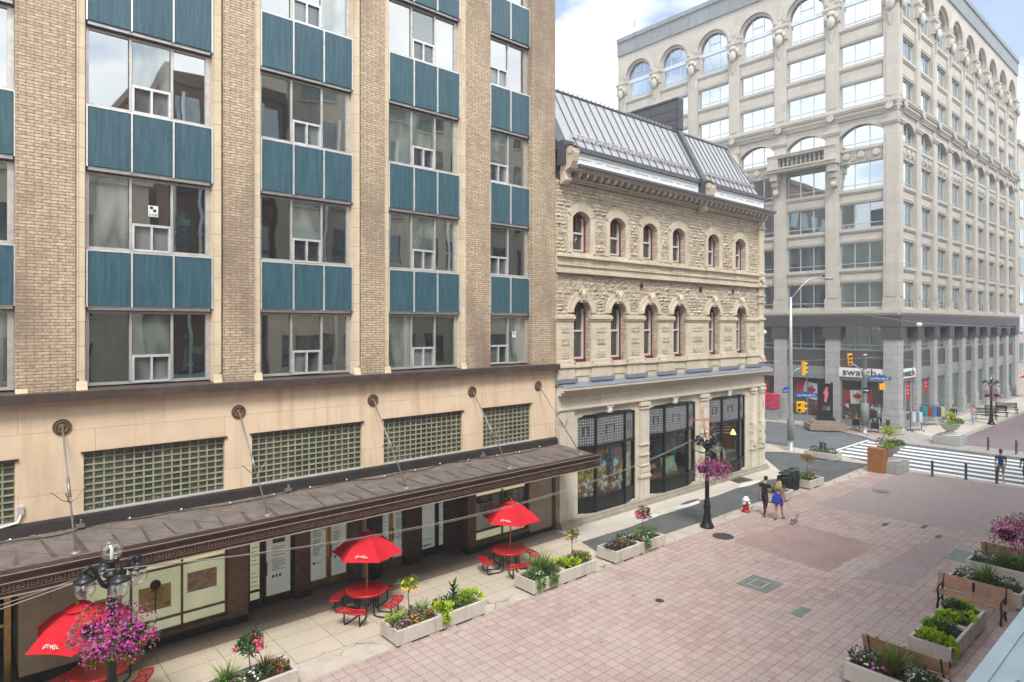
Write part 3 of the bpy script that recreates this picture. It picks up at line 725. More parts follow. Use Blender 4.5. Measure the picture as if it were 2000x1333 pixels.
for x in (24.85,29.95,33.2):
    m = MB(); m.box(x-.1,x+.1,18.94,19.0,10.35,10.62); P2('wall_vent', m, M['iron'])
# corner pier with scrolls
m = MB(); m.box(36.05,36.6,18.86,19.6,6.3,15.0)
for z,o in ((8.9,.08),(10.85,.12),(11.6,.06),(14.3,.08),(14.9,.12),(6.4,.1),(9.9,.06),(10.3,.06)): m.box(36.05-o,36.6+o,18.86-o,19.5,z,z+.12)
for z in (6.62,11.3): m.tube([(36.36,18.74,z),(36.36,18.82,z)],.18,10)
for z in (10.1,14.6): m.tube([(36.32,18.8,z),(36.32,18.86,z)],.14,10)
P2('corner_pier', m, M['ash'])
# bracketed cornice
m = MB(); m.box(X0+.5,36.5,18.82,19.6,14.72,14.80); m.box(X0+.5,36.55,18.70,19.6,14.80,14.86); m.box(X0+.5,36.5,18.86,19.6,14.86,15.10); m.box(X0+.5,36.7,18.34,19.6,15.10,15.17); m.box(X0+.5,36.78,18.26,19.6,15.17,15.24)
for i in range(36):
    x = 20.05+i*.462
    m.box(x-.07,x+.07,18.46,18.86,15.0,15.10); m.box(x-.055,x+.055,18.6,18.86,14.9,15.0)
P2('cornice', m, M['taupe'])
m = MB()
for i in range(36):
    m.cut(); x = 20.05+i*.462; m.sphere((x,18.50,14.95),(.06,.06,.055),7,5); m.sphere((x,18.56,14.88),(.035,.035,.04),6,4); m.box(x-.05,x+.05,18.44,18.5,14.99,15.09)
P2('cornice_bracket', m, M['sash'])
m = MB(); m.box(X0+.55,36.82,18.20,18.75,15.245,15.30); m.box(X0+.55,36.82,18.18,18.22,15.22,15.33); P2('gutter', m, M['zinc'])
# parapet band, eave, mansard
m = MB()
for a,b in ((19.7,29.35),(30.35,36.28)): m.cut(); m.box(a,b,18.72,18.95,15.31,16.0); m.box(a,b,18.64,18.72,15.34,15.40); m.box(a,b,18.68,18.72,15.9,15.99)
P2('white_parapet', m, M['white'])
m = MB(); x = 19.95; k = 0
while x < 36.0:
    w = 1.05 if k%2 == 0 else .42
    if not (28.6 < x < 30.4): m.box(x,x+w,18.712,18.72,15.70,15.745)
    x += w+.28; k += 1
P2('parapet_vent', m, m_plain('vent_shadow_grey',(.42,.44,.46),.6))
m = MB(); m.box(19.7,29.4,18.60,18.95,16.0,16.2); m.box(30.3,36.4,18.60,18.95,16.0,16.2); m.box(19.7,36.4,18.95,30,15.9,16.05)
m.hexa([(19.12,18.95,16.0),(19.72,18.95,16.0),(19.72,20.55,16.0),(19.12,20.55,16.0),(19.12,18.95,16.3),(19.72,18.95,16.3),(19.72,20.55,19.35),(19.12,20.55,19.35)])
m.box(19.12,19.75,18.55,18.95,15.3,16.32); m.box(29.42,30.28,18.5,18.95,15.3,16.25)
P2('eave', m, M['zinc'])
def roof_y(z): return 18.86+(z-16.18)*(20.5-18.86)/(19.2-16.18)
m = MB(); za, zb = 16.18, 19.22
m.hexa([(19.72,roof_y(za),za),(29.9,roof_y(za),za),(29.9,21,za),(19.72,21,za),(19.72,roof_y(zb),zb),(29.9,roof_y(zb),zb),(29.9,21,zb),(19.72,21,zb)])
m.cut(); m.hexa([(30.3,roof_y(za),za),(36.15,roof_y(za),za),(36.15,21,za),(30.3,21,za),(30.3,roof_y(zb),zb),(35.15,roof_y(zb),zb),(35.15,21,zb),(30.3,21,zb)])
P2('mansard_roof', m, M['zinc_pan'])
m = MB()
def seam(x,xt=None):
    xt = x if xt is None else xt
    m.hexa([(x-.013,roof_y(za)-.045,za),(x+.013,roof_y(za)-.045,za),(x+.013,roof_y(za)+.02,za),(x-.013,roof_y(za)+.02,za),(xt-.013,roof_y(zb)-.045,zb),(xt+.013,roof_y(zb)-.045,zb),(xt+.013,roof_y(zb)+.02,zb),(xt-.013,roof_y(zb)+.02,zb)])
x = 20.35
while x < 29.6: seam(x); x += .575
x = 30.55
while x < 34.9: seam(x); x += .48
seam(35.5,34.9); seam(36.12,35.13); m.box(19.72,29.9,20.44,21,19.2,19.27); m.box(30.3,35.2,20.44,21,19.2,19.27)
P2('standing_seam', m, M['zinc'])
m = MB()
for (a,b) in ((20.2,29.4),(30.7,35.9)):
    z = 16.78; y = roof_y(z)-.12
    m.cut(); m.tube([(a,y,z),(b,y,z)],.016,5); m.tube([(a,y-.02,z+.11),(b,y-.02,z+.11)],.016,5)
    x = a+.1
    while x < b: m.box(x-.018,x+.018,y-.03,y+.13,z-.05,z+.13); x += .29
for (a,b) in ((19.8,29.6),(30.5,35.1)):
    m.cut(); m.tube([(a,20.5,19.36),(b,20.5,19.36)],.015,5)
    x = a
    while x < b: m.box(x-.018,x+.018,20.47,20.53,19.25,19.38); x += .32
P2('snow_guard', m, M['alu'])
# fire wall that rises through the roof
m = MB()
pf = [(18.80,16.2),(18.95,16.2),(20.5,19.15),(20.5,20.95),(30,20.95),(30,16.2)]
m.prism([(18.70,16.15),(20.36,19.35),(20.36,20.95),(30,20.95),(30,16.15)], 29.88, 30.32, 'x')
P2('fire_wall', m, M['zinc'])
m = MB(); m.box(29.83,30.37,20.31,30.05,20.95,21.06); m.box(29.84,30.36,20.31,20.36,19.35,20.95)
for y in (22.2,24.2,26.5): m.box(29.86,29.88,y-.012,y+.012,18.5,20.95)
for z in (19.9,20.45): m.box(29.868,29.88,20.4,30,z-.012,z+.012)
P2('fire_wall_cap', m, m_metal('dark_zinc_trim',(.07,.075,.085),.45))
# carved stone end scrolls
for x,w in ((19.42,.34),(29.86,.36)):
    m = MB(); prof = [(18.75,14.55),(18.6,14.7),(18.62,15.05),(18.34,15.15),(18.20,15.4),(18.12,15.75),(18.16,15.95),(18.3,16.05),(18.9,16.05),(18.9,14.55)]
    m.prism(prof, x-w/2, x+w/2, 'x'); m.tube([(x-w/2-.04,18.28,15.86),(x+w/2+.04,18.28,15.86)],.16,10); m.tube([(x-w/2-.03,18.68,14.72),(x+w/2+.03,18.68,14.72)],.12,8)
    P2('carved_scroll', m, M['ash'])
    m = MB(); m.prism([(18.08,15.98),(18.2,16.1),(18.95,16.12),(18.95,16.06),(18.2,16.06)], x-w/2-.06, x+w/2+.06, 'x'); P2('scroll_cap', m, M['zinc'])
# shopfront storey ------------------------------------------------------------
m = MB(); m.prism([(18.42,5.97),(19.6,6.33),(19.6,5.97)], X0+.02, 36.9, 'x')
for a,b in zip(edges[0::2],edges[1::2]): m.box(a-.1,b+.1,18.76,18.92,6.14,6.31)
P2('metal_ledge', m, M['zinc_ledge'])
m = MB(); m.box(X0+.02,36.86,18.44,19.6,5.86,5.965); m.box(X0+.02,36.8,18.56,19.6,5.76,5.86); m.box(X0+.02,36.76,18.72,19.6,5.62,5.76)
x = X0+.2
while x < 36.6: m.box(x,x+.07,18.62,18.72,5.68,5.76); x += .145
m.box(X0+.02,36.7,18.90,19.6,5.06,5.62); m.box(X0+.02,36.74,18.80,19.6,4.98,5.07); m.box(X0+.02,36.72,18.85,19.6,4.93,4.98)
P2('shop_cornice', m, M['lime'])
SH = [(20.40,24.42),(25.50,29.50),(30.80,34.62)]
m = MB(); arch = [(a,b,.34,4.55,.13) for a,b in SH]; arch_wall(m, X0+.02, 36.7, .30, 4.94, 18.98, 19.6, arch); P2('shop_wall', m, M['lime'])
m = MB()
for x,w in ((19.62,.9),(24.96,.62),(30.15,.66),(35.35,.5),(36.35,.5)):
    a, b = x-w/2, x+w/2; m.cut()
    m.box(a,b,18.86,18.98,.30,4.94)
    if w < .8:
        m.box(a-.07,b+.07,18.76,18.98,4.74,4.90); m.box(a-.03,b+.03,18.80,18.98,4.58,4.66)
        for z in (1.55,1.85,2.35,2.85): m.box(a-.03,b+.03,18.80,18.98,z,z+.22 if z < 1.7 else z+.06)
        m.box(a-.08,b+.08,18.76,18.98,1.30,1.42); m.box(a-.05,b+.05,18.80,18.98,1.42,1.52); m.box(a-.04,b+.04,18.82,18.98,.30,1.30)
        if x > 35: m.lathe([(.16,1.55),(.2,2.0),(.13,2.2),(.19,2.6),(.19,2.9),(.12,3.1),(.16,4.5)],10,(x,18.84,0))
P2('shop_pilaster', m, M['lime'])
m = MB(); m.box(X0+.02,36.76,18.62,19.6,0,.16); m.box(X0+.02,36.74,18.70,19.6,.16,.30); P2('plinth', m, M['plinth'])
for a,b in SH:
    c = (a+b)/2
    m = MB(); m.prism([(c-.17,4.93),(c+.17,4.93),(c+.16,4.66),(c+.09,4.5),(c,4.44),(c-.09,4.5),(c-.16,4.66)], 18.84, 18.98, 'y')
    m.sphere((c-.15,18.86,4.9),.065,7,5); m.sphere((c+.15,18.86,4.9),.065,7,5); m.sphere((c,18.85,4.68),(.1,.05,.15),8,6)
    P2('carved_shield', m, M['lime'])
    # bowed bay: three faces
    pl = [(a+.03,19.12),(a+1.0,18.86),(b-1.0,18.86),(b-.03,19.12)]
    fr = MB(); kick = MB(); tr = MB(); lg = MB(); gl = MB(); cm = MB()
    def strip(mb, p, q, z0, z1, t0=-.03, t1=.03):
        d = Vector((q[0]-p[0],q[1]-p[1],0)); nrm = Vector((d.y,-d.x,0)).normalized()
        P_ = [Vector((p[0],p[1],0)),Vector((q[0],q[1],0))]
        vs = [P_[0]+nrm*t1,P_[1]+nrm*t1,P_[1]+nrm*t0,P_[0]+nrm*t0]
        mb.hexa([(v.x,v.y,z0) for v in vs]+[(v.x,v.y,z1) for v in vs])
    for p,q in zip(pl[:-1],pl[1:]):
        strip(kick,p,q,.34,.92,-.05,.05); strip(fr,p,q,.92,1.0,-.05,.075); strip(fr,p,q,3.16,3.28,-.05,.07); strip(fr,p,q,4.52,4.64,-.05,.06)
        L = math.dist(p,q); u = Vector((q[0]-p[0],q[1]-p[1],0))/L
        ip = (p[0]+u.x*.12,p[1]+u.y*.12); iq = (q[0]-u.x*.12,q[1]-u.y*.12)
        strip(kick,ip,iq,.44,.82,.05,.065)
        gl.quad((p[0],p[1],1.0),(q[0],q[1],1.0),(q[0],q[1],3.17),(p[0],p[1],3.17))
        lg.quad((p[0],p[1],3.28),(q[0],q[1],3.28),(q[0],q[1],4.53),(p[0],p[1],4.53))
        nn = max(4,round(L/.13))
        for i in range(1,nn):
            r0 = (p[0]+u.x*L*i/nn-u.x*.008,p[1]+u.y*L*i/nn-u.y*.008); r1 = (r0[0]+u.x*.016,r0[1]+u.y*.016); strip(cm,r0,r1,3.28,4.53,.005,.022)
        for i in range(1,10): z = 3.28+1.25*i/10; strip(cm,p,q,z-.008,z+.008,.005,.021)
        h0 = (p[0]+u.x*L*.36,p[1]+u.y*L*.36); h1 = (p[0]+u.x*L*.64,p[1]+u.y*L*.64)
        for z in (4.08,): strip(tr,h0,h1,z-.012,z+.012,.024,.035)
        for hh in (h0,h1): strip(tr,(hh[0]-u.x*.02,hh[1]-u.y*.02),(hh[0]+u.x*.02,hh[1]+u.y*.02),3.70,4.10,.024,.036)
    for p in pl: fr.box(p[0]-.045,p[0]+.045,p[1]-.09,p[1]+.05,.34,4.64)
    win = P2('bay_shop_window', fr, M['black'])
    P2('kick_panel', kick, M['black'], win); P2('leaded_light', lg, M['led_glass'], win, recalc=False); P2('cames', cm, M['led'], win); P2('came_square', tr, M['black'], win)
    P2('pane', gl, M['glass_shop'], win, recalc=False)
    m = MB(); m.box(a+.05,b-.05,19.16,20.3,.93,.98); m.box(a+.04,b-.04,20.3,20.4,.9,3.2); m.box(a,a+.05,19.2,20.4,.9,3.2); m.box(b-.05,b,19.2,20.4,.9,3.2); m.box(a,b,19.0,20.4,3.2,3.25)
    P2('display_floor', m, M['shop_in'], win)
# painted mural on the first bay window: blossoms, leaves and birds as flat shapes just behind the glass
def mural():
    a,b = SH[0]; pl = [(a+.03,19.12),(a+1.0,18.86),(b-1.0,18.86),(b-.03,19.12)]
    Ls = [math.dist(pl[i],pl[i+1]) for i in range(3)]; tot = sum(Ls)
    def pos(s, z, off=.03):
        s = max(0,min(tot-.001,s))
        for i,L in enumerate(Ls):
            if s <= L or i == 2: break
            s -= L
        p,q = pl[i],pl[i+1]; t = s/Ls[i]; d = Vector((q[0]-p[0],q[1]-p[1])).normalized()
        return (p[0]+(q[0]-p[0])*t-d.y*off, p[1]+(q[1]-p[1])*t+d.x*off, z)
    rr = random.Random(3); parts = {}
    mats = {'mural_background':m_plain('mural_brown',(.10,.055,.035),.6,0,.3,3),'mural_petals':m_two('mural_petals',(.36,.42,.40),(.18,.32,.37),7,.5),'mural_leaves':m_two('mural_leaves',(.28,.26,.03),(.16,.20,.04),5,.5),'mural_wings':m_two('mural_wings',(.015,.17,.24),(.012,.06,.20),6,.5),'mural_figure':m_plain('mural_black',(.012,.012,.014),.6),'mural_pink':m_plain('mural_pink',(.45,.22,.17),.6)}
    for k_ in mats: parts[k_] = MB()
    n = 24; bg = parts['mural_background']
    for i in range(n): s0 = tot*i/n; s1 = tot*(i+1)/n; bg.quad(pos(s0,1.0,.06),pos(s1,1.0,.06),pos(s1,3.16,.06),pos(s0,3.16,.06))
    def petal(mb, s, z, ang, ln, wd, off):
        pts = []
        for k_ in range(8):
            t = 2*PI*k_/8; x = ln*.5+ln*.5*math.cos(t); y = wd*math.sin(t)
            pts.append(pos(s+x*math.cos(ang)-y*math.sin(ang), z+x*math.sin(ang)+y*math.cos(ang), off))
        mb.add(pts,[tuple(range(8))])
    def flower(s,z,r,mb):
        a0 = rr.random()*6; n = 6
        for k_ in range(n): petal(mb, s, z, a0+2*PI*k_/n, r, r*.33, .035+.002*rr.random())
    for cs,cz,k_ in ((.45,1.35,9),(.9,1.5,6),(1.55,1.4,10),(2.4,1.5,9),(2.9,1.4,6),(3.6,1.6,9),(3.55,2.4,6),(1.45,2.15,5),(2.5,2.2,5)):
        for _ in range(k_): flower(cs+rr.gauss(0,.22), max(1.1,min(3.0,cz+rr.gauss(0,.22))), rr.uniform(.06,.10), parts['mural_pink' if rr.random()<.18 else 'mural_petals'])
    for _ in range(46):
        s = rr.uniform(.1,tot-.1); z = rr.choice([rr.uniform(1.1,1.9),rr.uniform(1.5,2.9)])
        petal(parts['mural_leaves'], s, z, rr.uniform(.5,2.6), rr.uniform(.2,.42), rr.uniform(.05,.09), .045+.003*rr.random())
    for s,z in ((.62,1.85),(1.35,1.95),(2.8,2.0)):
        petal(parts['mural_leaves'], s, z, .5, .42, .10, .032); petal(parts['mural_leaves'], s+.28, z+.14, .3, .18, .08, .031); petal(parts['mural_leaves'], s-.2, z-.16, .7, .3, .05, .033)
    c = 2.05
    for z,w in ((2.9,.14),(2.65,.34),(2.4,.42),(2.15,.40),(1.9,.26),(1.6,.16)): petal(parts['mural_figure'], c-w, z, 0, 2*w, .20, .042)
    for dx in (-.16,.16):
        for z,l in ((2.78,.22),(2.6,.2),(2.3,.24),(2.1,.2)):
            for a in (.6,2.5,3.9,5.4): petal(parts['mural_wings'], c+dx+rr.uniform(-.05,.05), z+rr.uniform(-.04,.04), a+rr.uniform(-.3,.3), l*.5, .04, .030)
    for dx in (-.42,.42): flower(c+dx,2.35,.2,parts['mural_petals']); flower(c+dx*1.4,2.5,.16,parts['mural_wings'])
    w = bpy.data.objects['bay_shop_window']
    for k_,mb in parts.items(): P2(k_, mb, mats[k_], w, recalc=False, weld=False)
mural()
# goods shown in the other two bay windows
m = MB(); m.lathe([(0,0),(.13,0),(.05,.12),(.1,.35),(.14,.5),(.05,.75),(.07,.85),(0,.85)],12,(26.05,19.45,.98)); tag(m.build('white_vase', M['sash']), 'tall white turned vase inside the middle bay shop window', 'vase')
m = MB(); m.lathe([(0,0),(.12,0),(.1,.05),(.02,.08),(.02,.3),(.09,.4),(.02,.5),(.02,.55),(0,.55)],10,(26.45,19.5,.98)); m.lathe([(.1,.42),(.22,.42),(.12,.62),(.1,.62)],12,(26.45,19.5,.98)); tag(m.build('table_lamp', M['shelf']), 'small brown table lamp beside the white vase in the shop window', 'lamp')
def cushion(name, x, y, z, w, h, col, lab, cat, tilt=.3):
    k = NB(name); n = k.noise(k.coord(world=True), 5, 4, .6, 1.5); k.color(k.ramp(n, [(.42,col[0]),(.5,col[1]),(.6,col[2])])); k.done(.8)
    mb = MB(); nx = 8; vs = []; fs = []
    for i in range(nx+1):
        for j in range(nx+1):
            u = i/nx; v = j/nx; d = .10*math.sin(PI*u)*math.sin(PI*v)
            vs.append((x+(u-.5)*w, y+v*h*tilt-d, z+v*h))
    for i in range(nx):
        for j in range(nx): q = i*(nx+1)+j; fs.append((q,q+nx+1,q+nx+2,q+1))
    mb.add(vs,fs,True); b = [(vx,vy+2*(.10*0)+.06,vz) for vx,vy,vz in vs]; mb.add(b,[tuple(reversed(f)) for f in fs],True)
    return tag(mb.build(name,k.m), lab, cat)
cushion('tapestry', 27.9,19.40,1.0,1.15,.75,((.02,.13,.13),(.45,.40,.16),(.05,.30,.28)),'teal and gold patterned tapestry lying in the middle bay shop window','tapestry')
cushion('blue_shawl', 28.0,19.95,1.7,1.3,.8,((.01,.06,.09),(.015,.10,.13),(.02,.14,.16)),'dark blue shawl hung behind the patterned tapestry','shawl',.1)
cushion('green_scarf', 28.75,19.8,1.5,.35,1.1,((.02,.18,.17),(.02,.2,.19),(.03,.24,.22)),'turquoise scarf hanging right of the dark blue shawl','scarf',.05)
cushion('landscape_canvas', 32.9,19.45,1.0,.85,.85,((.10,.14,.06),(.42,.42,.28),(.20,.24,.14)),'pale green painted canvas leaning in the bay window beside the corner','canvas')
m = MB(); m.box(25.6,29.4,20.1,20.28,2.55,2.62); m.box(25.6,29.4,20.1,20.28,2.0,2.06); tag(m.build('wooden_shelf', M['shelf']), 'long wooden shelf across the middle bay shop window', 'shelf')
m = MB(); m.lathe([(.05,.28),(.17,0),(.18,-.02)],14,(34.0,19.4,2.28)); lampsh = m
k = NB('lit_lamp_shade'); k.color((.8,.72,.35)); k.b.inputs['Emission Color'].default_value = (1,.85,.35,1); k.b.inputs['Emission Strength'].default_value = .6; k.done(.6)
t = tag(m.build('desk_lamp', k.m), 'small lamp with lit yellow shade in the corner bay window', 'lamp')
m = MB(); m.tube([(34.0,19.4,.98),(34.0,19.4,2.45)],.015,5); m.build('lamp_stand', M['iron'], t)
m = MB()
for i in range(5): 
    z = 2.35+i*.17; m.tube([(31.9,19.6,z+.1),(32.5,19.55,z+.14),(33.1,19.55,z+.08),(33.9,19.6,z)],.03,5)
tag(m.build('wire_garland', M['sash']), 'white looping garlands hung in the corner bay window', 'garland')
m = MB()
for k_ in range(5):
    a = 2*PI*k_/5+.3; m.add([(32.0+.34*math.cos(a),19.4,2.45+.34*math.sin(a)),(32.0+.11*math.cos(a+.63),19.4,2.45+.11*math.sin(a+.63)),(32.0,19.33,2.45),(32.0+.11*math.cos(a-.63),19.4,2.45+.11*math.sin(a-.63))],[(0,1,2),(0,2,3)])
tag(m.build('star_ornament', M['shelf' if False else 'sash']), 'pale star ornament hanging in the corner bay window', 'star')
# ------------------------------------------------------------------ ten storey limestone corner block
M['b3'] = m_stone('grey_limestone', (.55,.52,.465), 1.6, .8, var=.06, streak=.22, dirt=(.30,.27,.23), gap=.006, bump=.1)
M['b3win'] = m_glass('sky_glass', (.90,.97,.98), refl=.60, wav=.012, wscale=.6, inner=[(.35,(.03,.05,.055)),(.7,(.10,.14,.15))])
M['b3low'] = m_glass('teal_tinted_glass', (.82,.93,.96), refl=.36, wav=.03, wscale=.5, inner=[(.35,(.02,.035,.04)),(.7,(.10,.14,.15))])
M['b3metal'] = m_metal('silver_mullion', (.55,.60,.64), .4)
M['b3roof'] = m_stone('grey_metal_parapet', (.26,.29,.31), 2.3, 12, var=.14, streak=.3, dirt=(.16,.18,.2), rough=.6, gap=.03)
M['plum'] = m_stone('plum_grey_cladding', (.095,.082,.090), 3.1, 5, var=.08, streak=.2, rough=.6, gap=.012)
M['granite'] = m_stone('grey_granite', (.44,.45,.45), 1.4, .62, var=.07, streak=.15, rough=.6, gap=.014)
M['greyframe'] = m_metal('grey_shop_frame', (.33,.36,.38), .5)
CX_, CY_ = 57.0, 18.1
b3 = thing('limestone_office_block', 'tall pale limestone office block with arched top windows on the far street corner', 'building', (CX_,CY_,0))
def P3(name, mb, mat, parent=b3, **kw): return [attach(q.build(name, mat, None, **kw), parent) for q in mb.pieces()][0]
ROWS3 = [(10.05,12.2,0),(13.35,15.55,0),(16.7,18.85,0),(20.0,22.25,0),(23.5,25.35,1),(27.1,29.0,0),(30.5,32.4,0),(33.85,38.15,2)]
def face3(T, nb, sp, rest_from, low_glass):
    pw = 1.12; L = nb*sp+pw
    st = MB(T); cap = MB(T); rnl = MB(T); pie = MB(T); bal = MB(T); rest = MB(T); restg = MB(T)
    e = .004
    for k in range(nb+1):
        a = k*sp+(e if k == 0 else 0); b = k*sp+pw
        pie.cut(); cap.cut()
        pie.box(a,b,-.6,0,9.86,25.9); pie.box(a,b,-.6,-.04,26.75,39.06)
        pie.box(a+.2,b-.2,0,.045,10.9,24.2); pie.box(a+.2,b-.2,-.04,.01,27.2,32.9)
        pie.box(max(e,a-.09),b+.09,-.3,.10,24.9,25.06); pie.box(max(e,a-.14),b+.14,-.3,.16,25.06,25.3)
        pie.box(max(e,a-.05),b+.05,-.3,.06,9.86,10.8)
        c = (a+b)/2
        rnl.cut(); rnl.tube([(c,.30,26.3),(c,.42,26.3)],.30,12)
        # scrolled capital with shield and drop
        cap.box(max(e,a-.18),b+.18,-.3,.22,35.72,35.92); cap.box(max(e,a-.12),b+.12,-.3,.16,35.58,35.72)
        cap.box(max(e,a-.1),b+.1,-.3,.12,34.6,35.58); cap.sphere((c,.24,34.55),(.38,.22,.55),10,8); cap.sphere((c,.2,35.3),(.42,.18,.26),8,6)
        for s in (-1,1): cap.sphere((c+s*.42,.16,35.0),(.16,.2,.3),7,5)
        cap.prism([(c-.28,34.1),(c+.28,34.1),(c+.08,32.95),(c-.08,32.95)],-.04,.14,'y') if False else cap.hexa([(c-.08,-.05,32.9),(c+.08,-.05,32.9),(c+.08,.06,32.9),(c-.08,.06,32.9),(c-.3,-.05,34.1),(c+.3,-.05,34.1),(c+.3,.16,34.1),(c-.3,.16,34.1)])
        pie.box(a+.36,b-.36,-.05,-.002,36.55,37.7); 
    # spandrels
    for k in range(nb):
        a = k*sp+pw; b = (k+1)*sp
        sps = [(9.86,10.05),(12.2,13.35),(15.55,16.7),(18.85,20.0),(22.25,23.5),(26.75,27.1),(29.0,30.5),(32.4,33.85)]
        for i,(z0,z1) in enumerate(sps):
            st.box(a,b,-.6,-.22,z0,z1)
            if z1-z0 > 1:
                st.box(a,b,-.22,-.06,z1-.22,z1+.02); st.box(a,b,-.22,-.13,z1-.36,z1-.22)
                if i != 4: st.box(a+.1,b-.1,-.22,-.18,z0+.14,z1-.45)
        # roundels
        n = 3; rnl.cut()
        for j in range(n):
            c = a+(b-a)*(j+.5)/n; rnl.tube([(c,-.2,22.85),(c,-.10,22.85)],.30,14); rnl.tube([(c,-.12,22.85),(c,-.06,22.85)],.2,12)
            for s in (-1,1):
                for q in (.42,.52): rnl.box(c+s*q-.025,c+s*q+.025,-.22,-.14,22.45,23.25)
        # segmental arch head over row 5, round arch at the top
        arch3(st, a, b, 24.55, .82, 25.9, -.6, -.10)
        arch3(st, a, b, 36.25, (b-a)/2+.0, 39.06, -.6, -.04)
        rnl.cut(); ring3(rnl, a, b, 36.25, (b-a)/2, .26, -.10, .05); ring3(rnl, a+.24, b-.24, 36.25, (b-a)/2-.24, .24, -.5, -.2)
        st.box(a,a+.24,-.55,-.25,33.85,36.25); st.box(b-.24,b,-.55,-.25,33.85,36.25)
        for z0,z1,kind in ROWS3:
            fr = MB(T); g = MB(T); top = {0:z1, 1:25.3, 2:38.0}[kind]
            w = b-a
            if kind == 2:
                fr.box(a+.24,b-.24,-.5,-.38,35.72,36.12)
                fr.box(a+.24,a+.3,-.5,-.4,z0,35.72); fr.box(b-.3,b-.24,-.5,-.4,z0,35.72)
                for q in (1/3,2/3): fr.box(a+w*q-.03,a+w*q+.03,-.5,-.42,z0,37.75)
                fr.box(a+.24,b-.24,-.5,-.42,z0+.36,z0+.42); fr.box(a+w/3,a+w*2/3,-.5,-.42,36.75,36.81); fr.box(a+.24,b-.24,-.5,-.4,z0,z0+.07)
                g.quad((a+.24,-.47,z0),(b-.24,-.47,z0),(b-.24,-.47,35.8),(a+.24,-.47,35.8))
                c = (a+b)/2; r = w/2-.24; pts = [(c-r*math.cos(PI*i/14),-.475,36.1+r*math.sin(PI*i/14)) for i in range(15)]; g.add(pts,[tuple(range(15))])
            else:
                fr.box(a,a+.09,-.5,-.34,z0,top-.3 if kind else top); fr.box(b-.06,b,-.5,-.4,z0,top-.3 if kind else top)
                for q in (1/3,2/3): fr.box(a+w*q-.035,a+w*q+.035,-.5,-.40,z0,top-.02)
                fr.box(a,b,-.5,-.41,z0+.40,z0+.46); fr.box(a,b,-.5,-.38,z0,z0+.07)
                if not kind: fr.box(a,b,-.5,-.38,top-.08,top)
                g.quad((a,-.45,z0),(b,-.45,z0),(b,-.45,top),(a,-.45,top))
            gm = M['b3low'] if (low_glass and z0 < 19) else M['b3win']
            if k < rest_from:
                o = P3('window', fr, M['b3metal']); P3('pane', g, gm, o, recalc=False)
            else:
                off = len(rest.v); rest.v += fr.v; rest.f += [[i+off for i in f] for f in fr.f]; rest.m += fr.m; rest.sm += fr.sm
                off = len(restg.v); restg.v += g.v; restg.f += [[i+off for i in f] for f in g.f]; restg.m += g.m; restg.sm += g.sm
    # cornices
    for z,o in ((25.9,.06),(26.05,.12),(26.2,.20),(26.48,.30),(26.62,.36)): st.box(e,L,-.6,o,z,z+(.15 if z < 26.3 else .14) if z != 26.2 else 26.48)
    st.box(e,L,-.6,.22,9.56,9.86); st.box(e,L,-.6,.14,9.42,9.56)
    st.box(e,L,-.6,.0,26.75,26.9)
    P3('stone_facade', st, M['b3']); P3('carved_capital', cap, M['b3']); P3('stone_pier', pie, M['b3']); P3('moulding', rnl, M['b3'])
    if rest.v:
        o = P3('far_window', rest, M['b3metal']); o['kind'] = 'stuff'; P3('far_pane', restg, M['b3win'], o, recalc=False)
    ro = MB(T); ro.box(e,L,-.9,.10,39.06,40.55); ro.box(e,L,-.9,.22,40.55,41.0); P3('metal_parapet', ro, M['b3roof'])
    return L
def arch3(m, a, b, zs, rise, z1, y0, y1, seg=12):
    half = (b-a)/2; c = (a+b)/2
    rad = (half*half+rise*rise)/(2*rise); za = lambda x: zs+rise-rad+math.sqrt(max(0,rad*rad-(x-c)**2))
    for i in range(seg):
        p = c-half*math.cos(PI*i/seg); q = c-half*math.cos(PI*(i+1)/seg)
        m.hexa([(p,y0,za(p)),(q,y0,za(q)),(q,y1,za(q)),(p,y1,za(p)),(p,y0,z1),(q,y0,z1),(q,y1,z1),(p,y1,z1)])
def ring3(m, a, b, zs, r, wid, y0, y1, seg=14):
    c = (a+b)/2
    for i in range(seg):
        t0 = PI*i/seg; t1 = PI*(i+1)/seg
        P_ = [(c-math.cos(t)*q, zs+math.sin(t)*q) for t in (t0,t1) for q in (r-.002,r+wid)]
        m.hexa([(P_[0][0],y0,P_[0][1]),(P_[2][0],y0,P_[2][1]),(P_[2][0],y1,P_[2][1]),(P_[0][0],y1,P_[0][1]),(P_[1][0],y0,P_[1][1]),(P_[3][0],y0,P_[3][1]),(P_[3][0],y1,P_[3][1]),(P_[1][0],y1,P_[1][1])])
TL = lambda u,w,z: (CX_-w, CY_+u, z)
TR = lambda u,w,z: (CX_+u, CY_-w, z)
LL = face3(TL, 6, 4.6, 99, True); LR = face3(TR, 9, 4.45, 4, False)
m = MB(); m.box(CX_+.62,CX_+LR-.02,CY_+.62,CY_+LL-.02,0,39.0); m.box(CX_+.62,CX_+LR,CY_+.62,CY_+LL,39.0,39.2); P3('inner_wall', m, M['core'])
m = MB(); m.box(CX_+.3,CX_+LR-.05,CY_+LL-.02,CY_+LL+.02,9,39); P3('rear_wall', m, M['b3'])
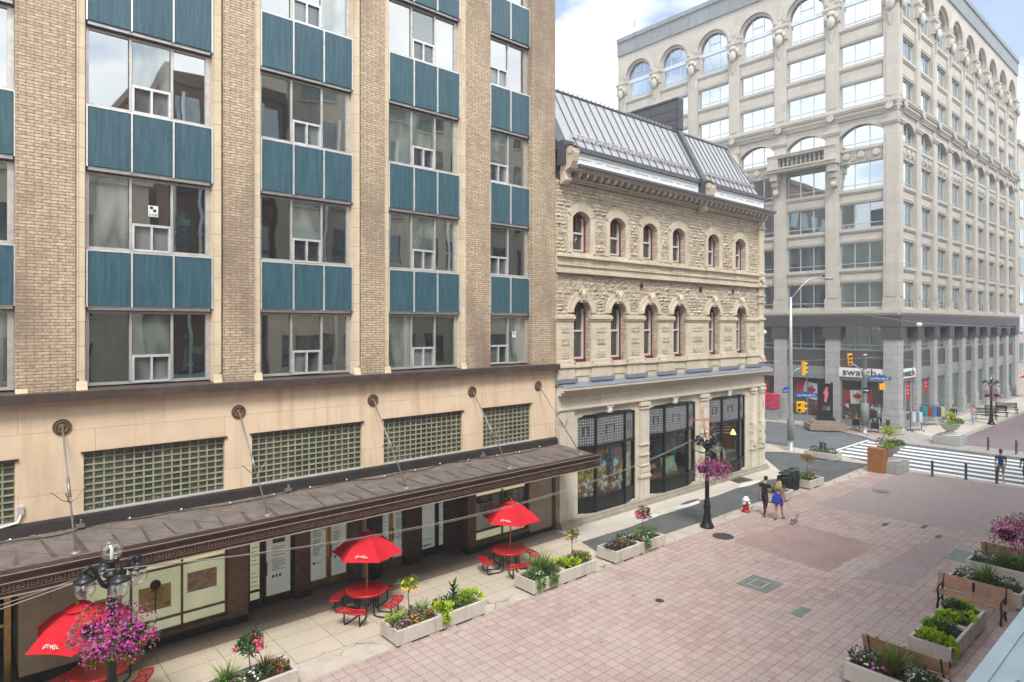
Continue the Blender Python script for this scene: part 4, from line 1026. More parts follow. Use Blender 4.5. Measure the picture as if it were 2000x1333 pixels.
# balcony with balusters on brackets (second bay from the corner)
m = MB(TL); u0, u1 = 4.6-.15, 9.2+1.27
m.box(u0,u1,0,1.0,22.35,22.6); m.box(u0,u1,0,1.1,22.6,22.74); m.box(u0,u1,.06,1.04,23.62,23.80); m.box(u0,u1,.0,1.1,23.8,23.88)
for u in (u0,u1-.95): m.box(u,u+.95,.05,1.02,22.74,23.62)
for u in (u0+.12,u1-.82): 
    m.box(u,u+.7,0,.8,21.7,22.35); m.box(u+.06,u+.64,0,.55,21.2,21.7); m.box(u+.1,u+.6,0,.35,20.5,21.2); m.sphere((u+.35,.36,20.6),(.26,.22,.3),8,6)
bal_ = P3('balcony', m, M['b3'])
m = MB(TL)
for i in range(11):
    u = u0+1.15+i*.395; m.lathe([(.10,22.74),(.06,22.86),(.13,23.08),(.06,23.4),(.10,23.62)],8,(u,.55,0))
P3('baluster', m, M['b3'], bal_)
# ground storeys
def ground3(T, nb, sp, right):
    pw = 1.12; L = nb*sp+pw; e = .004
    pl = MB(T); gr = MB(T); fr = MB(T); mz = MB(T)
    pl.box(e,L,-.6,.16,8.45,9.42)
    for k in range(nb+1):
        a = k*sp+(e if k == 0 else 0); b = k*sp+pw
        gr.cut(); gr.box(a,b,-.62,-.0,0,7.45); gr.box(max(e,a-.08),b+.08,-.62,.07,0,1.5); gr.box(max(e,a-.04),b+.04,-.62,.035,1.5,1.62)
        pl.box(max(e,a-.16),b+.16,-.62,.12,7.45,8.45)
    for k in range(nb):
        a = k*sp+pw; b = (k+1)*sp; w = b-a
        mz.quad((a,-.5,6.55),(b,-.5,6.55),(b,-.5,8.45),(a,-.5,8.45))
        for q in (1/3,2/3): fr.box(a+w*q-.04,a+w*q+.04,-.55,-.42,6.5,8.45)
        fr.box(a,b,-.55,-.42,6.85,6.92); fr.box(a,b,-.55,-.40,6.42,6.56)
        pl.box(a,b,-.6,-.3,4.98 if not (k == 0) else 4.98,6.42)
        fr.box(a,b,-.6,-.25,3.9,4.15); fr.box(a,b,-.55,-.25,0,.55)
        fr.box(a,a+.12,-.55,-.3,.55,3.9); fr.box(b-.12,b,-.55,-.3,.55,3.9); fr.box(a+w*.5-.04,a+w*.5+.04,-.55,-.34,.55,3.9)
        if not (k == 0): fr.box(a,b,-.6,-.22,4.15,4.98)
    P3('granite_pillar', gr, M['granite']); P3('plum_cladding', pl, M['plum']); P3('shop_frame', fr, M['greyframe']); P3('mezzanine_window', mz, M['b3low'], recalc=False)
    for k in range(nb):
        a = k*sp+pw; b = (k+1)*sp
        g = MB(T); g.quad((a,-.40,.55),(b,-.40,.55),(b,-.40,3.9),(a,-.40,3.9)); P3('shop_window', g, M['glass_shop'] if (k < 4 and not right) or k < 2 else M['b3low'], recalc=False)
ground3(TL, 6, 4.6, False); ground3(TR, 9, 4.45, True)
M['red'] = m_plain('display_red', (.42,.025,.03), .6, 0, .1)
# window displays: flags and boards standing just behind the glass
LEAF = [(0,1),(.13,.72),(.28,.8),(.22,.42),(.45,.62),(.52,.48),(.9,.42),(.78,.2),(.86,.12),(.45,-.22),(.5,-.38),(.06,-.32),(.06,-.8),(-.06,-.8),(-.06,-.32),(-.5,-.38),(-.45,-.22),(-.86,.12),(-.78,.2),(-.9,.42),(-.52,.48),(-.45,.62),(-.22,.42),(-.28,.8),(-.13,.72)]
def flag(u, z, w, h, tilt, lab, wv=-.56, T=TL):
    ct, st_ = math.cos(tilt), math.sin(tilt)
    def TT(x,y,zz):
        X_ = x*ct-zz*st_; Z_ = x*st_+zz*ct; return T(u-X_, wv+y, z+Z_)
    f = MB(TT); f.box(-w/4,w/4,-.015,.0,-h/2,h/2)
    o = tag(f.build('flag', M['paper']), lab, 'flag', None)
    f = MB(TT)
    for s in (-1,1): f.box(*sorted((s*w/4,s*w/2)),-.015,.0,-h/2,h/2)
    f.prism([(x*w*.19,zz*h*.36) for x,zz in LEAF],.004,.012,'y'); f.build('red_panel', M['red'], o)
m = MB(TL)
for k in range(4):
    a = k*4.6+1.12; b = (k+1)*4.6; m.box(a,b,-.75,-.70,.5,3.9); m.box(a,b,-.70,-.45,.5,.56)
P3('display_backing', m, m_plain('display_brown',(.10,.07,.055),.8,0,.4,1.4))
flag(7.2,2.75,2.6,1.45,-.16,'tilted red and white maple leaf flag in the shop window behind the traffic pole')
flag(12.3,3.0,2.4,1.2,-.2,'maple leaf flag high in the window left of the granite pillar nearest the pink box')
flag(3.3,2.5,2.3,1.15,.06,'wide maple leaf flag hung in the watch shop window')
rr = random.Random(11)
m = MB(TL)
for i in range(60): 
    u = rr.choice([rr.uniform(1.3,4.4),rr.uniform(5.9,9.0),rr.uniform(10.5,13.5)]); z = rr.choice([.62,.62,1.0,1.5,2.0]); s = rr.uniform(.05,.13); m.mat(rr.randrange(4)); m.box(u-s,u+s,-.62,-.56,z,z+s*rr.uniform(1,3))
P3('window_goods', m, [M['paper'],M['red'],M['ink'],m_plain('goods_gold',(.45,.28,.06),.5)])
def figure_bust(u,z,c,lab):
    f = MB(TL); f.lathe([(0,0),(.2,.0),(.24,.5),(.14,.85),(0,.9)],10,(u,-.55,z)); f.sphere((u,-.55,z+1.05),.11,8,6)
    tag(f.build('mannequin', c), lab, 'mannequin')
figure_bust(6.55,1.0,M['red'],'shop mannequin in a red top beside the tilted flag')
figure_bust(1.55,.9,m_plain('pale_blue_dress',(.45,.55,.60),.7),'mannequin in pale blue beside the granite corner pillar')
t = text_mesh('script_lettering','Roots',.42,Vector((CX_+.395-.02,CY_+1.75,1.75)),ROT_X,M['paper'],None,.002,'CENTER',.35); attach(t,b3)
# shop signs on two sides of the corner
def sign(T, a, b, rot, pos, lab, pos2):
    s = MB(T); s.box(a,b,-.32,-.12,4.2,4.96); o = tag(s.build('shop_sign', M['white']), lab, 'sign')
    attach(text_mesh('sign_text','swatch',.84,pos,rot,M['ink'],None,.02,'CENTER',0,1.15), o)
    s = MB(T); c = pos2
    s.box(c-.16,c+.16,-.12,-.10,4.45,4.52); s.box(c-.035,c+.035,-.12,-.099,4.32,4.66); attach(s.build('red_cross', M['red']), o)
sign(TL,1.12,4.6,ROT_X,Vector((CX_+.10,CY_+3.0,4.60)),'white watch shop sign facing the crossing, left of the granite corner pillar',1.45)
sign(TR,1.12,4.45,ROT_Y,Vector((CX_+2.7,CY_+.10,4.60)),'white watch shop sign on the street side, right of the granite corner pillar',4.1)
# shop doorway on the street side, with red posters
m = MB(TR); m.box(2.6,2.72,-.40,-.3,0,3.9); m.box(4.0,4.12,-.40,-.3,0,3.9); m.box(2.72,4.0,-.4,-.3,1.2,1.3); P3('shop_door', m, M['b3metal'])
for u0,u1,z0,z1,c,lab in ((2.85,3.85,2.3,3.85,M['red'],'red sale poster on the watch shop door'),(6.0,7.0,2.6,4.0,m_plain('poster_blue',(.04,.16,.32),.5),'blue poster in the street window right of the watch shop'),(7.4,8.5,2.6,4.0,M['red'],'red poster beside the blue one in the street window')):
    m = MB(TR); m.box(u0,u1,-.38,-.36,z0,z1); o = tag(m.build('poster', c), lab, 'poster')
    m = MB(TR); c_ = (u0+u1)/2
    for i in range(3): m.box(c_-.2+.04*i,c_+.2-.06*i,-.355,-.35,z0+.5+.3*i,z0+.58+.3*i)
    attach(m.build('poster_print', M['paper']), o)
# aerials on the roof
for x,y,h,lab in ((57.45,44.9,3.4,'thin aerial mast with slanted tip on the limestone roof'),(57.45,46.2,3.4,'thin aerial mast with a flat crossarm at the roof end')):
    m = MB(); m.tube([(x,y,40.9),(x,y,42.2)],.03,5)
    if 'slanted' in lab: m.tube([(x,y,42.1),(x,y-.3,43.2)],.045,5)
    else: m.tube([(x,y,42.15),(x,y+1.5,42.0)],.035,5)
    tag(m.build('roof_aerial', M['rodm']), lab, 'aerial')
# end wall carving where the far edge meets the sky
# ------------------------------------------------------------------ further blocks
def far_block(name, lab, x0, x1, y0, y1, h, mat, glass, face, st=3.6, bay=3.2, z0=4.2, fill=.62):
    t = thing(name, lab, 'building', (x0,y0,0))
    m = MB(); m.box(x0,x1,y0,y1,0,h); m.box(x0-.25,x1+.25,y0-.25,y1+.25,h,h+.6); attach(m.build('wall', mat), t)
    g = MB(); fr = MB(); z = z0
    while z+2.2 < h:
        for f in face:
            if f in 'SN':
                y = y0-.02 if f == 'S' else y1+.02; x = x0+.8
                while x+bay*.7 < x1:
                    g.box(x,x+bay*fill,y-.03,y+.03,z,z+2.1); fr.box(x-.1,x+bay*fill+.1,y-.1,y+.1,z-.14,z-.01); x += bay
            else:
                x = x0-.02 if f == 'W' else x1+.02; y = y0+.8
                while y+bay*.7 < y1:
                    g.box(x-.03,x+.03,y,y+bay*fill,z,z+2.1); fr.box(x-.1,x+.1,y-.1,y+bay*fill+.1,z-.14,z-.01); y += bay
        z += st
    a = attach(g.build('window', glass), t); a['kind'] = 'stuff'
    a = attach(fr.build('sill', mat), t); a['kind'] = 'stuff'
    return t
M['dusk_glass'] = m_glass('far_glass', refl=.3, inner=[(.4,(.03,.035,.04)),(.7,(.12,.15,.15))])
M['band_glass'] = m_glass('band_window_glass', (.7,.8,.8), refl=.12, inner=[(.4,(.012,.016,.016)),(.7,(.07,.095,.09))])
M['redbrick'] = m_brick('dark_red_brick', (.26,.125,.09), (.20,.095,.07), (.12,.09,.08), .24, .08, .01, bump=.2)
M['beige'] = m_stone('beige_stone', (.60,.54,.43), 1.8, .9, var=.07)
far_block('stone_block_beyond', 'grey stone building at the right edge, just beyond the arched limestone block', 99.5,150,18.3,40,31,M['b3'],M['dusk_glass'],'SW')
far_block('red_brick_block', 'red brick office block seen reflected in the limestone building windows', 6,33.5,41,62,28,M['redbrick'],M['dusk_glass'],'ES')
far_block('beige_office_row', 'beige stone office row across the street, seen in the window reflections', -34,8.5,-16,-2.6,16.5,M['beige'],M['band_glass'],'N',3.5,4.4,2.2,.86)
far_block('tall_stone_block', 'tall beige stone block across the street, seen in the window reflections', 16,40,-18,-2.6,27,M['beige'],M['band_glass'],'N',3.6,3.3,2.2,.74)
far_block('brick_infill', 'narrow dark brick building across the street, between two beige blocks', 9,15.6,-16,-2.6,23,M['redbrick'],M['dusk_glass'],'N',3.6,2.1,2.2)
for x in (10.2,11.6,12.9,14.3,19.4,24.6,30.1):
    m = MB(); m.tube([(x,-2.35,2),(x,-2.35,22.5)],.10,8)
    for z in (6,10,14,18): m.box(x-.16,x+.16,-2.6,-2.3,z,z+.1)
    b_ = [o for o in COL.objects if o.name == ('brick_infill' if x < 16 else 'tall_stone_block')][0]
    attach(m.build('drain_pipe', M['white']), b_)
far_block('opposite_corner_block', 'brown stone block past the crossing on the near side of the street', 58,100,-16,-2.6,22,M['beige'],M['dusk_glass'],'NW')
# pale metal ledge of the near building, below the camera
m = MB(); m.box(4.8,13,-2.59,1.46,5.42,5.60); m.box(4.8,13,1.40,1.52,5.34,5.612)
for x in (6.2,7.9,9.6,11.3): m.box(x-.012,x+.012,-2.5,1.40,5.6,5.612)
for k in range(14): m.tube([(5.1+k*.55,1.25,5.6),(5.1+k*.55,1.25,5.615)],.02,8)
lt = tag(m.build('window_ledge', m_plain('pale_blue_ledge',(.50,.63,.66),.4,.0,.10,3)), 'pale blue metal ledge cutting across the bottom right corner', 'ledge')
# ------------------------------------------------------------------ ground
def m_asphalt(name, c, var=.2):
    k = NB(name); w3 = k.coord(world=True)
    n = k.noise(w3, .8, 7, .65); f = k.noise(w3, 60, 2)
    col = k.ramp(n, [(.3,tuple(x*(1-var) for x in c)),(.7,tuple(x*(1+var) for x in c))]); col = k.mix(.4, col, k.ramp(f, [(.3,.55),(.7,1.1)]), 'MULTIPLY')
    k.color(col); k.bump(f, .3, .008); return k.done(.85, 0, .25)
def m_paver(name, c1, c2, mortar, w, h, gap, off=.5, var=.35, patch=(.30,.24,.22), rot=0):
    k = NB(name); w3 = k.coord(world=True); v = w3
    if rot:
        mp = k.new('ShaderNodeMapping'); mp.inputs['Rotation'].default_value = (0,0,rot); k.link(v, mp.inputs[0]); v = mp.outputs[0]
    dv = k.new('ShaderNodeTexNoise'); dv.inputs['Scale'].default_value = 1.3; k.link(v, dv.inputs['Vector'])
    dm = k.new('ShaderNodeMix', data_type='VECTOR'); dm.inputs[0].default_value = .012; k.link(v, dm.inputs[4]); k.link(dv.outputs['Color'], dm.inputs[5])
    b = k.new('ShaderNodeTexBrick', offset=off); b.inputs['Scale'].default_value = 1; b.inputs['Brick Width'].default_value = w; b.inputs['Row Height'].default_value = h
    b.inputs['Mortar Size'].default_value = gap; b.inputs['Mortar Smooth'].default_value = .25; b.inputs['Bias'].default_value = -.1
    for s,c in (('Color1',c1),('Color2',c2),('Mortar',mortar)): b.inputs[s].default_value = (*c,1)
    k.link(dm.outputs[1], b.inputs['Vector'])
    col = k.mix(k.ramp(k.noise(w3, .35, 6, .6), [(.40,0),(.70,.75)]), b.outputs['Color'], patch)
    col = k.mix(var, col, k.ramp(k.noise(w3, 28, 3), [(.3,.45),(.65,1.08)]), 'MULTIPLY')
    # joints stay dark over the patches, a few of them packed with dirt
    col = k.mix(k.ramp(k.noise(w3, 1.1, 3), [(.35,.45),(.65,.95)]), col, k.mix(b.outputs['Fac'], col, mortar))
    st = k.noise(w3, 2.3, 8, .72); col = k.mix(k.ramp(st, [(.585,0),(.72,.7)]), col, (.11,.085,.075))
    k.color(col); k.bump(k.ramp(b.outputs['Fac'], [(0,1),(1,0)]), .35, .012); return k.done(.8, 0, .3)
M['asphalt'] = m_asphalt('road_asphalt', (.145,.155,.165))
M['asphalt_new'] = m_asphalt('patched_asphalt', (.115,.118,.122), .25)
M['concrete'] = m_cracked('cracked_pavement_concrete', (.53,.47,.395))
M['pave_light'] = m_paver('sidewalk_concrete', (.60,.56,.48), (.55,.51,.45), (.30,.27,.24), 2.4, 1.6, .009, 0, .4, (.47,.43,.37))
M['pink'] = m_paver('pink_concrete_pavers', (.51,.385,.345), (.40,.298,.268), (.15,.10,.085), .315, .285, .0075, .04, .5, (.49,.42,.385))
M['redsmall'] = m_paver('small_red_bricks', (.47,.335,.30), (.40,.29,.262), (.28,.205,.185), .21, .105, .008, .5, .5, (.30,.20,.19), R(0))
M['mauve'] = m_paver('grey_mauve_bricks', (.44,.35,.325), (.36,.29,.275), (.23,.185,.175), .21, .105, .008, .5, .6, (.40,.345,.335))
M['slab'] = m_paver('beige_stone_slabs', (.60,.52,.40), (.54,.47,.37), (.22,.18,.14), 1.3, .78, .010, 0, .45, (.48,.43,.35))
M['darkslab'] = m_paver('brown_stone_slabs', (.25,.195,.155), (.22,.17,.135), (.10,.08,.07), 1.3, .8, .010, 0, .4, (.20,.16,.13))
M['farpave'] = m_paver('plum_street_pavers', (.24,.18,.20), (.20,.155,.17), (.10,.08,.08), .6, .4, .012, .5, .4, (.24,.21,.22))
M['paint'] = m_plain('white_road_paint', (.80,.82,.82), .6, 0, .07, 2)
def ground_poly(name, poly, z, mat, kind='structure', thick=None):
    m = MB()
    if name == 'brick_patch':
        rj = random.Random(len(poly)+int(poly[0][0]*7)); q = []
        for i,a in enumerate(poly):
            b = poly[(i+1)%len(poly)]; n = max(1,int(math.dist(a,b)/.33))
            for j in range(n): q.append((a[0]+(b[0]-a[0])*j/n+rj.uniform(-.09,.09), a[1]+(b[1]-a[1])*j/n+rj.uniform(-.09,.09)))
        poly = q
    if thick: m.prism(poly, z-thick, z)
    else: m.add([(x,y,z) for x,y in poly], [tuple(range(len(poly)))])
    o = m.build(name, mat); o['kind'] = kind
    if not thick and o.data.polygons[0].normal.z < 0: o.data.flip_normals()
    return o
ground_poly('ground', [(-400,-300),(500,-300),(500,400),(-400,400)], -.10, M['asphalt'])
ground_poly('pavement', [(-45,-2.6),(42.9,-2.6),(42.9,14.6),(43.2,15.6),(43.9,17.2),(44.4,18.8),(44.4,24),(45.1,27),(45.1,70),(-45,70)], 0, M['concrete'], thick=.3)
ground_poly('pavement', [(52.1,-2.6),(160,-2.6),(160,70),(54.8,70),(54.8,24),(54.2,21.6),(53.2,19.8),(52.1,18.4)], 0, m_cracked('grey_far_pavement',(.37,.355,.34)), thick=.3)
ground_poly('plaza_paving', [(-45,-2.6),(42.2,-2.6),(42.2,14.3),(39.5,14.2),(35,14.55),(33.5,14.85),(-45,14.85)], .004, M['pink'])
ground_poly('sidewalk', [(-45,15.75),(18.0,15.75),(18.9,17.3),(18.9,18.1),(-45,18.1)], .004, M['slab'])
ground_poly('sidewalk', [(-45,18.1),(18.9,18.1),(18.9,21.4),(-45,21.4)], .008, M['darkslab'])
ground_poly('sidewalk', [(18.9,17.26),(24,17.2),(29,17.4),(33.8,17.45),(35.3,16.8),(39.7,20.5),(38,27),(36.8,27),(36.8,18.75),(18.9,18.75)], .004, M['pave_light'])
ground_poly('asphalt_strip', [(18.2,15.55),(21,15.62),(26,15.48),(31,15.45),(34,15.42),(36,14.95),(42.5,15.1),(42.3,16.8),(43.0,18.6),(42.3,20.4),(41.0,21.6),(39.7,20.48),(35.3,16.78),(33.8,17.42),(32.1,17.3),(31,17.5),(29,17.38),(27.2,17.5),(25.9,17.2),(24,17.28),(21.5,17.12),(18.7,17.22)], .008, M['asphalt_new'])
def blob(cx, cy, w, h, n=16, seed=1, j=.25):
    r = random.Random(seed); return [(cx+w*math.cos(2*PI*i/n)*(1-j*r.random()), cy+h*math.sin(2*PI*i/n)*(1-j*r.random())) for i in range(n)]
for i,(x,y,w,h) in enumerate(((26.3,17.42,1.3,.28),(32.4,17.55,1.2,.26),(23.6,17.4,.5,.14))): ground_poly('sidewalk_patch', blob(x,y,w,h,14,i), .012, m_stone('pale_cement_patch',(.70,.69,.65),var=.1) if i == 0 else bpy.data.materials['pale_cement_patch'])
ground_poly('asphalt_strip', blob(26.9,17.62,.9,.16,12,9), .016, M['asphalt_new'])
ground_poly('brick_patch', [(23.3,13.3),(27.4,12.9),(27.2,9.35),(22.9,9.45)], .008, M['redsmall'])
ground_poly('brick_patch', [(23.0,8.65),(30.4,8.1),(30.2,7.3),(23.5,7.1)], .008, M['mauve'])
ground_poly('brick_patch', [(31.1,13.5),(36.8,13.0),(42.2,13.2),(42.2,3),(33,3.2),(31.4,8.2)], .008, M['mauve'])
ground_poly('brick_patch', [(-45,-2),(12.2,-2),(12.9,8.9),(12.0,9.0),(11.6,8.2),(-45,8)], .008, M['redsmall'])
ground_poly('brick_patch', blob(20.9,8.5,.5,.22,4,3,.1), .008, M['redsmall'])
ground_poly('sidewalk', [(58,14.4),(120,14.4),(120,17.5),(58.5,17.5),(57,16.2)], .004, M['pave_light'])
ground_poly('plaza_paving', [(54.5,-2.6),(140,-2.6),(140,14.0),(56,14.0),(54.5,13)], .004, M['farpave'])
ground_poly('brick_patch', [(53.6,17.6),(57,17.6),(57,22.4),(54.6,22.4),(53.9,20)], .004, M['redsmall'])
for i in range(7):
    x = 43.5+i*1.27; y1 = 18.3 if i else 15.4
    ground_poly('crosswalk_stripe', [(x-.31,2.5),(x+.31,2.5),(x+.31,y1),(x-.31,y1)], -.092, M['paint'])
ground_poly('crosswalk_stripe', [(45.1,18.42),(52.0,18.42),(52.0,18.62),(45.1,18.62)], -.088, M['paint'])
ground_poly('lane_line', [(49.6,27),(49.75,27),(49.75,60),(49.6,60)], -.092, M['paint'])
# covers and plates set in the paving: each can be lifted out
def cover(name, lab, cat, poly_or_r, x, y, mat, z=.012, grate=None, thick=.03):
    m = MB()
    if isinstance(poly_or_r,(int,float)):
        r = poly_or_r; m.lathe([(0,z+.006),(r*.55,z+.006),(r*.55,z),(r*.8,z),(r*.8,z+.006),(r,z+.006),(r,z-thick)],28,(x,y,0),smooth=False)
    else: m.prism([(x+a,y+b) for a,b in poly_or_r], z-thick, z+.004)
    return tag(m.build(name, mat), lab, cat)
M['castiron'] = m_plain('worn_cast_iron', (.085,.075,.07), .55, .4, .35, 7, .4, .3)
M['plate'] = m_plain('green_grey_plate', (.19,.22,.205), .6, .2, .2, 3)
cover('manhole_cover','large round iron manhole cover set in the pink paving near the street lamp','manhole',.42,23.55,13.88,M['castiron'])
cover('manhole_cover','round grey manhole cover in the mauve bricks behind the dog walkers','manhole',.42,36.0,12.25,M['plate'])
cover('manhole_cover','tiny round valve cover in the pavers between the planters and the drain','manhole',.13,16.57,11.95,M['castiron'])
cover('manhole_cover','round cover in the dark asphalt near the pale planter by the crossing','manhole',.45,38.8,16.8,M['asphalt_new'],.018)
sq = lambda w,h:[(-w/2,-h/2),(w/2,-h/2),(w/2,h/2),(-w/2,h/2)]
d = cover('drain_plate','square green grey plate with a slotted drain grate in the paving','drain',sq(1.15,1.05),20.15,10.53,M['plate'])
m = MB(); m.box(19.82,20.42,10.32,10.80,.017,.022); m.build('grate_frame', M['alu'], d)
m = MB()
for i in range(7): m.box(19.87+i*.075,19.905+i*.075,10.36,10.76,.022,.026)
m.build('grate_slot', M['ink'], d)
cover('access_plate','small blank green grey plate in the pink paving','plate',sq(.75,.32),19.12,8.70,M['plate'])
cover('access_plate','wide blank grey plate in the paving left of the far bench planter','plate',sq(1.5,.8),28.25,6.85,M['plate'])
cover('pavement_grate','dark rectangular grate in the sidewalk below the corner shop window','grate',[(-.75,-.32),(.55,-.5),(.75,.3),(-.45,.42)],32.8,18.30,M['castiron'],.014)
for x,y,w in ((30.2,10.1,.5),(31.1,8.9,.55),(30.1,8.1,.45)): cover('access_plate','dark thin plate among the mauve bricks, one of three in a row','plate',sq(w,.16),x,y,M['castiron'])['group'] = 'thin plates among the mauve bricks'
cover('pavement_grate','rough grey drain mat beside the lime green planter, near the bottom right','grate',sq(1.3,.6),20.3,4.0,M['castiron'])
# ------------------------------------------------------------------ street furniture
M['redp'] = m_plain('red_powder_coat', (.44,.007,.010), .35, 0, .08, 5, .5)
def m_perf():
    k = NB('perforated_red_steel'); k.color((.40,.005,.009)); k.done(.38,0,.5)
    v = k.coord(world=True); ch = k.new('ShaderNodeTexVoronoi'); ch.inputs['Scale'].default_value = 26; ch.inputs['Randomness'].default_value = 0; k.link(v, ch.inputs['Vector'])
    f = k.ramp(ch.outputs['Distance'], [(.36,0),(.40,1)])
    tr = k.new('ShaderNodeBsdfTransparent'); mx = k.new('ShaderNodeMixShader'); k.link(f, mx.inputs[0]); k.link(tr.outputs[0], mx.inputs[1]); k.link(k.b.outputs[0], mx.inputs[2]); k.link(mx.outputs[0], k.out.inputs[0]); return k.m
M['perf'] = m_perf()
M['canvas'] = m_plain('red_canvas', (.54,.008,.02), .8, 0, .12, 2.2)
M['wood_pole'] = m_plain('orange_wood_pole', (.52,.20,.035), .45, 0, .15, 6)
M['conc'] = m_stone('planter_concrete', (.58,.545,.49), None, None, var=.12, streak=.5, dirt=(.27,.22,.17), bump=.3, stain_pos=(.5,.85))
M['soil'] = m_plain('dark_soil', (.045,.03,.02), .95, 0, .4, 14)
def picnic_table():
    t = thing('picnic_table', '', 'table', (0,0,0), 0, 'red picnic tables under the umbrellas')
    m = MB(); m.lathe([(.05,.735),(.58,.735)],32,smooth=False); m.build('perforated_top', M['perf'], t, recalc=False)
    m = MB(); m.lathe([(.56,.745),(.60,.74),(.61,.715),(.59,.68),(.56,.70)],36)
    for k in range(3):
        a = PI*k/3; m.tube([(-.57*math.cos(a),-.57*math.sin(a),.722),(.57*math.cos(a),.57*math.sin(a),.722)],.016,5)
    m.lathe([(.02,.70),(.06,.70),(.06,.745),(.02,.745)],14); m.build('top_rim', M['redp'], t)
    for k in range(4):
        a0 = k*PI/2+.5
        def P(r,a,z): return (r*math.cos(a0+a), r*math.sin(a0+a), z)
        s = MB(); n = 10
        vs = []; fs = []
        for i in range(n+1):
            a = -.44+.88*i/n
            vs += [P(.80,a,.445),P(1.06,a,.445)]
        for i in range(n): fs.append((2*i,2*i+1,2*i+3,2*i+2))
        s.add(vs,fs); seat = s.build('seat', M['perf'], t, recalc=False)
        s = MB(); loop = [P(.79,-.44+.88*i/n,.44) for i in range(n+1)]+[P(1.07,.44-.88*i/n,.44) for i in range(n+1)]; loop.append(loop[0]); s.tube(loop,.024,6)
        for aa in (-.15,.15): s.tube([P(.79,aa,.435),P(1.07,aa,.435)],.016,5)
        s.build('seat_rim', M['redp'], seat)
        l = MB()
        for aa in (-.26,.26):
            l.tube([P(.93,aa,.43),P(.94,aa,.10),P(.90,aa,.035),P(.80,aa,.025),P(.42,aa*1.5,.025),P(.36,aa*1.6,.05),P(.33,aa*1.7,.12),P(.33,aa*1.7,.70)],.022,6)
        l.tube([P(.33,-.44,.32),P(.12,0,.36),P(.33,.44,.32)],.012,5); l.build('leg', M['black'], t)
    return t
tp = picnic_table()
for i,(x,y,rz,l) in enumerate(((2.53,17.23,.45,'red perforated picnic table behind the black lamp post at the left'),(9.28,17.18,.1,'red perforated picnic table in front of the brass double doors'),(14.71,16.94,.75,'red perforated picnic table farthest from the camera, below the bronze window'))): place(tp,i,(x,y,.008),rz,l)
def umbrella():
    t = thing('patio_umbrella', '', 'umbrella', (0,0,0), 0, 'red umbrellas over the picnic tables')
    m = MB(); m.tube([(0,0,.0),(0,0,2.36)],.024,8); m.sphere((0,0,2.44),(.035,.035,.06),8,6); m.build('pole', M['wood_pole'], t)
    n = 6; rim = 1.06
    vs = []; fs = []; rows = [(.0,2.36),(.30,2.28),(.68,2.08),(1.0,1.80)]
    seg = 6; N = n*seg
    for r,z in rows:
        for k in range(N):
            a = 2*PI*k/N; ph = (k%seg)/seg; c = math.cos(PI/n)/math.cos(2*PI*(ph-.5)/n)
            sag = 1-.10*math.sin(PI*ph)*(r/1.0)
            vs.append((r*rim*c*sag*math.cos(a)/1.0, r*rim*c*sag*math.sin(a), z-.03*math.sin(PI*ph)*(r)))
    for i in range(len(rows)-1):
        for k in range(N): fs.append((i*N+k,i*N+(k+1)%N,(i+1)*N+(k+1)%N,(i+1)*N+k))
    m = MB(); m.add(vs,fs,False); can = m.build('canopy', M['canvas'], t)
    m = MB()
    for k in range(n): a = 2*PI*k/n; m.tube([(0,0,2.30),(1.02*math.cos(a),1.02*math.sin(a),1.79)],.010,4); m.tube([(0,0,1.75),(.5*math.cos(a),.5*math.sin(a),2.04)],.009,4)
    m.build('rib', M['wood_pole'], t)
    m = MB(); v0 = []
    for k in range(N): a = 2*PI*k/N; v0.append((.26*math.cos(a),.26*math.sin(a),2.335))
    m.add(v0+[(0,0,2.43)],[(k,(k+1)%N,N) for k in range(N)],False); m.build('vent_cap', M['canvas'], t)
    # white script on two panels
    for k in (0,3):
        a = 2*PI*(k+.5)/n+ .0
        def S(u,v):
            r = .80-v; z = 2.36-(r)*.56+.012; 
            return (r*math.cos(a)-u*math.sin(a), r*math.sin(a)+u*math.cos(a), z+ .0)
        s = MB()
        for q in range(5):
            u0 = -.16+.07*q; pts = [S(u0+.035*math.cos(t*1.0)*(.7+.3*math.sin(q*2+1))+.015*t/3, .036*math.sin(t*1.3+q)*(1.3 if q in (0,3) else .8)) for t in [x*.55 for x in range(12)]]
            s.tube(pts,.007,4)
        s.build('script_logo', M['paper'], can)
    return t
up_ = umbrella()
for i,(x,y,rz,tilt,l) in enumerate(((2.36,17.23,.22,(.06,-.13),'red umbrella at the left, partly hidden by the flower basket'),(9.28,17.18,.35,(0.0,.02),'red umbrella in the middle, over the table by the brass doors'),(14.71,16.94,.12,(.02,.02),'red umbrella farthest right, over the table by the bronze window'))):
    o = place(up_,i,(x,y,.02),rz,l); o.rotation_euler = (tilt[0],tilt[1],rz)
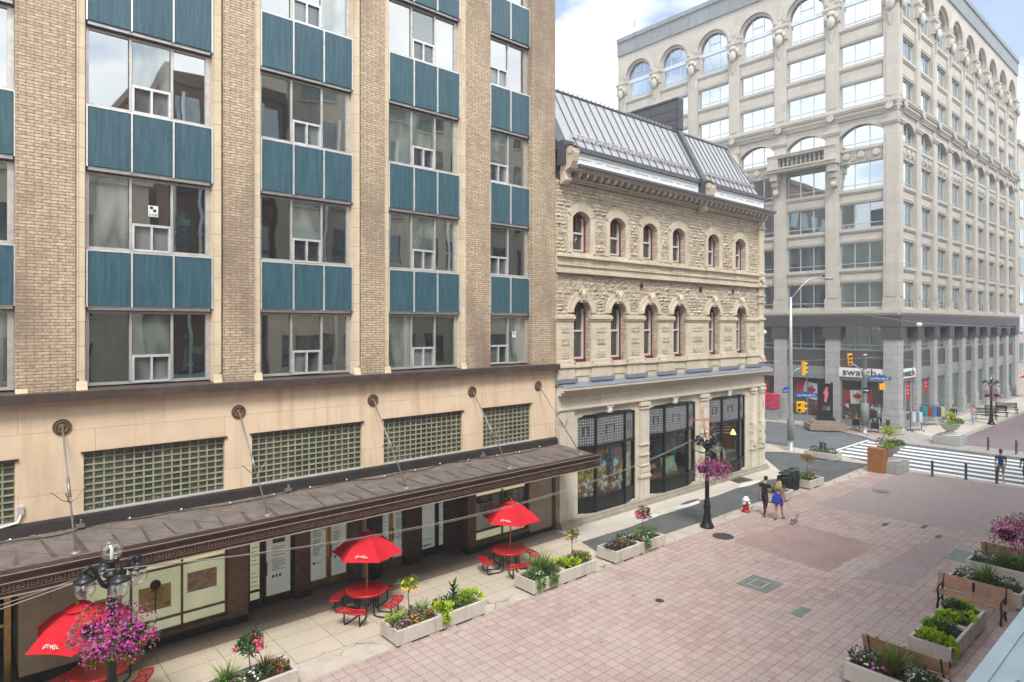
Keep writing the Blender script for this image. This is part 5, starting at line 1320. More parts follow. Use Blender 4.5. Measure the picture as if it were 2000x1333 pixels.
# street lamps
M['bulbglass'] = m_clear('clear_globe', .11, (1,1,1), (.95,.96,.95))
M['opal'] = m_plain('frosted_lamp', (.8,.78,.7), .4, 0, .03)
def globe_lamp(ornament):
    t = thing('street_lamp', '', 'street lamp', (0,0,0), 0, 'black globe street lamps')
    m = MB(); m.lathe([(.0,0),(.29,0),(.29,.07),(.25,.10),(.24,.17),(.20,.22),(.185,.30),(.155,.50),(.135,.78),(.135,.82),(.155,.86),(.155,.93),(.12,.97),(.125,1.06),(.105,1.16),(.085,1.2)],20); m.build('base', M['iron'], t)
    m = MB(); m.lathe([(.085,1.2),(.068,3.3),(.10,3.32),(.10,3.40),(.075,3.44),(.09,3.5),(.16,3.56),(.16,3.60),(.07,3.66),(.05,3.72)],16)
    for k in range(8): a = 2*PI*k/8; m.tube([(.083*math.cos(a),.083*math.sin(a),1.22),(.070*math.cos(a),.070*math.sin(a),3.28)],.012,4)
    m.build('post', M['iron'], t)
    for k in range(4):
        a = k*PI/2; c,s = math.cos(a),math.sin(a)
        m = MB(); m.tube([(.07*c,.07*s,3.34),(.16*c,.16*s,3.40),(.24*c,.24*s,3.56),(.30*c,.30*s,3.74),(.38*c,.38*s,3.82),(.45*c,.45*s,3.80),(.47*c,.47*s,3.72)],[.05,.045,.04,.04,.04,.04,.045],7)
        m.lathe([(.045,.10),(.07,.09),(.06,0.02),(.06,-.03),(.10,-.06),(.19,-.12),(.195,-.15),(.15,-.155)],16,(.47*c,.47*s,3.72)); arm = m.build('arm', M['iron'], t)
        if not (ornament and k == 2):
            g = MB(); g.sphere((.47*c,.47*s,3.41),.19,18,12); g.build('globe', M['bulbglass'], arm); g = MB(); g.sphere((.47*c,.47*s,3.44),(.045,.045,.07),8,6); g.build('bulb', M['opal'], arm)
    if not ornament:
        m = MB(); m.lathe([(.06,3.70),(.06,3.76),(.14,3.84),(.15,3.87),(.11,3.88)],16); m.build('top_fitter', M['iron'], t)
        g = MB(); g.sphere((0,0,4.06),.20,18,12); g.build('globe', M['bulbglass'], t); g = MB(); g.lathe([(.035,3.88),(.035,4.0),(.025,4.1),(0,4.11)],10); g.build('bulb', M['opal'], t)
    m = MB(); m.lathe([(.085,2.98),(.098,2.98),(.098,3.02),(.085,3.02)],14); m.lathe([(.085,3.14),(.095,3.14),(.095,3.17),(.085,3.17)],14); m.tube([(.09,-.02,3.1),(.2,-.1,3.1),(.26,-.12,3.3),(.25,-.1,3.62)],.012,5); m.build('strap', M['rodm'], t)
    return t
LAMPS = [(2.41,15.0,0,'tall black globe street lamp nearest the camera, bottom left'),(67.5,14.25,0,'distant black globe street lamp beyond the crossing'),(24.1,3.5,0,'black globe street lamp just past the right edge, carrying a flower basket')]
lp = globe_lamp(False)
for i,(x,y,rz,l) in enumerate(LAMPS): place(lp,i,(x,y,.004),rz+.12,l)
l2 = globe_lamp(True); l2.location = (24.13,14.97,.004); l2['label'] = 'black globe street lamp topped by a red looped wire ornament'
m = MB(); ox,oy,oz = 24.13,14.97,3.95
ux,uy = .7525,-.6587
def O(u,z,d=0): return (ox+ux*u-uy*0+d*.66, oy+uy*u+d*.75, oz+z)
for dr in (0,.05,.10):
    pts = [O(.02+(.30-dr)*math.cos(t), .98+(.27-dr*.9)*math.sin(t)) for t in [R(q) for q in range(-20,215,12)]]; m.tube(pts,.0075,5)
    pts = [O(-.18+dr,.28+.1*0),O(-.25+dr,.85),O(-.26+dr,.98)]; m.tube(pts,.0075,5)
    pts = [O(.06+(.29-dr)*math.cos(t), .42+(.24-dr*.8)*math.sin(t)) for t in [R(q) for q in range(-160,165,12)]]; m.tube(pts,.0075,5)
    m.tube([O(-.72,.58+dr*.6),O(-.25,.58+dr*.6),O(.1,.60+dr)],.010,5)
    m.tube([O(-.15+dr*.5,.30),O(-.10+dr*.5,-.08)],.012,5)
m.lathe([(0,0),(.2,0),(.2,.03),(0,.03)],14,(ox,oy,oz-.13))
tag(m.build('wire_ornament', m_plain('coral_red_wire',(.46,.15,.12),.5)), 'coral red looped wire ornament on top of the middle street lamp', 'ornament')
m = MB(); m.tube([(24.05,15.0,3.15),(23.55,15.38,3.32)],.02,5); m.tube([(24.05,15.0,3.45),(23.7,15.25,3.55)],.02,5); m.build('bracket', M['iron'], l2).matrix_parent_inverse = Matrix.Translation(-Vector(l2.location))
# overhead cable strung from lamp to lamp
def sag(a,b,d,n=26): return [tuple(Vector(a).lerp(Vector(b),i/n)+Vector((0,0,-d*4*(i/n)*(1-i/n)))) for i in range(n+1)]
M['wire'] = m_plain('grey_cable', (.30,.29,.28), .5)
m = MB(); m.tube(sag((2.3,14.9,3.72),(23.6,15.35,3.72),.80),.009,5); m.tube(sag((2.3,14.93,3.70),(23.6,15.33,3.70),.83),.006,4); tag(m.build('overhead_cable', M['wire']), 'grey twisted cable sagging between the two black street lamps', 'cable')
m = MB(); m.tube(sag((-12,13.2,3.2),(2.35,15.0,3.66),.35),.010,5); m.tube(sag((-12,13.3,3.15),(2.35,15.05,3.7),.3),.007,5); tag(m.build('overhead_cable', M['wire']), 'grey cable running from the nearest lamp out of the left edge', 'cable')
m = MB(); m.tube(sag((57,27,10.7),(50,14.6,8.75),.1),.015,4); m.tube(sag((50,14.6,8.75),(66,2,8.2),.2),.015,4); tag(m.build('overhead_cable', M['wire']), 'thin wire crossing in front of the plum band of the limestone block', 'cable')
m = MB(); m.sphere((50,14.6,8.62),(.18,.18,.14),10,6); m.tube([(50,14.6,8.75),(50,14.6,8.62)],.03,5); tag(m.build('hanging_light', M['white']), 'small white lamp hanging from the thin wire before the plum band', 'lamp')
m = MB(); m.tube(sag((36.7,30,6.4),(57,19.5,6.0),.4),.014,4); m.tube(sag((54.62,19.76,6.0),(80,6,5.6),.4),.012,4); tag(m.build('overhead_cable', M['wire']), 'thin dark wire crossing the side street behind the traffic lights', 'cable')
m = MB(); m.sphere((45.6,23.6,8.05),(.22,.3,.2),10,6); m.tube([(45.6,23.6,8.2),(46.6,25.6,8.3)],.02,4); tag(m.build('hanging_light', M['white']), 'white dome lamp hanging by the corner of the sandstone building', 'lamp')
# flag on a staff over the far street
def rowflag():
    fm = MB(); n = 8; vs = []; fs = []
    for i in range(n+1):
        for j in (0,1): vs.append((60.0+i*.14, 9.05-i*.09, 8.02-j*.28+.10*math.sin(i*.9)+i*.03))
    for i in range(n): fm.mat(0 if 2 <= i < 6 else 1).quad(vs[2*i],vs[2*i+1],vs[2*i+3],vs[2*i+2])
    return tag(fm.build('street_flag', [M['paper'],M['red']], recalc=False), 'red and white flag fluttering on the wire above the far street', 'flag')
ff = rowflag()
m = MB(); m.tube([(59.6,9.4,7.7),(61.4,8.0,8.15)],.02,5); m.build('flag_staff', M['rodm'], ff)
# benches ------------------------------------------------------------------
M['benchwood'] = m_plain('weathered_bench_wood', (.36,.20,.125), .65, 0, .2, 4)
def bench():
    t = thing('park_bench', '', 'bench', (0,0,0), 0, 'wooden benches beside the concrete planters')
    m = MB(); L = .93
    for y0 in (.0,.12,.24,.36): m.box(-L,L,y0-.20,y0-.10,.43,.465)
    m.build('seat', M['benchwood'], t, bevel=.006)
    m = MB()
    for k in range(5):
        z = .52+k*.075; y = .28+k*.028; m.hexa([(-L,y,z),(L,y,z),(L,y+.03,z),(-L,y+.03,z),(-L,y+.024,z+.065),(L,y+.024,z+.065),(L,y+.054,z+.065),(-L,y+.054,z+.065)])
    m.build('backrest', M['benchwood'], t, bevel=.005)
    for x in (-.78,.78):
        m = MB(); m.tube([(x,-.26,0),(x,-.20,.16),(x,-.16,.42)],[.035,.03,.03],6); m.tube([(x,.34,0),(x,.24,.18),(x,.22,.42),(x,.33,.62),(x,.44,.90)],[.035,.03,.03,.03,.025],6)
        m.tube([(x,-.17,.41),(x,.24,.41)],.028,6); m.tube([(x,-.18,.42),(x,-.24,.56),(x,-.18,.64),(x,.1,.65),(x,.30,.62)],.026,6); m.tube([(x,-.2,.15),(x,.0,.26),(x,.25,.15)],.022,5)
        m.build('cast_leg', M['iron'], t)
    m = MB(); m.box(-.03,.03,-.18,.28,.40,.428); m.box(-.03,.03,.30,.33,.5,.86); m.build('centre_bracket', M['iron'], t)
    return t
bp_ = bench()
for i,(x,y,rz,l) in enumerate(((22.72,5.30,-PI/2,'wooden bench facing the near lime green planter'),(17.52,5.33,PI/2,'wooden bench at the bottom right, seen from behind'),(28.0,5.2,PI/2,'distant wooden bench partly hidden by the hanging basket at the right edge'))): place(bp_,i,(x,y,.006),rz,l)
# litter bins, hydrant, bollards
M['bin'] = m_plain('dark_green_black_bin', (.018,.03,.03), .4, .2, .2, 8, .5)
def litter_bin():
    t = thing('litter_bin', '', 'bin', (0,0,0), 0, 'three dark litter bins in a row')
    m = MB(); m.lathe([(.0,.03),(.24,.03),(.27,.1),(.30,.85),(.32,.86),(.32,.91),(.26,.92),(.24,.86)],20); m.build('body', M['bin'], t)
    m = MB()
    for k in range(18): a = 2*PI*k/18; m.tube([(.262*math.cos(a),.262*math.sin(a),.06),(.312*math.cos(a),.312*math.sin(a),.86)],.014,4)
    m.build('rib', M['iron'], t)
    m = MB(); m.lathe([(.27,1.06),(.24,1.10),(.0,1.15)],16)
    for k in range(3): a = 2*PI*k/3+.3; m.tube([(.27*math.cos(a),.27*math.sin(a),.88),(.27*math.cos(a),.27*math.sin(a),1.07)],.022,5)
    m.build('hood', M['bin'], t)
    m = MB(); m.box(-.09,.09,-.318,-.30,.62,.74); m.build('label_plate', M['plate'], t)
    return t
lb = litter_bin()
for i,(x,y,l) in enumerate(((31.75,15.32,'first dark litter bin, nearest the couple'),(32.42,15.38,'middle dark litter bin of the three in a row'),(33.1,15.45,'last dark litter bin, next to the planter with the small round tree'))): place(lb,i,(x,y,.0),.5,l)
t = thing('fire_hydrant', 'red fire hydrant with white cap standing at the edge of the paving', 'hydrant', (27.46,15.02,.0))
m = MB(); m.lathe([(.0,0),(.20,0),(.20,.05),(.15,.07),(.135,.10),(.12,.48),(.14,.5)],16); m.build('barrel', m_plain('hydrant_red',(.38,.012,.02),.4,0,.15,9), t)
m = MB(); m.lathe([(.155,.5),(.175,.52),(.175,.56),(.13,.6),(.10,.68),(.04,.73),(0,.73)],16)
for a in (0,PI/2,PI): m.tube([(.1*math.cos(a),.1*math.sin(a)*-1,.42),(.21*math.cos(a),.21*math.sin(a)*-1,.42)],.062,10)
m.build('bonnet', M['white'], t)
m = MB(); m.tube([(0,0,.72),(0,0,.80)],.03,6); m.build('top_nut', M['iron'], t)
def bollard():
    t = thing('bollard', '', 'bollard', (0,0,0), 0, 'dark bollards beside the crossing')
    m = MB(); m.lathe([(0,0),(.085,0),(.085,.03),(.065,.04),(.065,.86),(.05,.9),(0,.91)],14); m.build('post', M['bin'], t)
    m = MB(); m.lathe([(.067,.76),(.067,.80)],14); m.build('reflective_band', M['plate'], t); return t
bo = bollard()
for i,(x,y,l) in enumerate(((41.82,11.56,'dark bollard on the near kerb, right of the stone urn and wooden crate'),(42.4,10.1,'dark bollard on the near kerb, second from the stone urn'),(53.4,11.44,'dark bollard on the far kerb, nearest the distant lamp'),(53.33,9.89,'dark bollard on the far kerb close to the right edge'),(42.6,8.75,'dark bollard on the near kerb just behind the man in blue'))): place(bo,i,(x,y,0),0,l)
# traffic lights -------------------------------------------------------------
M['pole'] = m_plain('grey_aluminium_pole', (.42,.44,.45), .45, .5, .12, 4)
M['yellow'] = m_plain('signal_yellow', (.80,.42,.006), .45, 0, .07, 4)
M['signblue'] = m_plain('street_sign_blue', (.012,.085,.28), .5, 0, .06)
M['signdark'] = m_plain('unlit_signal_lens', (.02,.02,.02), .3)
def signal_head(t, loc, yaw, n=3):
    Rm = Matrix.Translation(loc) @ Matrix.Rotation(yaw,4,'Z')
    TT = lambda x,y,z: tuple(Rm @ Vector((x,y,z)))
    hb = MB(TT); k = n
    hb.box(-.14,.14,-.10,.12,-.40,.52) if n == 3 else hb.box(-.18,.18,-.1,.12,-.36,.36)
    if n == 3: hb.hexa([(-.2,.03,.10),(.2,.03,.10),(.2,.05,.10),(-.2,.05,.10),(-.2,.03,.56),(.2,.03,.56),(.2,.05,.56),(-.2,.05,.56)])
    h = attach(hb.build('signal_head', M['yellow'], bevel=.015), t)
    zs = (.34,.04,-.24) if n == 3 else (.18,-.18)
    ln = MB(TT); vz = MB(TT)
    for i,z in enumerate(zs):
        r = .125 if (n == 3 and i == 0) else .10
        ln.tube([(0,-.1,z),(0,-.112,z)],r*.92,12)
        vs = []; fs = []
        for j in range(11):
            a = R(-20)+R(220)*j/10; vs += [(r*math.cos(a),-.10,z+r*math.sin(a)),(r*math.cos(a),-.10-.22*max(.2,math.sin(a)),z+r*math.sin(a))]
        fs = [(2*j,2*j+1,2*j+3,2*j+2) for j in range(10)]; vz.add(vs,fs,True)
    attach(ln.build('lens', M['signdark']), h); attach(vz.build('visor', M['yellow'], recalc=False), h)
    return h
def street_sign(t, loc, yaw, w, txt, size):
    Rm = Matrix.Translation(loc) @ Matrix.Rotation(yaw,4,'Z'); TT = lambda x,y,z: tuple(Rm @ Vector((x,y,z)))
    m = MB(TT); m.box(-w/2,w/2,-.012,.012,-.15,.15); m.box(-w*.3,w*.3,-.012,.012,.15,.26)
    s = attach(m.build('street_sign', M['signblue']), t)
    o = text_mesh('sign_text', txt, size, Vector(), Matrix.Identity(3), M['paper'], None, .003)
    o.data.transform(Rm @ Matrix.Translation((0,-.016,0)) @ ROT_Y.to_4x4()); attach(o, s)
t = thing('traffic_pole', 'tall grey pole with street lamp arm, traffic signals and blue street signs', 'traffic light', (43.2,20.35,0))
def PT(name, m, mat, **kw): return attach(m.build(name, mat, **kw), t)
bx,by = 43.2,20.35
m = MB(); m.lathe([(0,0),(.3,0),(.3,.05),(.16,.1),(.155,1.0),(.115,6.0),(.085,10.5),(0,10.52)],16,(bx,by,0)); PT('post', m, M['pole'])
m = MB(); m.lathe([(.17,.7),(.24,.75),(.25,2.1),(.17,2.2)],14,(bx,by,0)); PT('sleeve', m, M['plate'])
m = MB(); m.tube([(bx,by,10.35),(bx+.6,by-.42,11.2),(bx+1.05,by-.75,11.7),(bx+1.5,by-1.05,11.85),(bx+1.9,by-1.3,11.85)],.045,7); arm = PT('lamp_arm', m, M['pole'])
m = MB(); m.sphere((bx+2.3,by-1.55,11.80),(.45,.35,.09),10,6); PT('lamp_head', m, M['pole'])
m = MB(); m.tube([(bx+2.0,by-1.35,11.9),(bx+2.0,by-1.35,12.05)],.07,6); PT('photocell', m, M['iron'])
m = MB(); m.tube([(bx,by,5.2),(bx+.3,by-.26,5.55),(bx+.62,by-.52,5.7)],.035,6); m.lathe([(.14,5.0),(.15,5.05),(.15,5.35),(.14,5.4)],12,(bx,by,0)); PT('signal_arm', m, M['pole'])
signal_head(t,(bx+.68,by-.56,5.55),R(38))
signal_head(t,(bx+.28,by-.45,3.0),R(-55),2); signal_head(t,(bx+.52,by-.62,3.0),R(20),2)
street_sign(t,(bx+.75,by-.70,3.78),R(-42),1.5,'rue Metcalfe St',.20)
street_sign(t,(bx-.42,by+.10,4.12),R(-6),.9,'rue Sparks St',.13)
t = thing('traffic_pole', 'shorter grey traffic pole before the watch shop with yellow signal on its left arm', 'traffic light', (54.62,19.76,0))
bx,by = 54.62,19.76
m = MB(); m.lathe([(0,0),(.24,0),(.24,.05),(.16,.1),(.155,.6),(.15,6.15),(.17,6.15),(.17,6.25),(0,6.3)],16,(bx,by,0)); PT('post', m, M['pole'])
m = MB(); m.lathe([(.17,.6),(.31,.65),(.31,2.35),(.17,2.4)],14,(bx,by,0)); PT('sleeve', m, M['plate'])
m = MB(); m.tube([(bx,by,4.85),(bx-.35,by+.45,5.25),(bx-.62,by+.8,5.6)],.04,6); m.lathe([(.17,4.6),(.19,4.65),(.19,5.0),(.17,5.05)],12,(bx,by,0)); PT('signal_arm', m, M['pole'])
signal_head(t,(bx-.66,by+.86,5.75),R(-50))
street_sign(t,(bx+.62,by-.85,4.35),R(-50),1.7,'rue Metcalfe St',.22)
m = MB(); m.box(bx-.18,bx-.16,by-.42,by+.1,3.2,3.62); PT('one_way_plate', m, M['ink'])
m = MB(TT if False else None); m.prism([(by+.02,3.38),(by+.02,3.44),(by-.22,3.44),(by-.22,3.50),(by-.36,3.41),(by-.22,3.32),(by-.22,3.38)],bx-.195,bx-.182,'x'); PT('arrow', m, M['paper'])
Rm = Matrix.Translation((bx+.75,by-1.0,3.7)); m = MB(lambda x,y,z: tuple(Rm@Matrix.Rotation(R(-50),4,'Z')@Vector((x,y,z)))); m.box(-.2,.2,-.1,.12,-.25,.25); h = PT('walk_signal', m, M['yellow'], bevel=.02)
k = NB('lit_orange_hand'); k.color((.8,.2,.02)); k.b.inputs['Emission Color'].default_value = (1,.16,.01,1); k.b.inputs['Emission Strength'].default_value = .35; k.done(.5)
m2 = MB(m.T); m2.box(-.16,.16,-.112,-.102,-.19,.19); attach(m2.build('lit_lens', k.m), h)
# advertising slab on a stepped plinth, pink box, urns, crate ---------------------
t = thing('advertising_pillar', 'black advertising slab with a pink figure, on a stepped stone plinth', 'kiosk', (54.3,22.7,0))
ca, sa = math.cos(R(-52)), math.sin(R(-52)); TT = lambda x,y,z: (54.3+x*ca-y*sa, 22.7+x*sa+y*ca, z)
m = MB(TT); m.box(-1.4,1.4,-1.0,1.0,0,.48); m.box(-1.2,1.2,-.8,.8,.48,.62); m.box(-1.05,1.05,-.66,.66,.62,.74); PT('plinth', m, m_stone('brown_plinth_stone',(.33,.28,.22),1.2,3,streak=.3))
m = MB(TT); m.box(-.72,.72,-.42,.42,.74,.86); m.box(-.6,.6,-.3,.3,.86,1.0); m.box(-.55,.55,-.16,.16,1.0,3.75); m.box(-.55,-.48,-.2,.2,1.0,3.85); m.box(.48,.55,-.2,.2,1.0,3.85); PT('slab', m, M['black'])
m = MB(TT); m.prism([(-.12,2.3),(.05,2.2),(.14,2.6),(.22,2.9),(.12,3.3),(.2,3.45),(.02,3.5),(-.08,3.2),(-.2,3.0),(-.06,2.75)],-.176,-.166,'y'); PT('pink_figure', m, m_plain('poster_pink',(.55,.14,.16),.5))
m = MB(TT)
for i in range(3): m.box(-.25,.2-.06*i,-.176,-.166,1.6+.12*i,1.65+.12*i)
m.box(.12,.32,-.176,-.166,1.55,1.85); PT('poster_print', m, M['plate'])
def m_confetti():
    k = NB('pink_confetti_wrap'); v = k.coord(world=True); n = k.new('ShaderNodeTexVoronoi'); n.inputs['Scale'].default_value = 9; k.link(v, n.inputs['Vector'])
    k.color(k.ramp(n.outputs['Distance'], [(.18,(.75,.45,.5)),(.26,(.55,.02,.09)),(.6,(.42,.01,.06))])); return k.done(.5)
t = thing('utility_box', 'pink and red patterned utility box on a grey base at the far corner', 'box', (57.3,29.1,0), 0); t.location = (56.2,28.7,0)
m = MB(); m.box(55.6,56.7,27.7,29.9,.95,2.35); attach(m.build('wrapped_cabinet', m_confetti(), bevel=.06), t)
m = MB(); m.box(55.65,56.65,27.75,29.85,0,.95); attach(m.build('base', M['pole']), t)
def urn(x,y,lab):
    t = thing('stone_urn', lab, 'urn', (x,y,0), 0, 'stone urns on pedestals')
    m = MB(); m.box(-.85,.85,-.85,.85,0,.62); m.lathe([(0,.62),(.72,.62),(.70,.68),(.58,.74),(0,.74)],24); m.build('pedestal', M['granite'], t, bevel=.05)
    m = MB(); m.lathe([(0,.74),(.40,.74),(.38,.82),(.27,.86),(.24,.93),(.28,.99),(.44,1.08),(.57,1.27),(.62,1.42),(.67,1.45),(.67,1.50),(.58,1.50),(.55,1.44),(0,1.43)],24); m.build('bowl', M['conc'], t)
    return t
urn(41.6,13.75,'large stone urn on a granite pedestal behind the wooden crate'); urn(54.3,13.9,'stone urn on a granite pedestal on the far side of the crossing')
t = thing('wooden_crate', 'tall slatted orange brown wooden box in front of the stone urn', 'box', (40.75,14.05,.0))
m = MB()
for i in range(8): y = -.44+i*.11; m.box(-.32,-.29,y+.004,y+.106,.02,1.36)
for i in range(6): x = -.29+i*.1; m.box(x+.003,x+.097,-.45,-.42,.02,1.36); m.box(x+.003,x+.097,.42,.45,.02,1.36)
m.box(-.31,.31,-.44,.44,1.36,1.40); m.build('slat', m_plain('cedar_slats',(.36,.15,.055),.6,0,.22,4), t); m = MB(); m.box(-.28,.28,-.41,.41,0,1.35); m.build('liner', M['shelf'], t)
# clothes rails outside the shop
def rail(x,y,rz,L,h,cols,lab,gmat=None):
    t = thing('clothes_rail', lab, 'clothes rail', (x,y,0), rz, 'clothes rails on the far sidewalk')
    m = MB(); m.tube([(-L/2,0,.12),(-L/2,0,h),(L/2,0,h),(L/2,0,.12)],.025,6)
    for s in (-1,1): m.tube([(s*L/2,-.3,.1),(s*L/2,.3,.1)],.025,5); m.sphere((s*L/2,-.3,.05),.05,6,4); m.sphere((s*L/2,.3,.05),.05,6,4)
    m.tube([(-L/2,0,.14),(L/2,0,.14)],.02,5); m.build('rail_frame', M['iron'], t)
    rr = random.Random(len(lab)); n = int(L/.075)
    byc = {}
    for i in range(n):
        q = -L/2+.06+i*(L-.1)/n; c = cols[int(i/n*len(cols))]; mb = byc.setdefault(c, MB()); d = .22+.05*rr.random(); l = .75+.12*rr.random()
        mb.hexa([(q,-d,h-.12-l),(q+.055,-d*.9,h-.12-l),(q+.055,d*.9,h-.12-l),(q,d,h-.12-l),(q+.01,-d*.85,h-.14),(q+.05,-d*.85,h-.14),(q+.05,d*.85,h-.14),(q+.01,d*.85,h-.14)])
    for c,mb in byc.items(): mb.build('garment', c, t)
    return t
mt = lambda n,c: m_plain(n,c,.85,0,.15,5)
cl = [mt('shirt_red',(.40,.08,.07)),mt('shirt_blue',(.03,.16,.36)),mt('shirt_blue2',(.02,.22,.38)),mt('shirt_teal',(.03,.32,.34)),mt('shirt_rust',(.32,.06,.05)),mt('shirt_sky',(.05,.25,.50)),mt('shirt_purple',(.10,.06,.16)),mt('shirt_lime',(.55,.60,.30))]
rail(62.5,17.75,R(-38),3.2,1.75,cl,'long clothes rail of blue, teal and red garments on the far sidewalk')
ws = mt('shirt_white',(.62,.68,.78)); rail(58.6,17.35,R(-42),.9,1.7,[ws,mt('shirt_grey',(.25,.28,.3)),ws],'short rail with white shirts beside the granite corner pillar')
# folding chair with seated person is placed with the people; cafe furniture far away
def cafe_set(x,y,rz,lab):
    t = thing('cafe_bench', lab, 'bench', (x,y,0), rz, 'dark cafe benches beyond the crossing')
    m = MB(); m.box(-.9,.9,-.2,.2,.42,.47); m.build('seat', M['iron'], t)
    m = MB()
    for k in range(4): m.box(-.9,.9,.2,.23,.55+k*.13,.64+k*.13)
    m.build('backrest', M['iron'], t)
    m = MB()
    for s in (-.8,.8): m.cut(); m.box(s-.03,s+.03,-.2,-.15,0,.42); m.box(s-.03,s+.03,.18,.24,0,1.05)
    for q in m.pieces(): q.build('leg', M['iron'], t)
    return t
for i,(x,y,rz,l) in enumerate(((70.5,15.3,R(-60),'dark slatted cafe bench just behind the distant street lamp'),(73.5,15.1,R(-60),'dark slatted cafe bench second beyond the distant lamp'),(77,15.0,R(-60),'dark slatted cafe bench farthest along the plum paving'))): cafe_set(x,y,rz,l)
for x,y,lab in ((96,16.6,'red parasol at the right edge far down the street'),):
    t = thing('far_parasol', lab, 'umbrella', (x,y,0)); m = MB(); m.lathe([(.9,2.3),(.5,2.6),(0,2.8)],8,smooth=False); m.build('canopy', M['canvas'], t); m = MB(); m.tube([(0,0,0),(0,0,2.9)],.03,6); m.build('pole', M['rodm'], t)
# ------------------------------------------------------------------ planters and plants
G = {
 'lime': m_two('lime_leaf', (.38,.50,.025), (.24,.38,.02), 14), 'green': m_two('mid_green_leaf', (.07,.17,.025), (.13,.26,.04), 14),
 'dark': m_two('dark_green_leaf', (.025,.07,.025), (.055,.12,.035), 14), 'purple': m_two('purple_black_leaf', (.035,.018,.035), (.08,.03,.055), 14),
 'olive': m_two('olive_leaf', (.16,.18,.05), (.22,.16,.06), 12), 'grass': m_two('grass_blade', (.10,.20,.03), (.20,.27,.07), 12),
 'bronze': m_two('bronze_grass', (.22,.11,.03), (.14,.14,.04), 12), 'stem': m_plain('brown_stem', (.11,.07,.04), .8),
 'magenta': m_two('magenta_petal', (.46,.012,.25), (.62,.07,.44), 30, .6), 'magenta_dark': m_two('deep_magenta_petal', (.26,.004,.09), (.40,.012,.16), 30, .6),
 'lilac': m_two('lilac_petal', (.60,.20,.56), (.52,.12,.42), 30, .6), 'pink': m_two('pink_petal', (.80,.07,.20), (.70,.10,.22), 30, .6),
 'yellow': m_two('yellow_petal', (.85,.60,.02), (.80,.45,.02), 20, .6), 'orange': m_two('orange_petal', (.65,.14,.02), (.75,.32,.03), 20, .6),
 'white': m_two('white_petal', (.80,.80,.76), (.70,.70,.66), 20, .6), 'mauve': m_two('mauve_petal', (.50,.26,.42), (.38,.20,.34), 20, .6), 'redf': m_two('red_petal', (.45,.03,.03), (.55,.06,.05), 20, .6),
}
def leafquad(m, p, d, nrm, L, W):
    """one pointed leaf: base p, direction d"""
    d = d.normalized(); s = d.cross(nrm)
    if s.length < 1e-4: s = d.cross(Vector((1,.2,.1)))
    s.normalize(); up = s.cross(d)
    a = p; b = p+d*L*.45+s*W*.5+up*L*.06; c = p+d*L-up*L*.10; e = p+d*L*.45-s*W*.5+up*L*.06
    m.add([tuple(a),tuple(b),tuple(c),tuple(e)],[(0,1,2,3)])
def rv(r): 
    while True:
        v = Vector((r.uniform(-1,1),r.uniform(-1,1),r.uniform(-1,1)))
        if .05 < v.length < 1: return v
def clump(m, c, rad, n, L, r, up=.4, W=.5, shell=.5):
    c = Vector(c)
    for _ in range(n):
        v = rv(r); l = v.length; v = v/l*(l**shell)
        p = c+Vector((v.x*rad[0],v.y*rad[1],v.z*rad[2]))
        d = Vector((v.x,v.y,v.z*.5+up))+rv(r)*.6; leafquad(m, p, d, rv(r), L*r.uniform(.7,1.25), L*W*r.uniform(.8,1.2))
def blooms(m, c, rad, n, s, r, out=1.05, up=.25):
    c = Vector(c)
    for _ in range(n):
        v = rv(r).normalized()
        if v.z < -.6: v.z *= -.5
        k = out*r.uniform(.82,1.08); p = c+Vector((v.x*rad[0],v.y*rad[1],v.z*rad[2]))*k
        nv = (v+Vector((0,0,up))+rv(r)*.5).normalized(); a = nv.cross(Vector((.2,.4,.9))).normalized(); b = nv.cross(a); q = s*r.uniform(.75,1.2); n5 = 5
        vs = [tuple(p)]; 
        for i in range(10):
            rr_ = q*(1.0 if i%2 == 0 else .62); t = 2*PI*i/10; vs.append(tuple(p+(a*math.cos(t)+b*math.sin(t))*rr_+nv*q*.35))
        m.add(vs,[(0,1+i,1+(i+1)%10) for i in range(10)])
def blades(m, c, n, L, r, spread=.5, W=.022, droop=.35):
    c = Vector(c)
    for _ in range(n):
        a = r.uniform(0,2*PI); o = Vector((math.cos(a),math.sin(a),0)); s = Vector((-o.y,o.x,0)); sp = spread*r.random()
        l = L*r.uniform(.6,1.1); b = c+o*.05*r.random(); w = W*r.uniform(.7,1.2); pts = []
        for t in (0,.35,.7,1): pts.append(b+o*(sp*l*t+droop*sp*l*t*t)+Vector((0,0,l*(t-.35*sp*t*t*1.2))))
        vs = []
        for i,p in enumerate(pts): ww = w*(1-i/3.2); vs += [tuple(p-s*ww),tuple(p+s*ww)]
        m.add(vs,[(2*i,2*i+1,2*i+3,2*i+2) for i in range(3)])
NOREC = dict(recalc=False, weld=False)
def planter(x, y, L, W, rz, label, h=.46):
    t = thing('concrete_planter', label, 'planter', (x,y,0), rz, 'pale concrete planter boxes')
    m = MB(); a, b = L/2, W/2; k = .075; z0 = .065
    m.box(-a,a,-b,-b+k,z0,h); m.box(-a,a,b-k,b,z0,h); m.box(-a,-a+k,-b+k,b-k,z0,h); m.box(a-k,a,-b+k,b-k,z0,h); m.box(-a+k,a-k,-b+k,b-k,z0,z0+.06)
    m.build('box', M['conc'], t, bevel=.012)
    m = MB()
    for s in (-.62,.62): m.box(s*a-.17*L/1.5,s*a+.17*L/1.5,-b+.02,b-.02,.004,z0)
    m.build('foot_block', M['conc'], t)
    m = MB(); m.box(-a+k,a-k,-b+k,b-k,z0+.06,h-.07); m.build('soil', M['soil'], t)
    return t
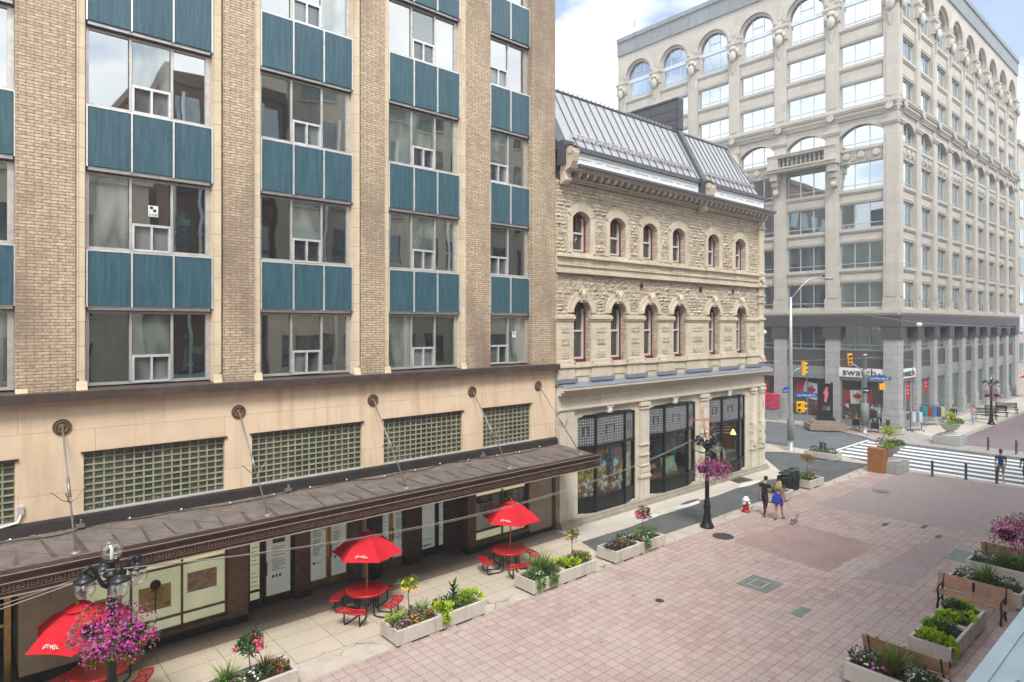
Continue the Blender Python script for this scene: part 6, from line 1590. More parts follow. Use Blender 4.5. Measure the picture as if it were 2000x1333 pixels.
def bed(x, y, rz, z, label, items, seed, name='flower_bed'):
    """plants growing in one planter; items: (kind, u, v, size, colour keys)"""
    t = thing(name, label, 'plants', (x,y,z), rz, 'plants growing in the concrete planters'); r = random.Random(seed)
    for kind,u,v,s,c in items:
        m = MB()
        if kind == 'clump': clump(m,(u,v,.10*s),(.26*s,.24*s,.16*s),int(150*s),.085,r,.5); m.build('foliage', G[c], t, **NOREC)
        elif kind == 'vine':
            clump(m,(u,v,.07),(.30*s,.26*s,.10*s),int(120*s),.12,r,.7,.85); m.build('vines', G[c], t, **NOREC)
        elif kind == 'grass': blades(m,(u,v,-.04),int(95*s),.62*s,r,.75); m.build('grass_tuft', G[c], t, **NOREC)
        elif kind == 'flowers':
            l = MB(); clump(l,(u,v,.06),(.2*s,.18*s,.10*s),int(60*s),.07,r,.5); l.build('foliage', G['green'], t, **NOREC)
            blooms(m,(u,v,.09),(.2*s,.18*s,.11*s),int(26*s),.034,r); m.build('blossoms', G[c], t, **NOREC)
        elif kind == 'canna':
            l = MB(); 
            for i in range(9): a = i*2.4; leafquad(l, Vector((u,v,.08+.05*i)), Vector((math.cos(a)*.6,math.sin(a)*.6,.9)), Vector((0,0,1)), .30*s, .13*s)
            l.tube([(u,v,-.05),(u+.02,v,.52*s)],.014,5); l.build('foliage', G['dark'], t, **NOREC)
            for i in range(8): a = i*.8; leafquad(m, Vector((u+.02,v,.52*s)), Vector((math.cos(a),math.sin(a),.5)), Vector((0,0,1)), .11, .08)
            m.build('blossoms', G[c], t, **NOREC)
        elif kind == 'fern':
            for i in range(14):
                a = i*2.4; hgt = .5*s*r.uniform(.6,1)
                for j in range(12):
                    q = j/12; b = Vector((u+math.cos(a)*.22*q*s,v+math.sin(a)*.22*q*s,hgt*q*(1.25-.4*q)))
                    for sd in (-1,1): leafquad(m,b,Vector((math.cos(a)*.5-sd*math.sin(a),math.sin(a)*.5+sd*math.cos(a),.4)),Vector((0,0,1)),.09*(1.2-q),.03)
            m.build('fern', G[c], t, **NOREC)
        elif kind == 'trail':
            for i in range(int(9*s)):
                p = Vector((u+r.uniform(-.15,.15)*s,v,.04)); 
                for j in range(9): leafquad(m, p+Vector((r.uniform(-.05,.05),-.022*j if j < 4 else -.09,-.045*max(0,j-2)+.02)), rv(r)+Vector((0,-.7,.2)), rv(r), .10,.08)
            m.build('vines', G[c], t, **NOREC)
    return t
def little_tree(x, y, z, h, cr, label, leaf, flo, seed, nfl=10, big=.06, dens=300, L=.11):
    t = thing('standard_shrub', label, 'small tree', (x,y,z), 0, 'little trees grown on bare stems in planters'); r = random.Random(seed)
    m = MB(); m.tube([(0,0,-.06),(.012,.005,h*.35),(-.01,.01,h*.75),(.0,0,h)],[.016,.014,.012,.010],6)
    for i in range(9): a = i*2.4; m.tube([(0,0,h*.82+.02*i),(math.cos(a)*cr*.45,math.sin(a)*cr*.45,h+cr*.25),(math.cos(a)*cr*.85,math.sin(a)*cr*.85,h+cr*(.2+.6*r.random()))],[.009,.006,.003],4)
    m.build('trunk', G['stem'], t)
    m = MB()
    for i in range(9):
        a = i*2.4; k = r.uniform(.3,.85); c = (math.cos(a)*cr*k,math.sin(a)*cr*k,h+cr*r.uniform(-.25,.95)); clump(m,c,(cr*.42,)*3,int(dens/9),L,r,.35,.34)
    m.build('crown', leaf, t, **NOREC)
    m = MB()
    for i in range(nfl):
        v = rv(r).normalized(); v.z = abs(v.z)*.9-.25; p = Vector((v.x*cr*1.05,v.y*cr*1.05,h+cr*.3+v.z*cr*.9)); blooms(m,tuple(p),(big*.7,)*3,5,big*.75,r)
    m.build('blossoms', flo, t, **NOREC)
    return t
PW = .92
# near row along the sidewalk (y 14.75..15.7)
planter(5.05,15.15,2.2,PW,0,'concrete planter holding the pink oleander, partly cut by the bottom edge')
bed(5.05,15.15,0,.42,'grasses, white blossoms and bronze foliage under the pink oleander',[('grass',-.35,.1,.9,'grass'),('grass',.55,.15,.65,'bronze'),('flowers',.1,-.1,1.2,'white'),('clump',.35,-.15,.9,'dark'),('clump',-.6,-.1,.9,'green'),('flowers',.75,-.12,1,'redf'),('clump',.85,0,.7,'bronze'),('flowers',-.2,-.25,1,'mauve')],1)
little_tree(5.20,15.22,.44,.62,.30,'pink oleander on a thin stem in the planter nearest the camera',G['dark'],G['pink'],3,8,.07,420,.13)
def pair(x0, labels):
    for i,l in enumerate(labels): planter(x0+.745+i*1.49,15.20,1.475,PW,0,l)
pair(8.86,['near concrete box of the pair in front of the middle umbrella','far concrete box of the pair in front of the middle umbrella'])
bed(9.60,15.20,0,.42,'lime leaves, mauve and orange blossoms with a young fern under the yellow lantana',[('clump',-.5,.15,.9,'lime'),('clump',-.2,.2,.7,'lime'),('flowers',-.35,-.2,1.1,'mauve'),('flowers',.0,.05,1,'lilac'),('flowers',.0,-.22,1.2,'orange'),('fern',.42,.12,1.0,'green'),('flowers',.25,-.05,1,'mauve'),('clump',-.5,-.15,.8,'dark'),('clump',.15,.2,.8,'green'),('flowers',-.5,-.27,.8,'lilac'),('flowers',.45,-.15,.7,'redf')],2)
little_tree(9.55,15.28,.44,.85,.23,'yellow lantana on a thin stem in the planter before the middle umbrella',G['green'],G['yellow'],5,16,.05,260,.09)
bed(11.09,15.20,0,.42,'yellow canna, dark leaves and bright lime vines filling a planter',[('canna',.0,.1,1.0,'yellow'),('vine',-.55,-.12,1.1,'lime'),('vine',.55,-.05,1.15,'lime'),('clump',.3,.2,1,'lime'),('clump',-.2,.05,1,'dark'),('clump',.15,-.15,1,'green'),('flowers',-.15,-.2,.8,'orange'),('trail',-.62,-.38,1,'lime'),('clump',-.45,.2,.7,'purple')],3)
pair(13.82,['near concrete box of the pair beside the farthest red table','far concrete box of the pair beside the farthest red table'])
bed(14.56,15.20,0,.42,'tall arching grass above dark trailing ivy in a planter',[('grass',.0,.05,1.35,'grass'),('grass',.1,.1,1.0,'bronze'),('clump',-.4,-.1,1.1,'green'),('clump',.4,.1,1.1,'green'),('trail',-.45,-.4,1.1,'green'),('trail',.15,-.4,1.3,'green'),('flowers',-.2,-.15,.8,'white'),('clump',.0,-.2,1,'dark'),('clump',.45,-.15,.8,'olive')],4)
bed(16.05,15.20,0,.42,'lime and olive foliage under the yellow hibiscus',[('vine',-.5,.05,1,'lime'),('vine',-.15,-.15,.9,'lime'),('clump',.25,.0,1.2,'olive'),('grass',.35,.15,.55,'bronze'),('clump',.5,-.1,.9,'olive'),('vine',.62,.05,.6,'lime'),('grass',-.2,.15,.5,'bronze')],5)
little_tree(16.15,15.28,.44,.80,.22,'yellow hibiscus on a thin stem in the planter beside the farthest red table',G['dark'],G['yellow'],8,7,.06,260,.09)
pair(17.85,['near concrete box of the pair on the asphalt strip','far concrete box of the pair on the asphalt strip'])
bed(18.59,15.20,0,.42,'purple black foliage with mauve blossoms in a planter',[('clump',-.45,-.1,1.1,'purple'),('clump',.4,.15,1.1,'purple'),('flowers',-.3,.1,1.2,'mauve'),('clump',.0,-.1,1.1,'green'),('flowers',.2,0,1.2,'pink'),('grass',.15,.2,.5,'bronze'),('clump',.55,-.1,.7,'purple')],6)
bed(20.08,15.20,0,.42,'green leaves dotted with white blossoms under the rose pink oleander',[('clump',-.45,.05,1.2,'green'),('clump',.1,.1,1.2,'green'),('clump',.5,0,1,'green'),('flowers',.3,-.1,1.2,'white'),('flowers',-.25,-.15,1,'white'),('trail',-.4,-.4,1.1,'green'),('clump',.0,-.15,1,'dark')],7)
little_tree(20.15,15.30,.44,.78,.27,'rose pink oleander on a thin stem beside the asphalt strip',G['dark'],G['pink'],12,6,.085,360,.12)
planter(30.45,15.02,1.55,PW,0,'concrete planter half hidden behind the strolling couple'); bed(30.45,15.02,0,.42,'spiky leaves with white blossoms behind the couple',[('grass',-.3,.1,.7,'grass'),('clump',.2,0,1.2,'green'),('flowers',.0,-.15,1.2,'white'),('clump',-.45,-.05,1,'green'),('flowers',.4,.1,.8,'yellow')],8)
planter(34.35,15.22,1.55,PW,-.05,'concrete planter beside the litter bins'); bed(34.35,15.22,0,.42,'low dark foliage with yellow blossoms beside the litter bins',[('clump',-.2,.0,1.3,'dark'),('clump',.35,.1,1,'olive'),('flowers',-.2,-.15,.9,'yellow'),('clump',-.5,.0,.8,'green')],9)
little_tree(34.25,15.25,.44,1.0,.32,'small round tree with pale leaves on a thin stem beside the litter bins',G['olive'],G['orange'],15,6,.05,330,.12)
planter(42.15,17.75,2.0,.95,PI/2+.06,'concrete planter at the left end of the crossing'); bed(42.15,17.75,PI/2,.42,'dark broad leaved plants in the planter at the left end of the crossing',[('clump',-.5,0,1.2,'dark'),('clump',.5,0,1.2,'dark'),('canna',.1,.05,1.1,'dark'),('canna',-.1,-.05,1.0,'dark'),('clump',.0,0,1.2,'green')],10)
planter(55.9,18.25,1.7,.9,PI/2,'concrete planter before the granite corner pillar'); bed(55.9,18.25,PI/2,.42,'low lime foliage with one yellow flower before the granite pillar',[('clump',-.4,0,1.2,'lime'),('clump',.4,0,1.2,'green'),('canna',.25,.0,1.3,'yellow')],11)
# boxes beside the benches
def gap_box(x,y,lab,rz=0): return planter(x,y,1.62,.95,rz,lab,.5)
gap_box(19.55,5.25,'nearer box of the lime green planter pair between the facing benches'); gap_box(21.20,5.25,'farther box of the lime green planter pair between the facing benches')
bed(19.55,5.25,0,.45,'lime vines spilling over the nearer box between the benches',[('vine',-.45,.05,1.1,'lime'),('vine',.3,.15,1.1,'lime'),('clump',.0,.0,1.3,'dark'),('clump',.1,-.1,1,'purple'),('trail',-.55,-.42,1.5,'lime'),('vine',-.5,-.2,.9,'lime'),('clump',.45,-.05,1,'green')],12)
bed(21.20,5.25,0,.45,'lime vines around purple foliage in the farther box between the benches',[('vine',-.5,.1,1,'lime'),('vine',-.2,-.2,1,'lime'),('clump',.1,.05,1.3,'dark'),('clump',.05,.0,1.1,'purple'),('vine',.55,.0,.9,'lime'),('clump',.35,.2,1,'green')],13)
planter(16.62,5.35,1.95,.95,PI/2,'concrete planter at the bottom edge, in front of the bench seen from behind',.5); bed(16.62,5.35,PI/2,.45,'dark foliage, pale blue blossoms and a tall grass tuft at the bottom edge',[('clump',.7,0,1.1,'purple'),('clump',.4,.05,1.1,'dark'),('grass',.0,.0,1.25,'grass'),('grass',.05,.1,1.0,'bronze'),('clump',-.4,0,1.3,'dark'),('flowers',.55,.1,1.2,'white'),('flowers',-.5,.1,1.3,'white'),('clump',-.7,.05,1,'dark'),('flowers',.3,.2,1,'lilac')],14)
planter(24.55,5.3,1.95,.95,PI/2,'concrete planter just behind the bench that faces the lime green planter',.5); bed(24.55,5.3,PI/2,.45,'dark grass tuft and white blossoms behind the bench',[('grass',.0,.0,1.2,'grass'),('clump',.5,0,1.2,'dark'),('clump',-.5,0,1.2,'dark'),('flowers',.6,.1,1.2,'white'),('clump',0,-.1,1.1,'green')],15)
planter(26.75,5.3,1.95,.95,PI/2,'concrete planter at the right edge under the hanging pink flowers',.5); bed(26.75,5.3,PI/2,.45,'dark green grasses in the planter at the right edge',[('grass',.0,.0,1.2,'grass'),('grass',-.5,.0,1.1,'grass'),('clump',.5,0,1.3,'dark'),('clump',-.5,0,1.3,'dark'),('clump',0,-.1,1.2,'green')],16)
# urn plantings
for i,(x,y,l) in enumerate(((41.6,13.75,'low mixed leaves around the rim of the stone urn behind the crate'),(54.3,13.9,'low mixed leaves around the rim of the far stone urn'))):
    bed(x,y,0,1.48,l,[('clump',.4,-.3,1.5,'green'),('clump',-.4,-.3,1.5,'green'),('clump',0,.3,1.6,'dark'),('vine',.55,-.45,1.1,'lime'),('vine',-.55,-.2,1.0,'lime'),('clump',0,-.5,1.4,'purple')],20+i,'urn_plant')
little_tree(41.6,13.75,1.5,.62,.40,'upright lime green shrub in the stone urn behind the wooden crate',G['lime'],G['yellow'],31,1,.03,420,.13)
little_tree(54.3,13.9,1.5,.35,.32,'small lime shrub in the far stone urn',G['lime'],G['yellow'],32,3,.06,260,.12)
# hanging baskets ------------------------------------------------------------
def basket(x, y, z, s, label, seed, dens=1.0):
    t = thing('flower_basket', label, 'flower basket', (x,y,z), 0, 'hanging baskets of pink flowers'); r = random.Random(seed)
    m = MB()
    for sgn in (-1,1): m.lathe([(0,-.18),(.16,-.16),(.22,-.02),(.23,.06)],14,(sgn*.30,-sgn*.26,0)); m.tube([(sgn*.30,-sgn*.26,.05),(sgn*.20,-sgn*.18,.5),(0,0,.56)],.008,4)
    m.build('basket', M['iron'], t)
    lobes = [((.28,-.24,.12),.42),((-.28,.24,.10),.40),((0,-.05,.22),.40),((.42,-.38,-.12),.30),((-.45,.36,-.1),.30),((-.15,-.30,-.05),.36),((.15,.3,0),.34),((-.30,-.12,-.30),.28),((.20,-.34,-.30),.26),((.1,-.1,-.12),.4)]
    for nm,key,n,L in (('leaves','green',40,.08),('leaves','dark',24,.08),('trailing_leaves','olive',14,.08)):
        m = MB()
        for c,rad in lobes: clump(m,[q*s for q in c],(rad*s*.98,)*3,int(n*dens),L,r,.1,.5,.35)
        m.build(nm, G[key], t, **NOREC)
    for key,n in (('magenta',42),('lilac',15),('magenta_dark',26)):
        m = MB()
        for c,rad in lobes: blooms(m,[q*s for q in c],(rad*s,)*3,int(n*dens*1.25),.030,r,1.04,.1)
        m.build('blossoms', G[key], t, **NOREC)
    m = MB(); clump(m,(.48*s,-.42*s,-.12*s),(.15,.15,.12),30,.06,r,.1); clump(m,(-.42*s,.30*s,.26*s),(.15,.15,.1),30,.06,r,.4); m.build('blossoms', G['orange'], t, **NOREC)
    return t
basket(2.43,14.93,2.45,1.0,'big basket of magenta petunias on the lamp post nearest the camera',1,1.3)
basket(24.25,14.80,2.50,.95,'basket of magenta petunias on the middle street lamp',2,.9)
basket(67.5,14.2,2.55,.95,'small looking basket of magenta petunias on the distant street lamp',3,.5)
basket(23.45,4.25,2.50,1.0,'basket of magenta petunias hanging into view at the right edge',4,1.0)
# ------------------------------------------------------------------ people and the dog
SKIN = m_plain('skin', (.48,.27,.19), .55, 0, .06, 8); SKIN2 = m_plain('tanned_skin', (.42,.22,.14), .55, 0, .06, 8)
def cloth(n, c): return m_plain(n, c, .85, 0, .16, 7)
def skin_body(name, bones, verts, mats, extra=None, sub=2):
    """bones: (a, b, material index); verts: name -> (pos, radius). One continuous skinned surface."""
    me = bpy.data.meshes.new(name+'_skeleton'); names = list(verts)
    idx = {n:i for i,n in enumerate(names)}
    me.from_pydata([verts[n][0] for n in names], [(idx[a],idx[b]) for a,b,_ in bones], [])
    bm = bmesh.new(); bm.from_mesh(me); lay = bm.verts.layers.skin.verify(); bm.verts.ensure_lookup_table()
    for i,n in enumerate(names):
        r = verts[n][1]; r = r if isinstance(r,tuple) else (r,r); bm.verts[i][lay].radius = r; bm.verts[i][lay].use_root = (i == 0)
    bm.to_mesh(me); bm.free()
    o = bpy.data.objects.new(name, me); COL.objects.link(o)
    s = o.modifiers.new('skin','SKIN'); s.branch_smoothing = .4; s.use_smooth_shade = True
    u = o.modifiers.new('sub','SUBSURF'); u.levels = sub; u.render_levels = sub
    bpy.context.view_layer.update()
    out = bpy.data.meshes.new_from_object(o.evaluated_get(bpy.context.evaluated_depsgraph_get())); bpy.data.objects.remove(o); bpy.data.meshes.remove(me)
    out.materials.clear()
    for m in mats: out.materials.append(m)
    seg = [(Vector(verts[a][0]),Vector(verts[b][0]),m) for a,b,m in bones]
    for p in out.polygons:
        c = p.center; best = 9; bi = 0
        for a,b,m in seg:
            ab = b-a; t = max(0,min(1,(c-a).dot(ab)/max(1e-9,ab.length_squared))); d = (c-(a+ab*t)).length
            if d < best: best = d; bi = m
        p.material_index = bi; p.use_smooth = True
    if extra:
        bm = bmesh.new(); bm.from_mesh(out); tmp = bpy.data.meshes.new('fingers'); tmp.from_pydata(extra.v,[],extra.f)
        tmp.polygons.foreach_set('material_index', extra.m); tmp.polygons.foreach_set('use_smooth', [True]*len(extra.f)); bm.from_mesh(tmp); bm.to_mesh(out); bm.free(); bpy.data.meshes.remove(tmp)
    return out
def person(label, loc, rz, pose, mats, bare_arm=True, bare_leg=False, hair='short', hair_mat=None, scale=1.0, female=False, shorts_to=.55):
    """mats: shirt, trousers, skin, shoes. Local frame: faces +X, left is +Y."""
    V = {}; sw = .17 if female else .20; hw = .10
    sit = pose.get('sit'); L = .47 if sit else .93
    def put(n,p,r): V[n] = (p,r)
    put('pelvis',(0,0,L),(.13,.16)); lean = pose.get('lean',0.02)
    put('belly',(lean*.4,0,L+.18),(.105,.14)); put('chest',(lean*.9,0,L+.38),(.115,.165)); put('collar',(lean*1.1,0,L+.50),(.075,.10)); put('neck',(lean*1.3+.01,0,L+.57),.052)
    hd = pose.get('head',(.0,0)); hx = lean*1.5+.02+hd[0]*.1
    put('skull',(hx,hd[1]*.05,L+.67-abs(hd[0])*.04),(.085,.078)); put('crown',(hx+hd[0]*.03-.012,hd[1]*.05,L+.78-abs(hd[0])*.07),(.068,.062))
    bones = [('pelvis','belly',0),('belly','chest',0),('chest','collar',0),('collar','neck',2),('neck','skull',2),('skull','crown',2)]
    ex = MB(); ex.mat(2)
    for s,n in ((1,'l'),(-1,'r')):
        fx,kx = pose['leg'][0 if s > 0 else 1]          # foot x, knee x
        lift = pose.get('lift',(0,0))[0 if s > 0 else 1]
        put(n+'hip',(0,s*hw,L-.06),.088); 
        if sit: kp = (.44,s*.16,.49); ap = (.40,s*.17,.09)
        else: kp = (kx,s*(hw-.005),.50+lift*.4); ap = (fx,s*(hw-.01),.09+lift)
        mid = tuple((a+b)/2 for a,b in zip(V[n+'hip'][0],kp))
        put(n+'thigh',mid,.076); put(n+'knee',kp,.056); sh = tuple(k*.55+a*.45 for k,a in zip(kp,ap)); put(n+'calf',(sh[0]-.02,sh[1],sh[2]),.052); put(n+'ankle',ap,.036)
        put(n+'toe',(ap[0]+.17,ap[1]+s*.02,.035+lift*.5),(.036,.03)); put(n+'heel',(ap[0]-.03,ap[1],.04+lift),.036)
        lower = 2 if bare_leg else 1
        bones += [('pelvis',n+'hip',1),(n+'hip',n+'thigh',1),(n+'thigh',n+'knee',1 if not bare_leg or shorts_to > .5 else 2),(n+'knee',n+'calf',lower),(n+'calf',n+'ankle',lower),(n+'ankle',n+'heel',3),(n+'heel',n+'toe',3)]
        sx = lean*1.0; put(n+'shoulder',(sx,s*sw,L+.455),.062)
        e,w = pose['arm'][0 if s > 0 else 1]              # elbow, wrist offsets from the shoulder
        ep = (sx+e[0],s*(sw+e[1]),L+.455+e[2]); wp = (sx+w[0],s*(sw+w[1]),L+.455+w[2])
        put(n+'elbow',ep,.043); put(n+'wrist',wp,.029)
        d = (Vector(wp)-Vector(ep)).normalized(); pm = Vector(wp)+d*.055; put(n+'palm',tuple(pm),(.036,.022))
        um = tuple((a*.5+b*.5) for a,b in zip(V[n+'shoulder'][0],ep)); put(n+'sleeve',um,.052)
        bones += [('chest',n+'shoulder',0),(n+'shoulder',n+'sleeve',0),(n+'sleeve',n+'elbow',2 if bare_arm else 0),(n+'elbow',n+'wrist',2 if bare_arm else 0),(n+'wrist',n+'palm',2)]
        side = d.cross(Vector((0,1,0))); side = side.normalized() if side.length > .1 else Vector((1,0,0)); curl = Vector((0,-s,0))
        for k in range(4):
            b = pm+side*(k-1.5)*.019+d*.02; ln = (.062,.074,.070,.055)[k]; ex.tube([b,b+d*ln*.5+curl*.006,b+d*ln*.85+curl*.022,b+d*ln+curl*.034],[.0095,.009,.008,.006],5)
        b = pm-d*.02+side*-.034; ex.tube([b,b-side*.022+d*.022,b-side*.026+d*.05+curl*.012],[.011,.010,.007],5)
    # nose, ears
    c = Vector(V['skull'][0]); ex.sphere(tuple(c+Vector((.088,0,.02))),(.018,.013,.02),6,5)
    for s in (-1,1): ex.sphere(tuple(c+Vector((0,s*.078,.02))),(.018,.010,.028),6,5)
    ex.mat(4)
    for s in (-1,1): ex.sphere(tuple(c+Vector((.078,s*.03,.035))),(.009,.011,.007),6,4)
    ex.mat(5); ex.sphere(tuple(c+Vector((.080,0,-.03))),(.008,.024,.007),6,4)
    me = skin_body('person', bones, V, list(mats)+[M['ink'],cloth('lip',(.40,.12,.10)) if 'lip' not in bpy.data.materials else bpy.data.materials['lip']], ex)
    o = bpy.data.objects.new('person', me); COL.objects.link(o); o.location = loc; o.rotation_euler = (0,0,rz); o.scale = (scale,)*3
    tag(o, label, 'person')
    h = MB(); c = Vector(V['crown'][0])
    if hair:
        h.sphere((c.x-.014,c.y,c.z-.012),(.094,.086,.082),12,8); h.sphere((c.x-.05,c.y,c.z-.07),(.055,.075,.085),10,7)
        if hair == 'long':
            for i in range(9):
                y = (i-4)*.022; h.tube([(c.x-.05,c.y+y*.8,c.z),(c.x-.11,c.y+y*1.2,c.z-.12),(c.x-.13,c.y+y*1.5,c.z-.26),(c.x-.125,c.y+y*1.3,c.z-.36-.03*(i%2))],[.03,.03,.026,.008],6)
        h.build('hair', hair_mat, o)
    return o, V
WALK = lambda a: {'leg':[(a*.28,a*.20+.03),(-a*.30,-a*.06+.02)],'arm':[((-.06*a,.03,-.27),(-.02-.14*a,.05,-.50)),((.05*a,.03,-.27),(.10+.12*a,.04,-.49))]}
p = WALK(1); p.update(head=(.5,-.2), lean=.05, arm=[((.02,.03,-.27),(.18,.0,-.40)),((.05,.03,-.27),(.22,-.03,-.36))])
person('man in a black t-shirt and maroon trousers walking with head bowed', (27.5,14.15,.004), .12, p, [cloth('black_tee',(.014,.017,.02)),cloth('maroon_trousers',(.055,.02,.035)),SKIN,cloth('grey_shoe',(.16,.14,.13))], True, False, 'short', cloth('dark_hair',(.018,.013,.010)), 1.02)
p = WALK(-.7); p.update(lean=.03, arm=[((.02,.05,-.25),(.16,.03,-.36)),((.0,.04,-.26),(.10,.02,-.46))])
person('woman with long blonde hair and black shorts walking a small dog', (27.45,13.45,.004), .05, p, [cloth('pale_top',(.42,.24,.20)),cloth('black_shorts',(.015,.015,.018)),SKIN,cloth('black_white_shoe',(.07,.07,.07))], True, True, 'long', m_two('blonde_hair',(.50,.36,.19),(.36,.25,.13),16,.5), .96, True, .3)
t = thing('backpack', 'bright blue bag slung low on the back of the blonde woman', 'bag', (27.27,13.45,.98), .05)
m = MB(); m.sphere((0,0,0),(.13,.23,.20),12,9); m.sphere((-.05,.02,-.12),(.12,.22,.12),10,7); m.sphere((-.02,-.18,-.22),(.06,.07,.12),8,6); m.build('bag', cloth('royal_blue_nylon',(.025,.045,.36)), t)
m = MB()
for s in (-1,1): m.tube([(.0,s*.13,.16),(.05,s*.13,.32),(.16,s*.12,.36)],.016,5)
m.build('strap', bpy.data.materials['royal_blue_nylon'], t)
p = WALK(.9)
person('man in a blue t-shirt and khaki shorts crossing at the zebra stripes', (43.0,8.65,-.0), .35, p, [cloth('navy_tee',(.02,.07,.17)),cloth('khaki_shorts',(.26,.21,.16)),SKIN,cloth('pale_shoe',(.45,.43,.38))], True, True, 'short', cloth('brown_hair',(.11,.05,.025)), 1.03)
p = WALK(-.8)
person('person in dark brown clothes at the right edge of the crossing', (43.95,7.72,-.1), .3, p, [cloth('brown_tee',(.055,.04,.04)),cloth('dark_shorts',(.06,.05,.05)),SKIN2,cloth('dark_shoe',(.05,.05,.05))], True, True, 'short', bpy.data.materials['dark_hair'], 1.0)
p = WALK(.6)
person('distant pedestrian in a pink top and light blue trousers', (66.1,15.2,.004), PI, p, [cloth('pink_top',(.55,.35,.42)),cloth('light_blue_trousers',(.33,.48,.60)),SKIN,cloth('white_shoe',(.6,.6,.6))], True, False, 'short', bpy.data.materials['brown_hair'], .98, True)
p = WALK(.5)
person('distant pedestrian in dark clothes by the far stone urn', (64.6,16.3,.004), PI+.4, p, [cloth('charcoal_coat',(.03,.035,.04)),cloth('charcoal_trousers',(.03,.03,.035)),SKIN,bpy.data.materials['dark_shoe']], False, False, 'short', bpy.data.materials['dark_hair'], 1.0)
# seated person in a folding chair
t = thing('folding_chair', 'green canvas folding chair on the sidewalk in front of the watch shop', 'chair', (55.6,20.75,.004), .25)
m = MB(); m.box(-.24,.24,-.27,.27,.40,.43); m.hexa([(-.26,-.28,.42),(-.23,-.28,.42),(-.23,.28,.42),(-.26,.28,.42),(-.36,-.28,.92),(-.33,-.28,.92),(-.33,.28,.92),(-.36,.28,.92)]); m.build('canvas', cloth('dark_green_canvas',(.015,.05,.05)), t)
m = MB()
for y in (-.3,.3): m.tube([(-.36,y,.95),(-.24,y,.42),(.22,y,.02)],.014,5); m.tube([(.24,y,.43),(-.26,y,.02)],.014,5); m.tube([(-.3,y,.62),(.25,y,.60)],.02,5); m.tube([(.24,y,.0),(.24,y,.60)],.014,5)
m.tube([(-.26,-.3,.02),(-.25,.3,.42)],.012,5); m.tube([(-.26,.3,.02),(-.25,-.3,.42)],.012,5); m.build('frame', M['pole'], t)
p = {'sit':1,'leg':[(0,0),(0,0)],'arm':[((.04,.05,-.26),(.24,.02,-.26)),((.04,.05,-.26),(.24,.02,-.26))],'lean':-.02}
person('person in a red shirt sitting in the folding chair', (55.6,20.75,.03), .25, p, [cloth('red_shirt',(.50,.06,.055)),cloth('dark_jeans',(.03,.04,.06)),SKIN,bpy.data.materials['dark_shoe']], True, False, 'short', cloth('grey_hair',(.22,.19,.17)), 1.0)
t = thing('hand_cart', 'small dark wheeled cart beside the shorter traffic pole', 'cart', (55.6,19.35,.004), .3)
m = MB(); m.box(-.3,.3,-.3,.3,.3,.75); m.build('load', M['black'], t); m = MB()
for x in (-.3,.3):
    for y in (-.3,.3): m.tube([(x,y,.05),(x,y,1.0)],.02,5); m.tube([(x,y-.03,.12),(x,y+.03,.12)],.11,10)
m.tube([(.3,-.3,1.0),(.3,.3,1.0)],.02,5); m.build('frame', M['rodm'], t)
# dog
D = {'hip':((-.17,0,.22),(.065,.07)),'loin':((-.05,0,.225),(.06,.065)),'chest':((.12,0,.215),(.078,.082)),'neck':((.21,0,.285),.046),'head':((.27,0,.345),.052),'muzzle':((.35,0,.325),.026),'t1':((-.25,0,.26),.022),'t2':((-.33,0,.33),.014)}
B = [('hip','loin',0),('loin','chest',0),('chest','neck',0),('neck','head',0),('head','muzzle',1),('hip','t1',0),('t1','t2',1)]
for s,n in ((1,'l'),(-1,'r')):
    f = .05*s
    D.update({n+'fs':((.13,s*.055,.17),.036),n+'fe':((.12+f*.5,s*.055,.10),.024),n+'fp':((.14+f,s*.055,.018),.020),n+'hk':((-.15-f*.3,s*.055,.15),.042),n+'hh':((-.23-f,s*.055,.09),.02),n+'hp':((-.19-f,s*.055,.018),.02)})
    B += [('chest',n+'fs',0),(n+'fs',n+'fe',1),(n+'fe',n+'fp',1),('hip',n+'hk',0),(n+'hk',n+'hh',1),(n+'hh',n+'hp',1)]
ex = MB(); ex.mat(2)
for s in (-1,1): ex.hexa([(.24,s*.03,.38),(.28,s*.03,.38),(.28,s*.055,.37),(.24,s*.055,.37),(.255,s*.045,.44),(.265,s*.045,.44),(.265,s*.05,.44),(.255,s*.05,.44)])
ex.sphere((.376,0,.33),.012,6,4)
me = skin_body('dog', B, D, [m_two('grey_dog_fur',(.16,.15,.15),(.30,.29,.29),20,.8),m_two('pale_dog_fur',(.34,.32,.31),(.22,.21,.21),20,.8),M['ink']], ex)
o = bpy.data.objects.new('dog', me); COL.objects.link(o); o.location = (27.35,12.72,.004); o.rotation_euler = (0,0,-.1); o.scale = (.9,.9,.9); tag(o,'small grey dog walking on a lead beside the blonde woman','dog')
m = MB(); m.tube(sag((27.62,13.28,.92),(27.53,12.74,.30),.06,8),.006,4); tag(m.build('dog_lead', M['black']),'thin dark lead running from the woman to the small dog','lead')
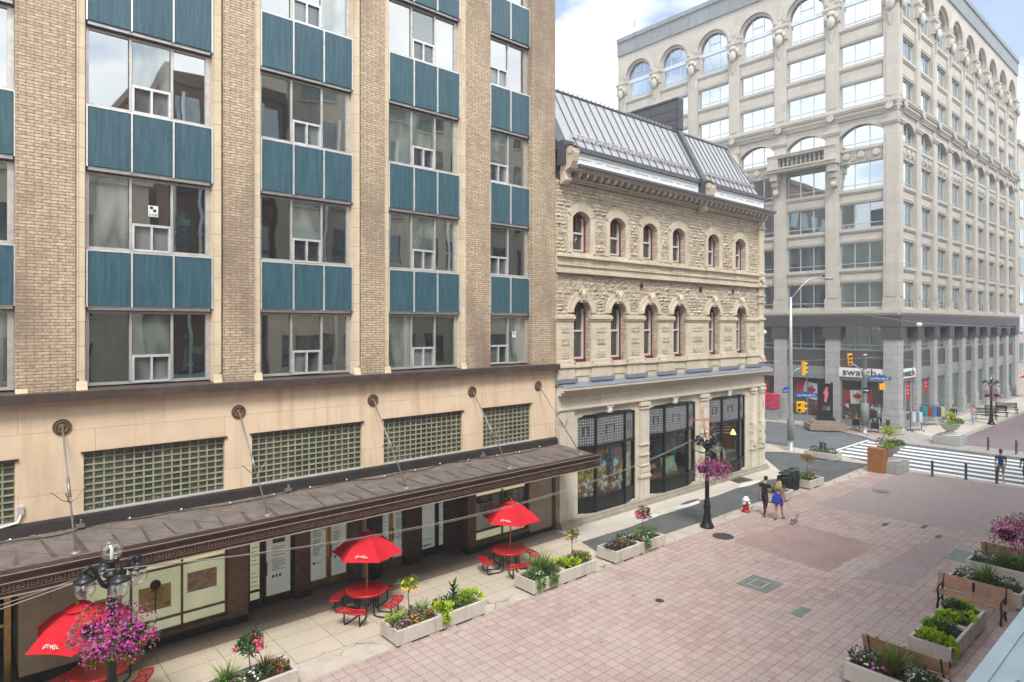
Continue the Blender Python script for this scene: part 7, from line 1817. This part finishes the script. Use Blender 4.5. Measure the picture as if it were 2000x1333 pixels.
# ------------------------------------------------------------------ sky, sun, camera
w = bpy.data.worlds.new('World'); sc.world = w; w.use_nodes = True
nt = w.node_tree; N = nt.nodes; Lk = nt.links
for n in list(N): N.remove(n)
SUN_EL, SUN_AZ = R(56), R(215)     # azimuth: direction towards the sun, measured from +Y clockwise
sky = N.new('ShaderNodeTexSky'); sky.sky_type = 'NISHITA'; sky.sun_disc = False; sky.sun_elevation = SUN_EL; sky.sun_rotation = SUN_AZ; sky.air_density = 1.0; sky.dust_density = 1.0; sky.altitude = 100
co_ = N.new('ShaderNodeTexCoord'); sep = N.new('ShaderNodeSeparateXYZ'); Lk.new(co_.outputs['Generated'], sep.inputs[0])
def mth(op, a, b=None, clamp=False):
    x = N.new('ShaderNodeMath'); x.operation = op; x.use_clamp = clamp
    for i,q in enumerate((a,b)):
        if q is None: continue
        if isinstance(q,(int,float)): x.inputs[i].default_value = q
        else: Lk.new(q, x.inputs[i])
    return x.outputs[0]
zz = mth('ADD', mth('MAXIMUM', sep.outputs[2], 0.0), .18)
cb = N.new('ShaderNodeCombineXYZ'); Lk.new(mth('DIVIDE', sep.outputs[0], zz), cb.inputs[0]); Lk.new(mth('DIVIDE', sep.outputs[1], zz), cb.inputs[1])
mp = N.new('ShaderNodeMapping'); mp.inputs['Location'].default_value = CLOUD_SHIFT; Lk.new(cb.outputs[0], mp.inputs[0])
ns = N.new('ShaderNodeTexNoise'); ns.inputs['Scale'].default_value = 1.15; ns.inputs['Detail'].default_value = 8; ns.inputs['Roughness'].default_value = .52; Lk.new(mp.outputs[0], ns.inputs['Vector'])
rp = N.new('ShaderNodeValToRGB'); rp.color_ramp.elements[0].position = CLOUD_LO; rp.color_ramp.elements[1].position = CLOUD_HI; Lk.new(mth('ADD', ns.outputs['Fac'], mth('ADD', mth('MULTIPLY', mth('MAXIMUM', mth('MULTIPLY', sep.outputs[1], -1.0), 0.0), .16), mth('MULTIPLY', mth('MAXIMUM', mth('MULTIPLY', sep.outputs[0], -1.0), 0.0), .12))), rp.inputs[0])
n2 = N.new('ShaderNodeTexNoise'); n2.inputs['Scale'].default_value = 2.6; n2.inputs['Detail'].default_value = 6; Lk.new(mp.outputs[0], n2.inputs['Vector'])
r2 = N.new('ShaderNodeValToRGB'); r2.color_ramp.elements[0].position = .35; r2.color_ramp.elements[1].position = .65
rp.color_ramp.elements[0].color = (.12,.12,.12,1); r2.color_ramp.elements[0].color = (.74,.78,.85,1); r2.color_ramp.elements[1].color = (1,.99,.985,1); Lk.new(n2.outputs['Fac'], r2.inputs[0])
b1_ = N.new('ShaderNodeBackground'); b1_.inputs[1].default_value = .085; Lk.new(sky.outputs[0], b1_.inputs[0])
b2_ = N.new('ShaderNodeBackground'); b2_.inputs[1].default_value = CLOUD_BRIGHT; Lk.new(r2.outputs[0], b2_.inputs[0])
mx = N.new('ShaderNodeMixShader'); Lk.new(rp.outputs[0], mx.inputs[0]); Lk.new(b1_.outputs[0], mx.inputs[1]); Lk.new(b2_.outputs[0], mx.inputs[2])
ow = N.new('ShaderNodeOutputWorld'); Lk.new(mx.outputs[0], ow.inputs[0])
sd = bpy.data.lights.new('sun','SUN'); sd.energy = 1.5; sd.angle = R(17); sd.color = (1,.955,.89)
so = bpy.data.objects.new('sun', sd); COL.objects.link(so)
dirv = Vector((math.sin(SUN_AZ)*math.cos(SUN_EL), math.cos(SUN_AZ)*math.cos(SUN_EL), math.sin(SUN_EL)))
so.rotation_euler = (-dirv).to_track_quat('-Z','Y').to_euler(); so.location = (0,0,60)
def added_veil(density):  # air box added in place of the viewing window's reflections; pales distant things
    m = MB(); m.box(-46,170,-30,72,-1.2,46)
    k = NB('added_veil_air'); k.n.remove(k.b); v = k.new('ShaderNodeVolumePrincipled'); v.inputs['Density'].default_value = density; v.inputs['Color'].default_value = (.86,.93,.98,1); v.inputs['Anisotropy'].default_value = .2
    k.link(v.outputs[0], k.out.inputs['Volume']); o = m.build('added_veil', k.m); o['kind'] = 'stuff'
if ADDED_VEIL: added_veil(ADDED_VEIL)
cam = bpy.data.cameras.new('camera'); cam.sensor_width = 36; cam.lens = 36*1247.4/2000; cam.shift_y = -31.5/2000; cam.clip_end = 2000; cam.clip_start = .05
c = bpy.data.objects.new('camera', cam); COL.objects.link(c); c.location = (0,0,8.6)
ang = math.atan2(.7524393,.6586616)           # heading of the view, from +X
c.rotation_euler = (PI/2, 0, ang-PI/2); sc.camera = c
sc.view_settings.view_transform = 'Standard'; sc.view_settings.look = 'None'; sc.view_settings.gamma = 1; sc.view_settings.exposure = EXPOSURE
sc.cycles.max_bounces = 6; sc.cycles.transparent_max_bounces = 12; sc.cycles.glossy_bounces = 3; sc.cycles.caustics_reflective = False; sc.cycles.caustics_refractive = False
sc.cycles.use_denoising = True
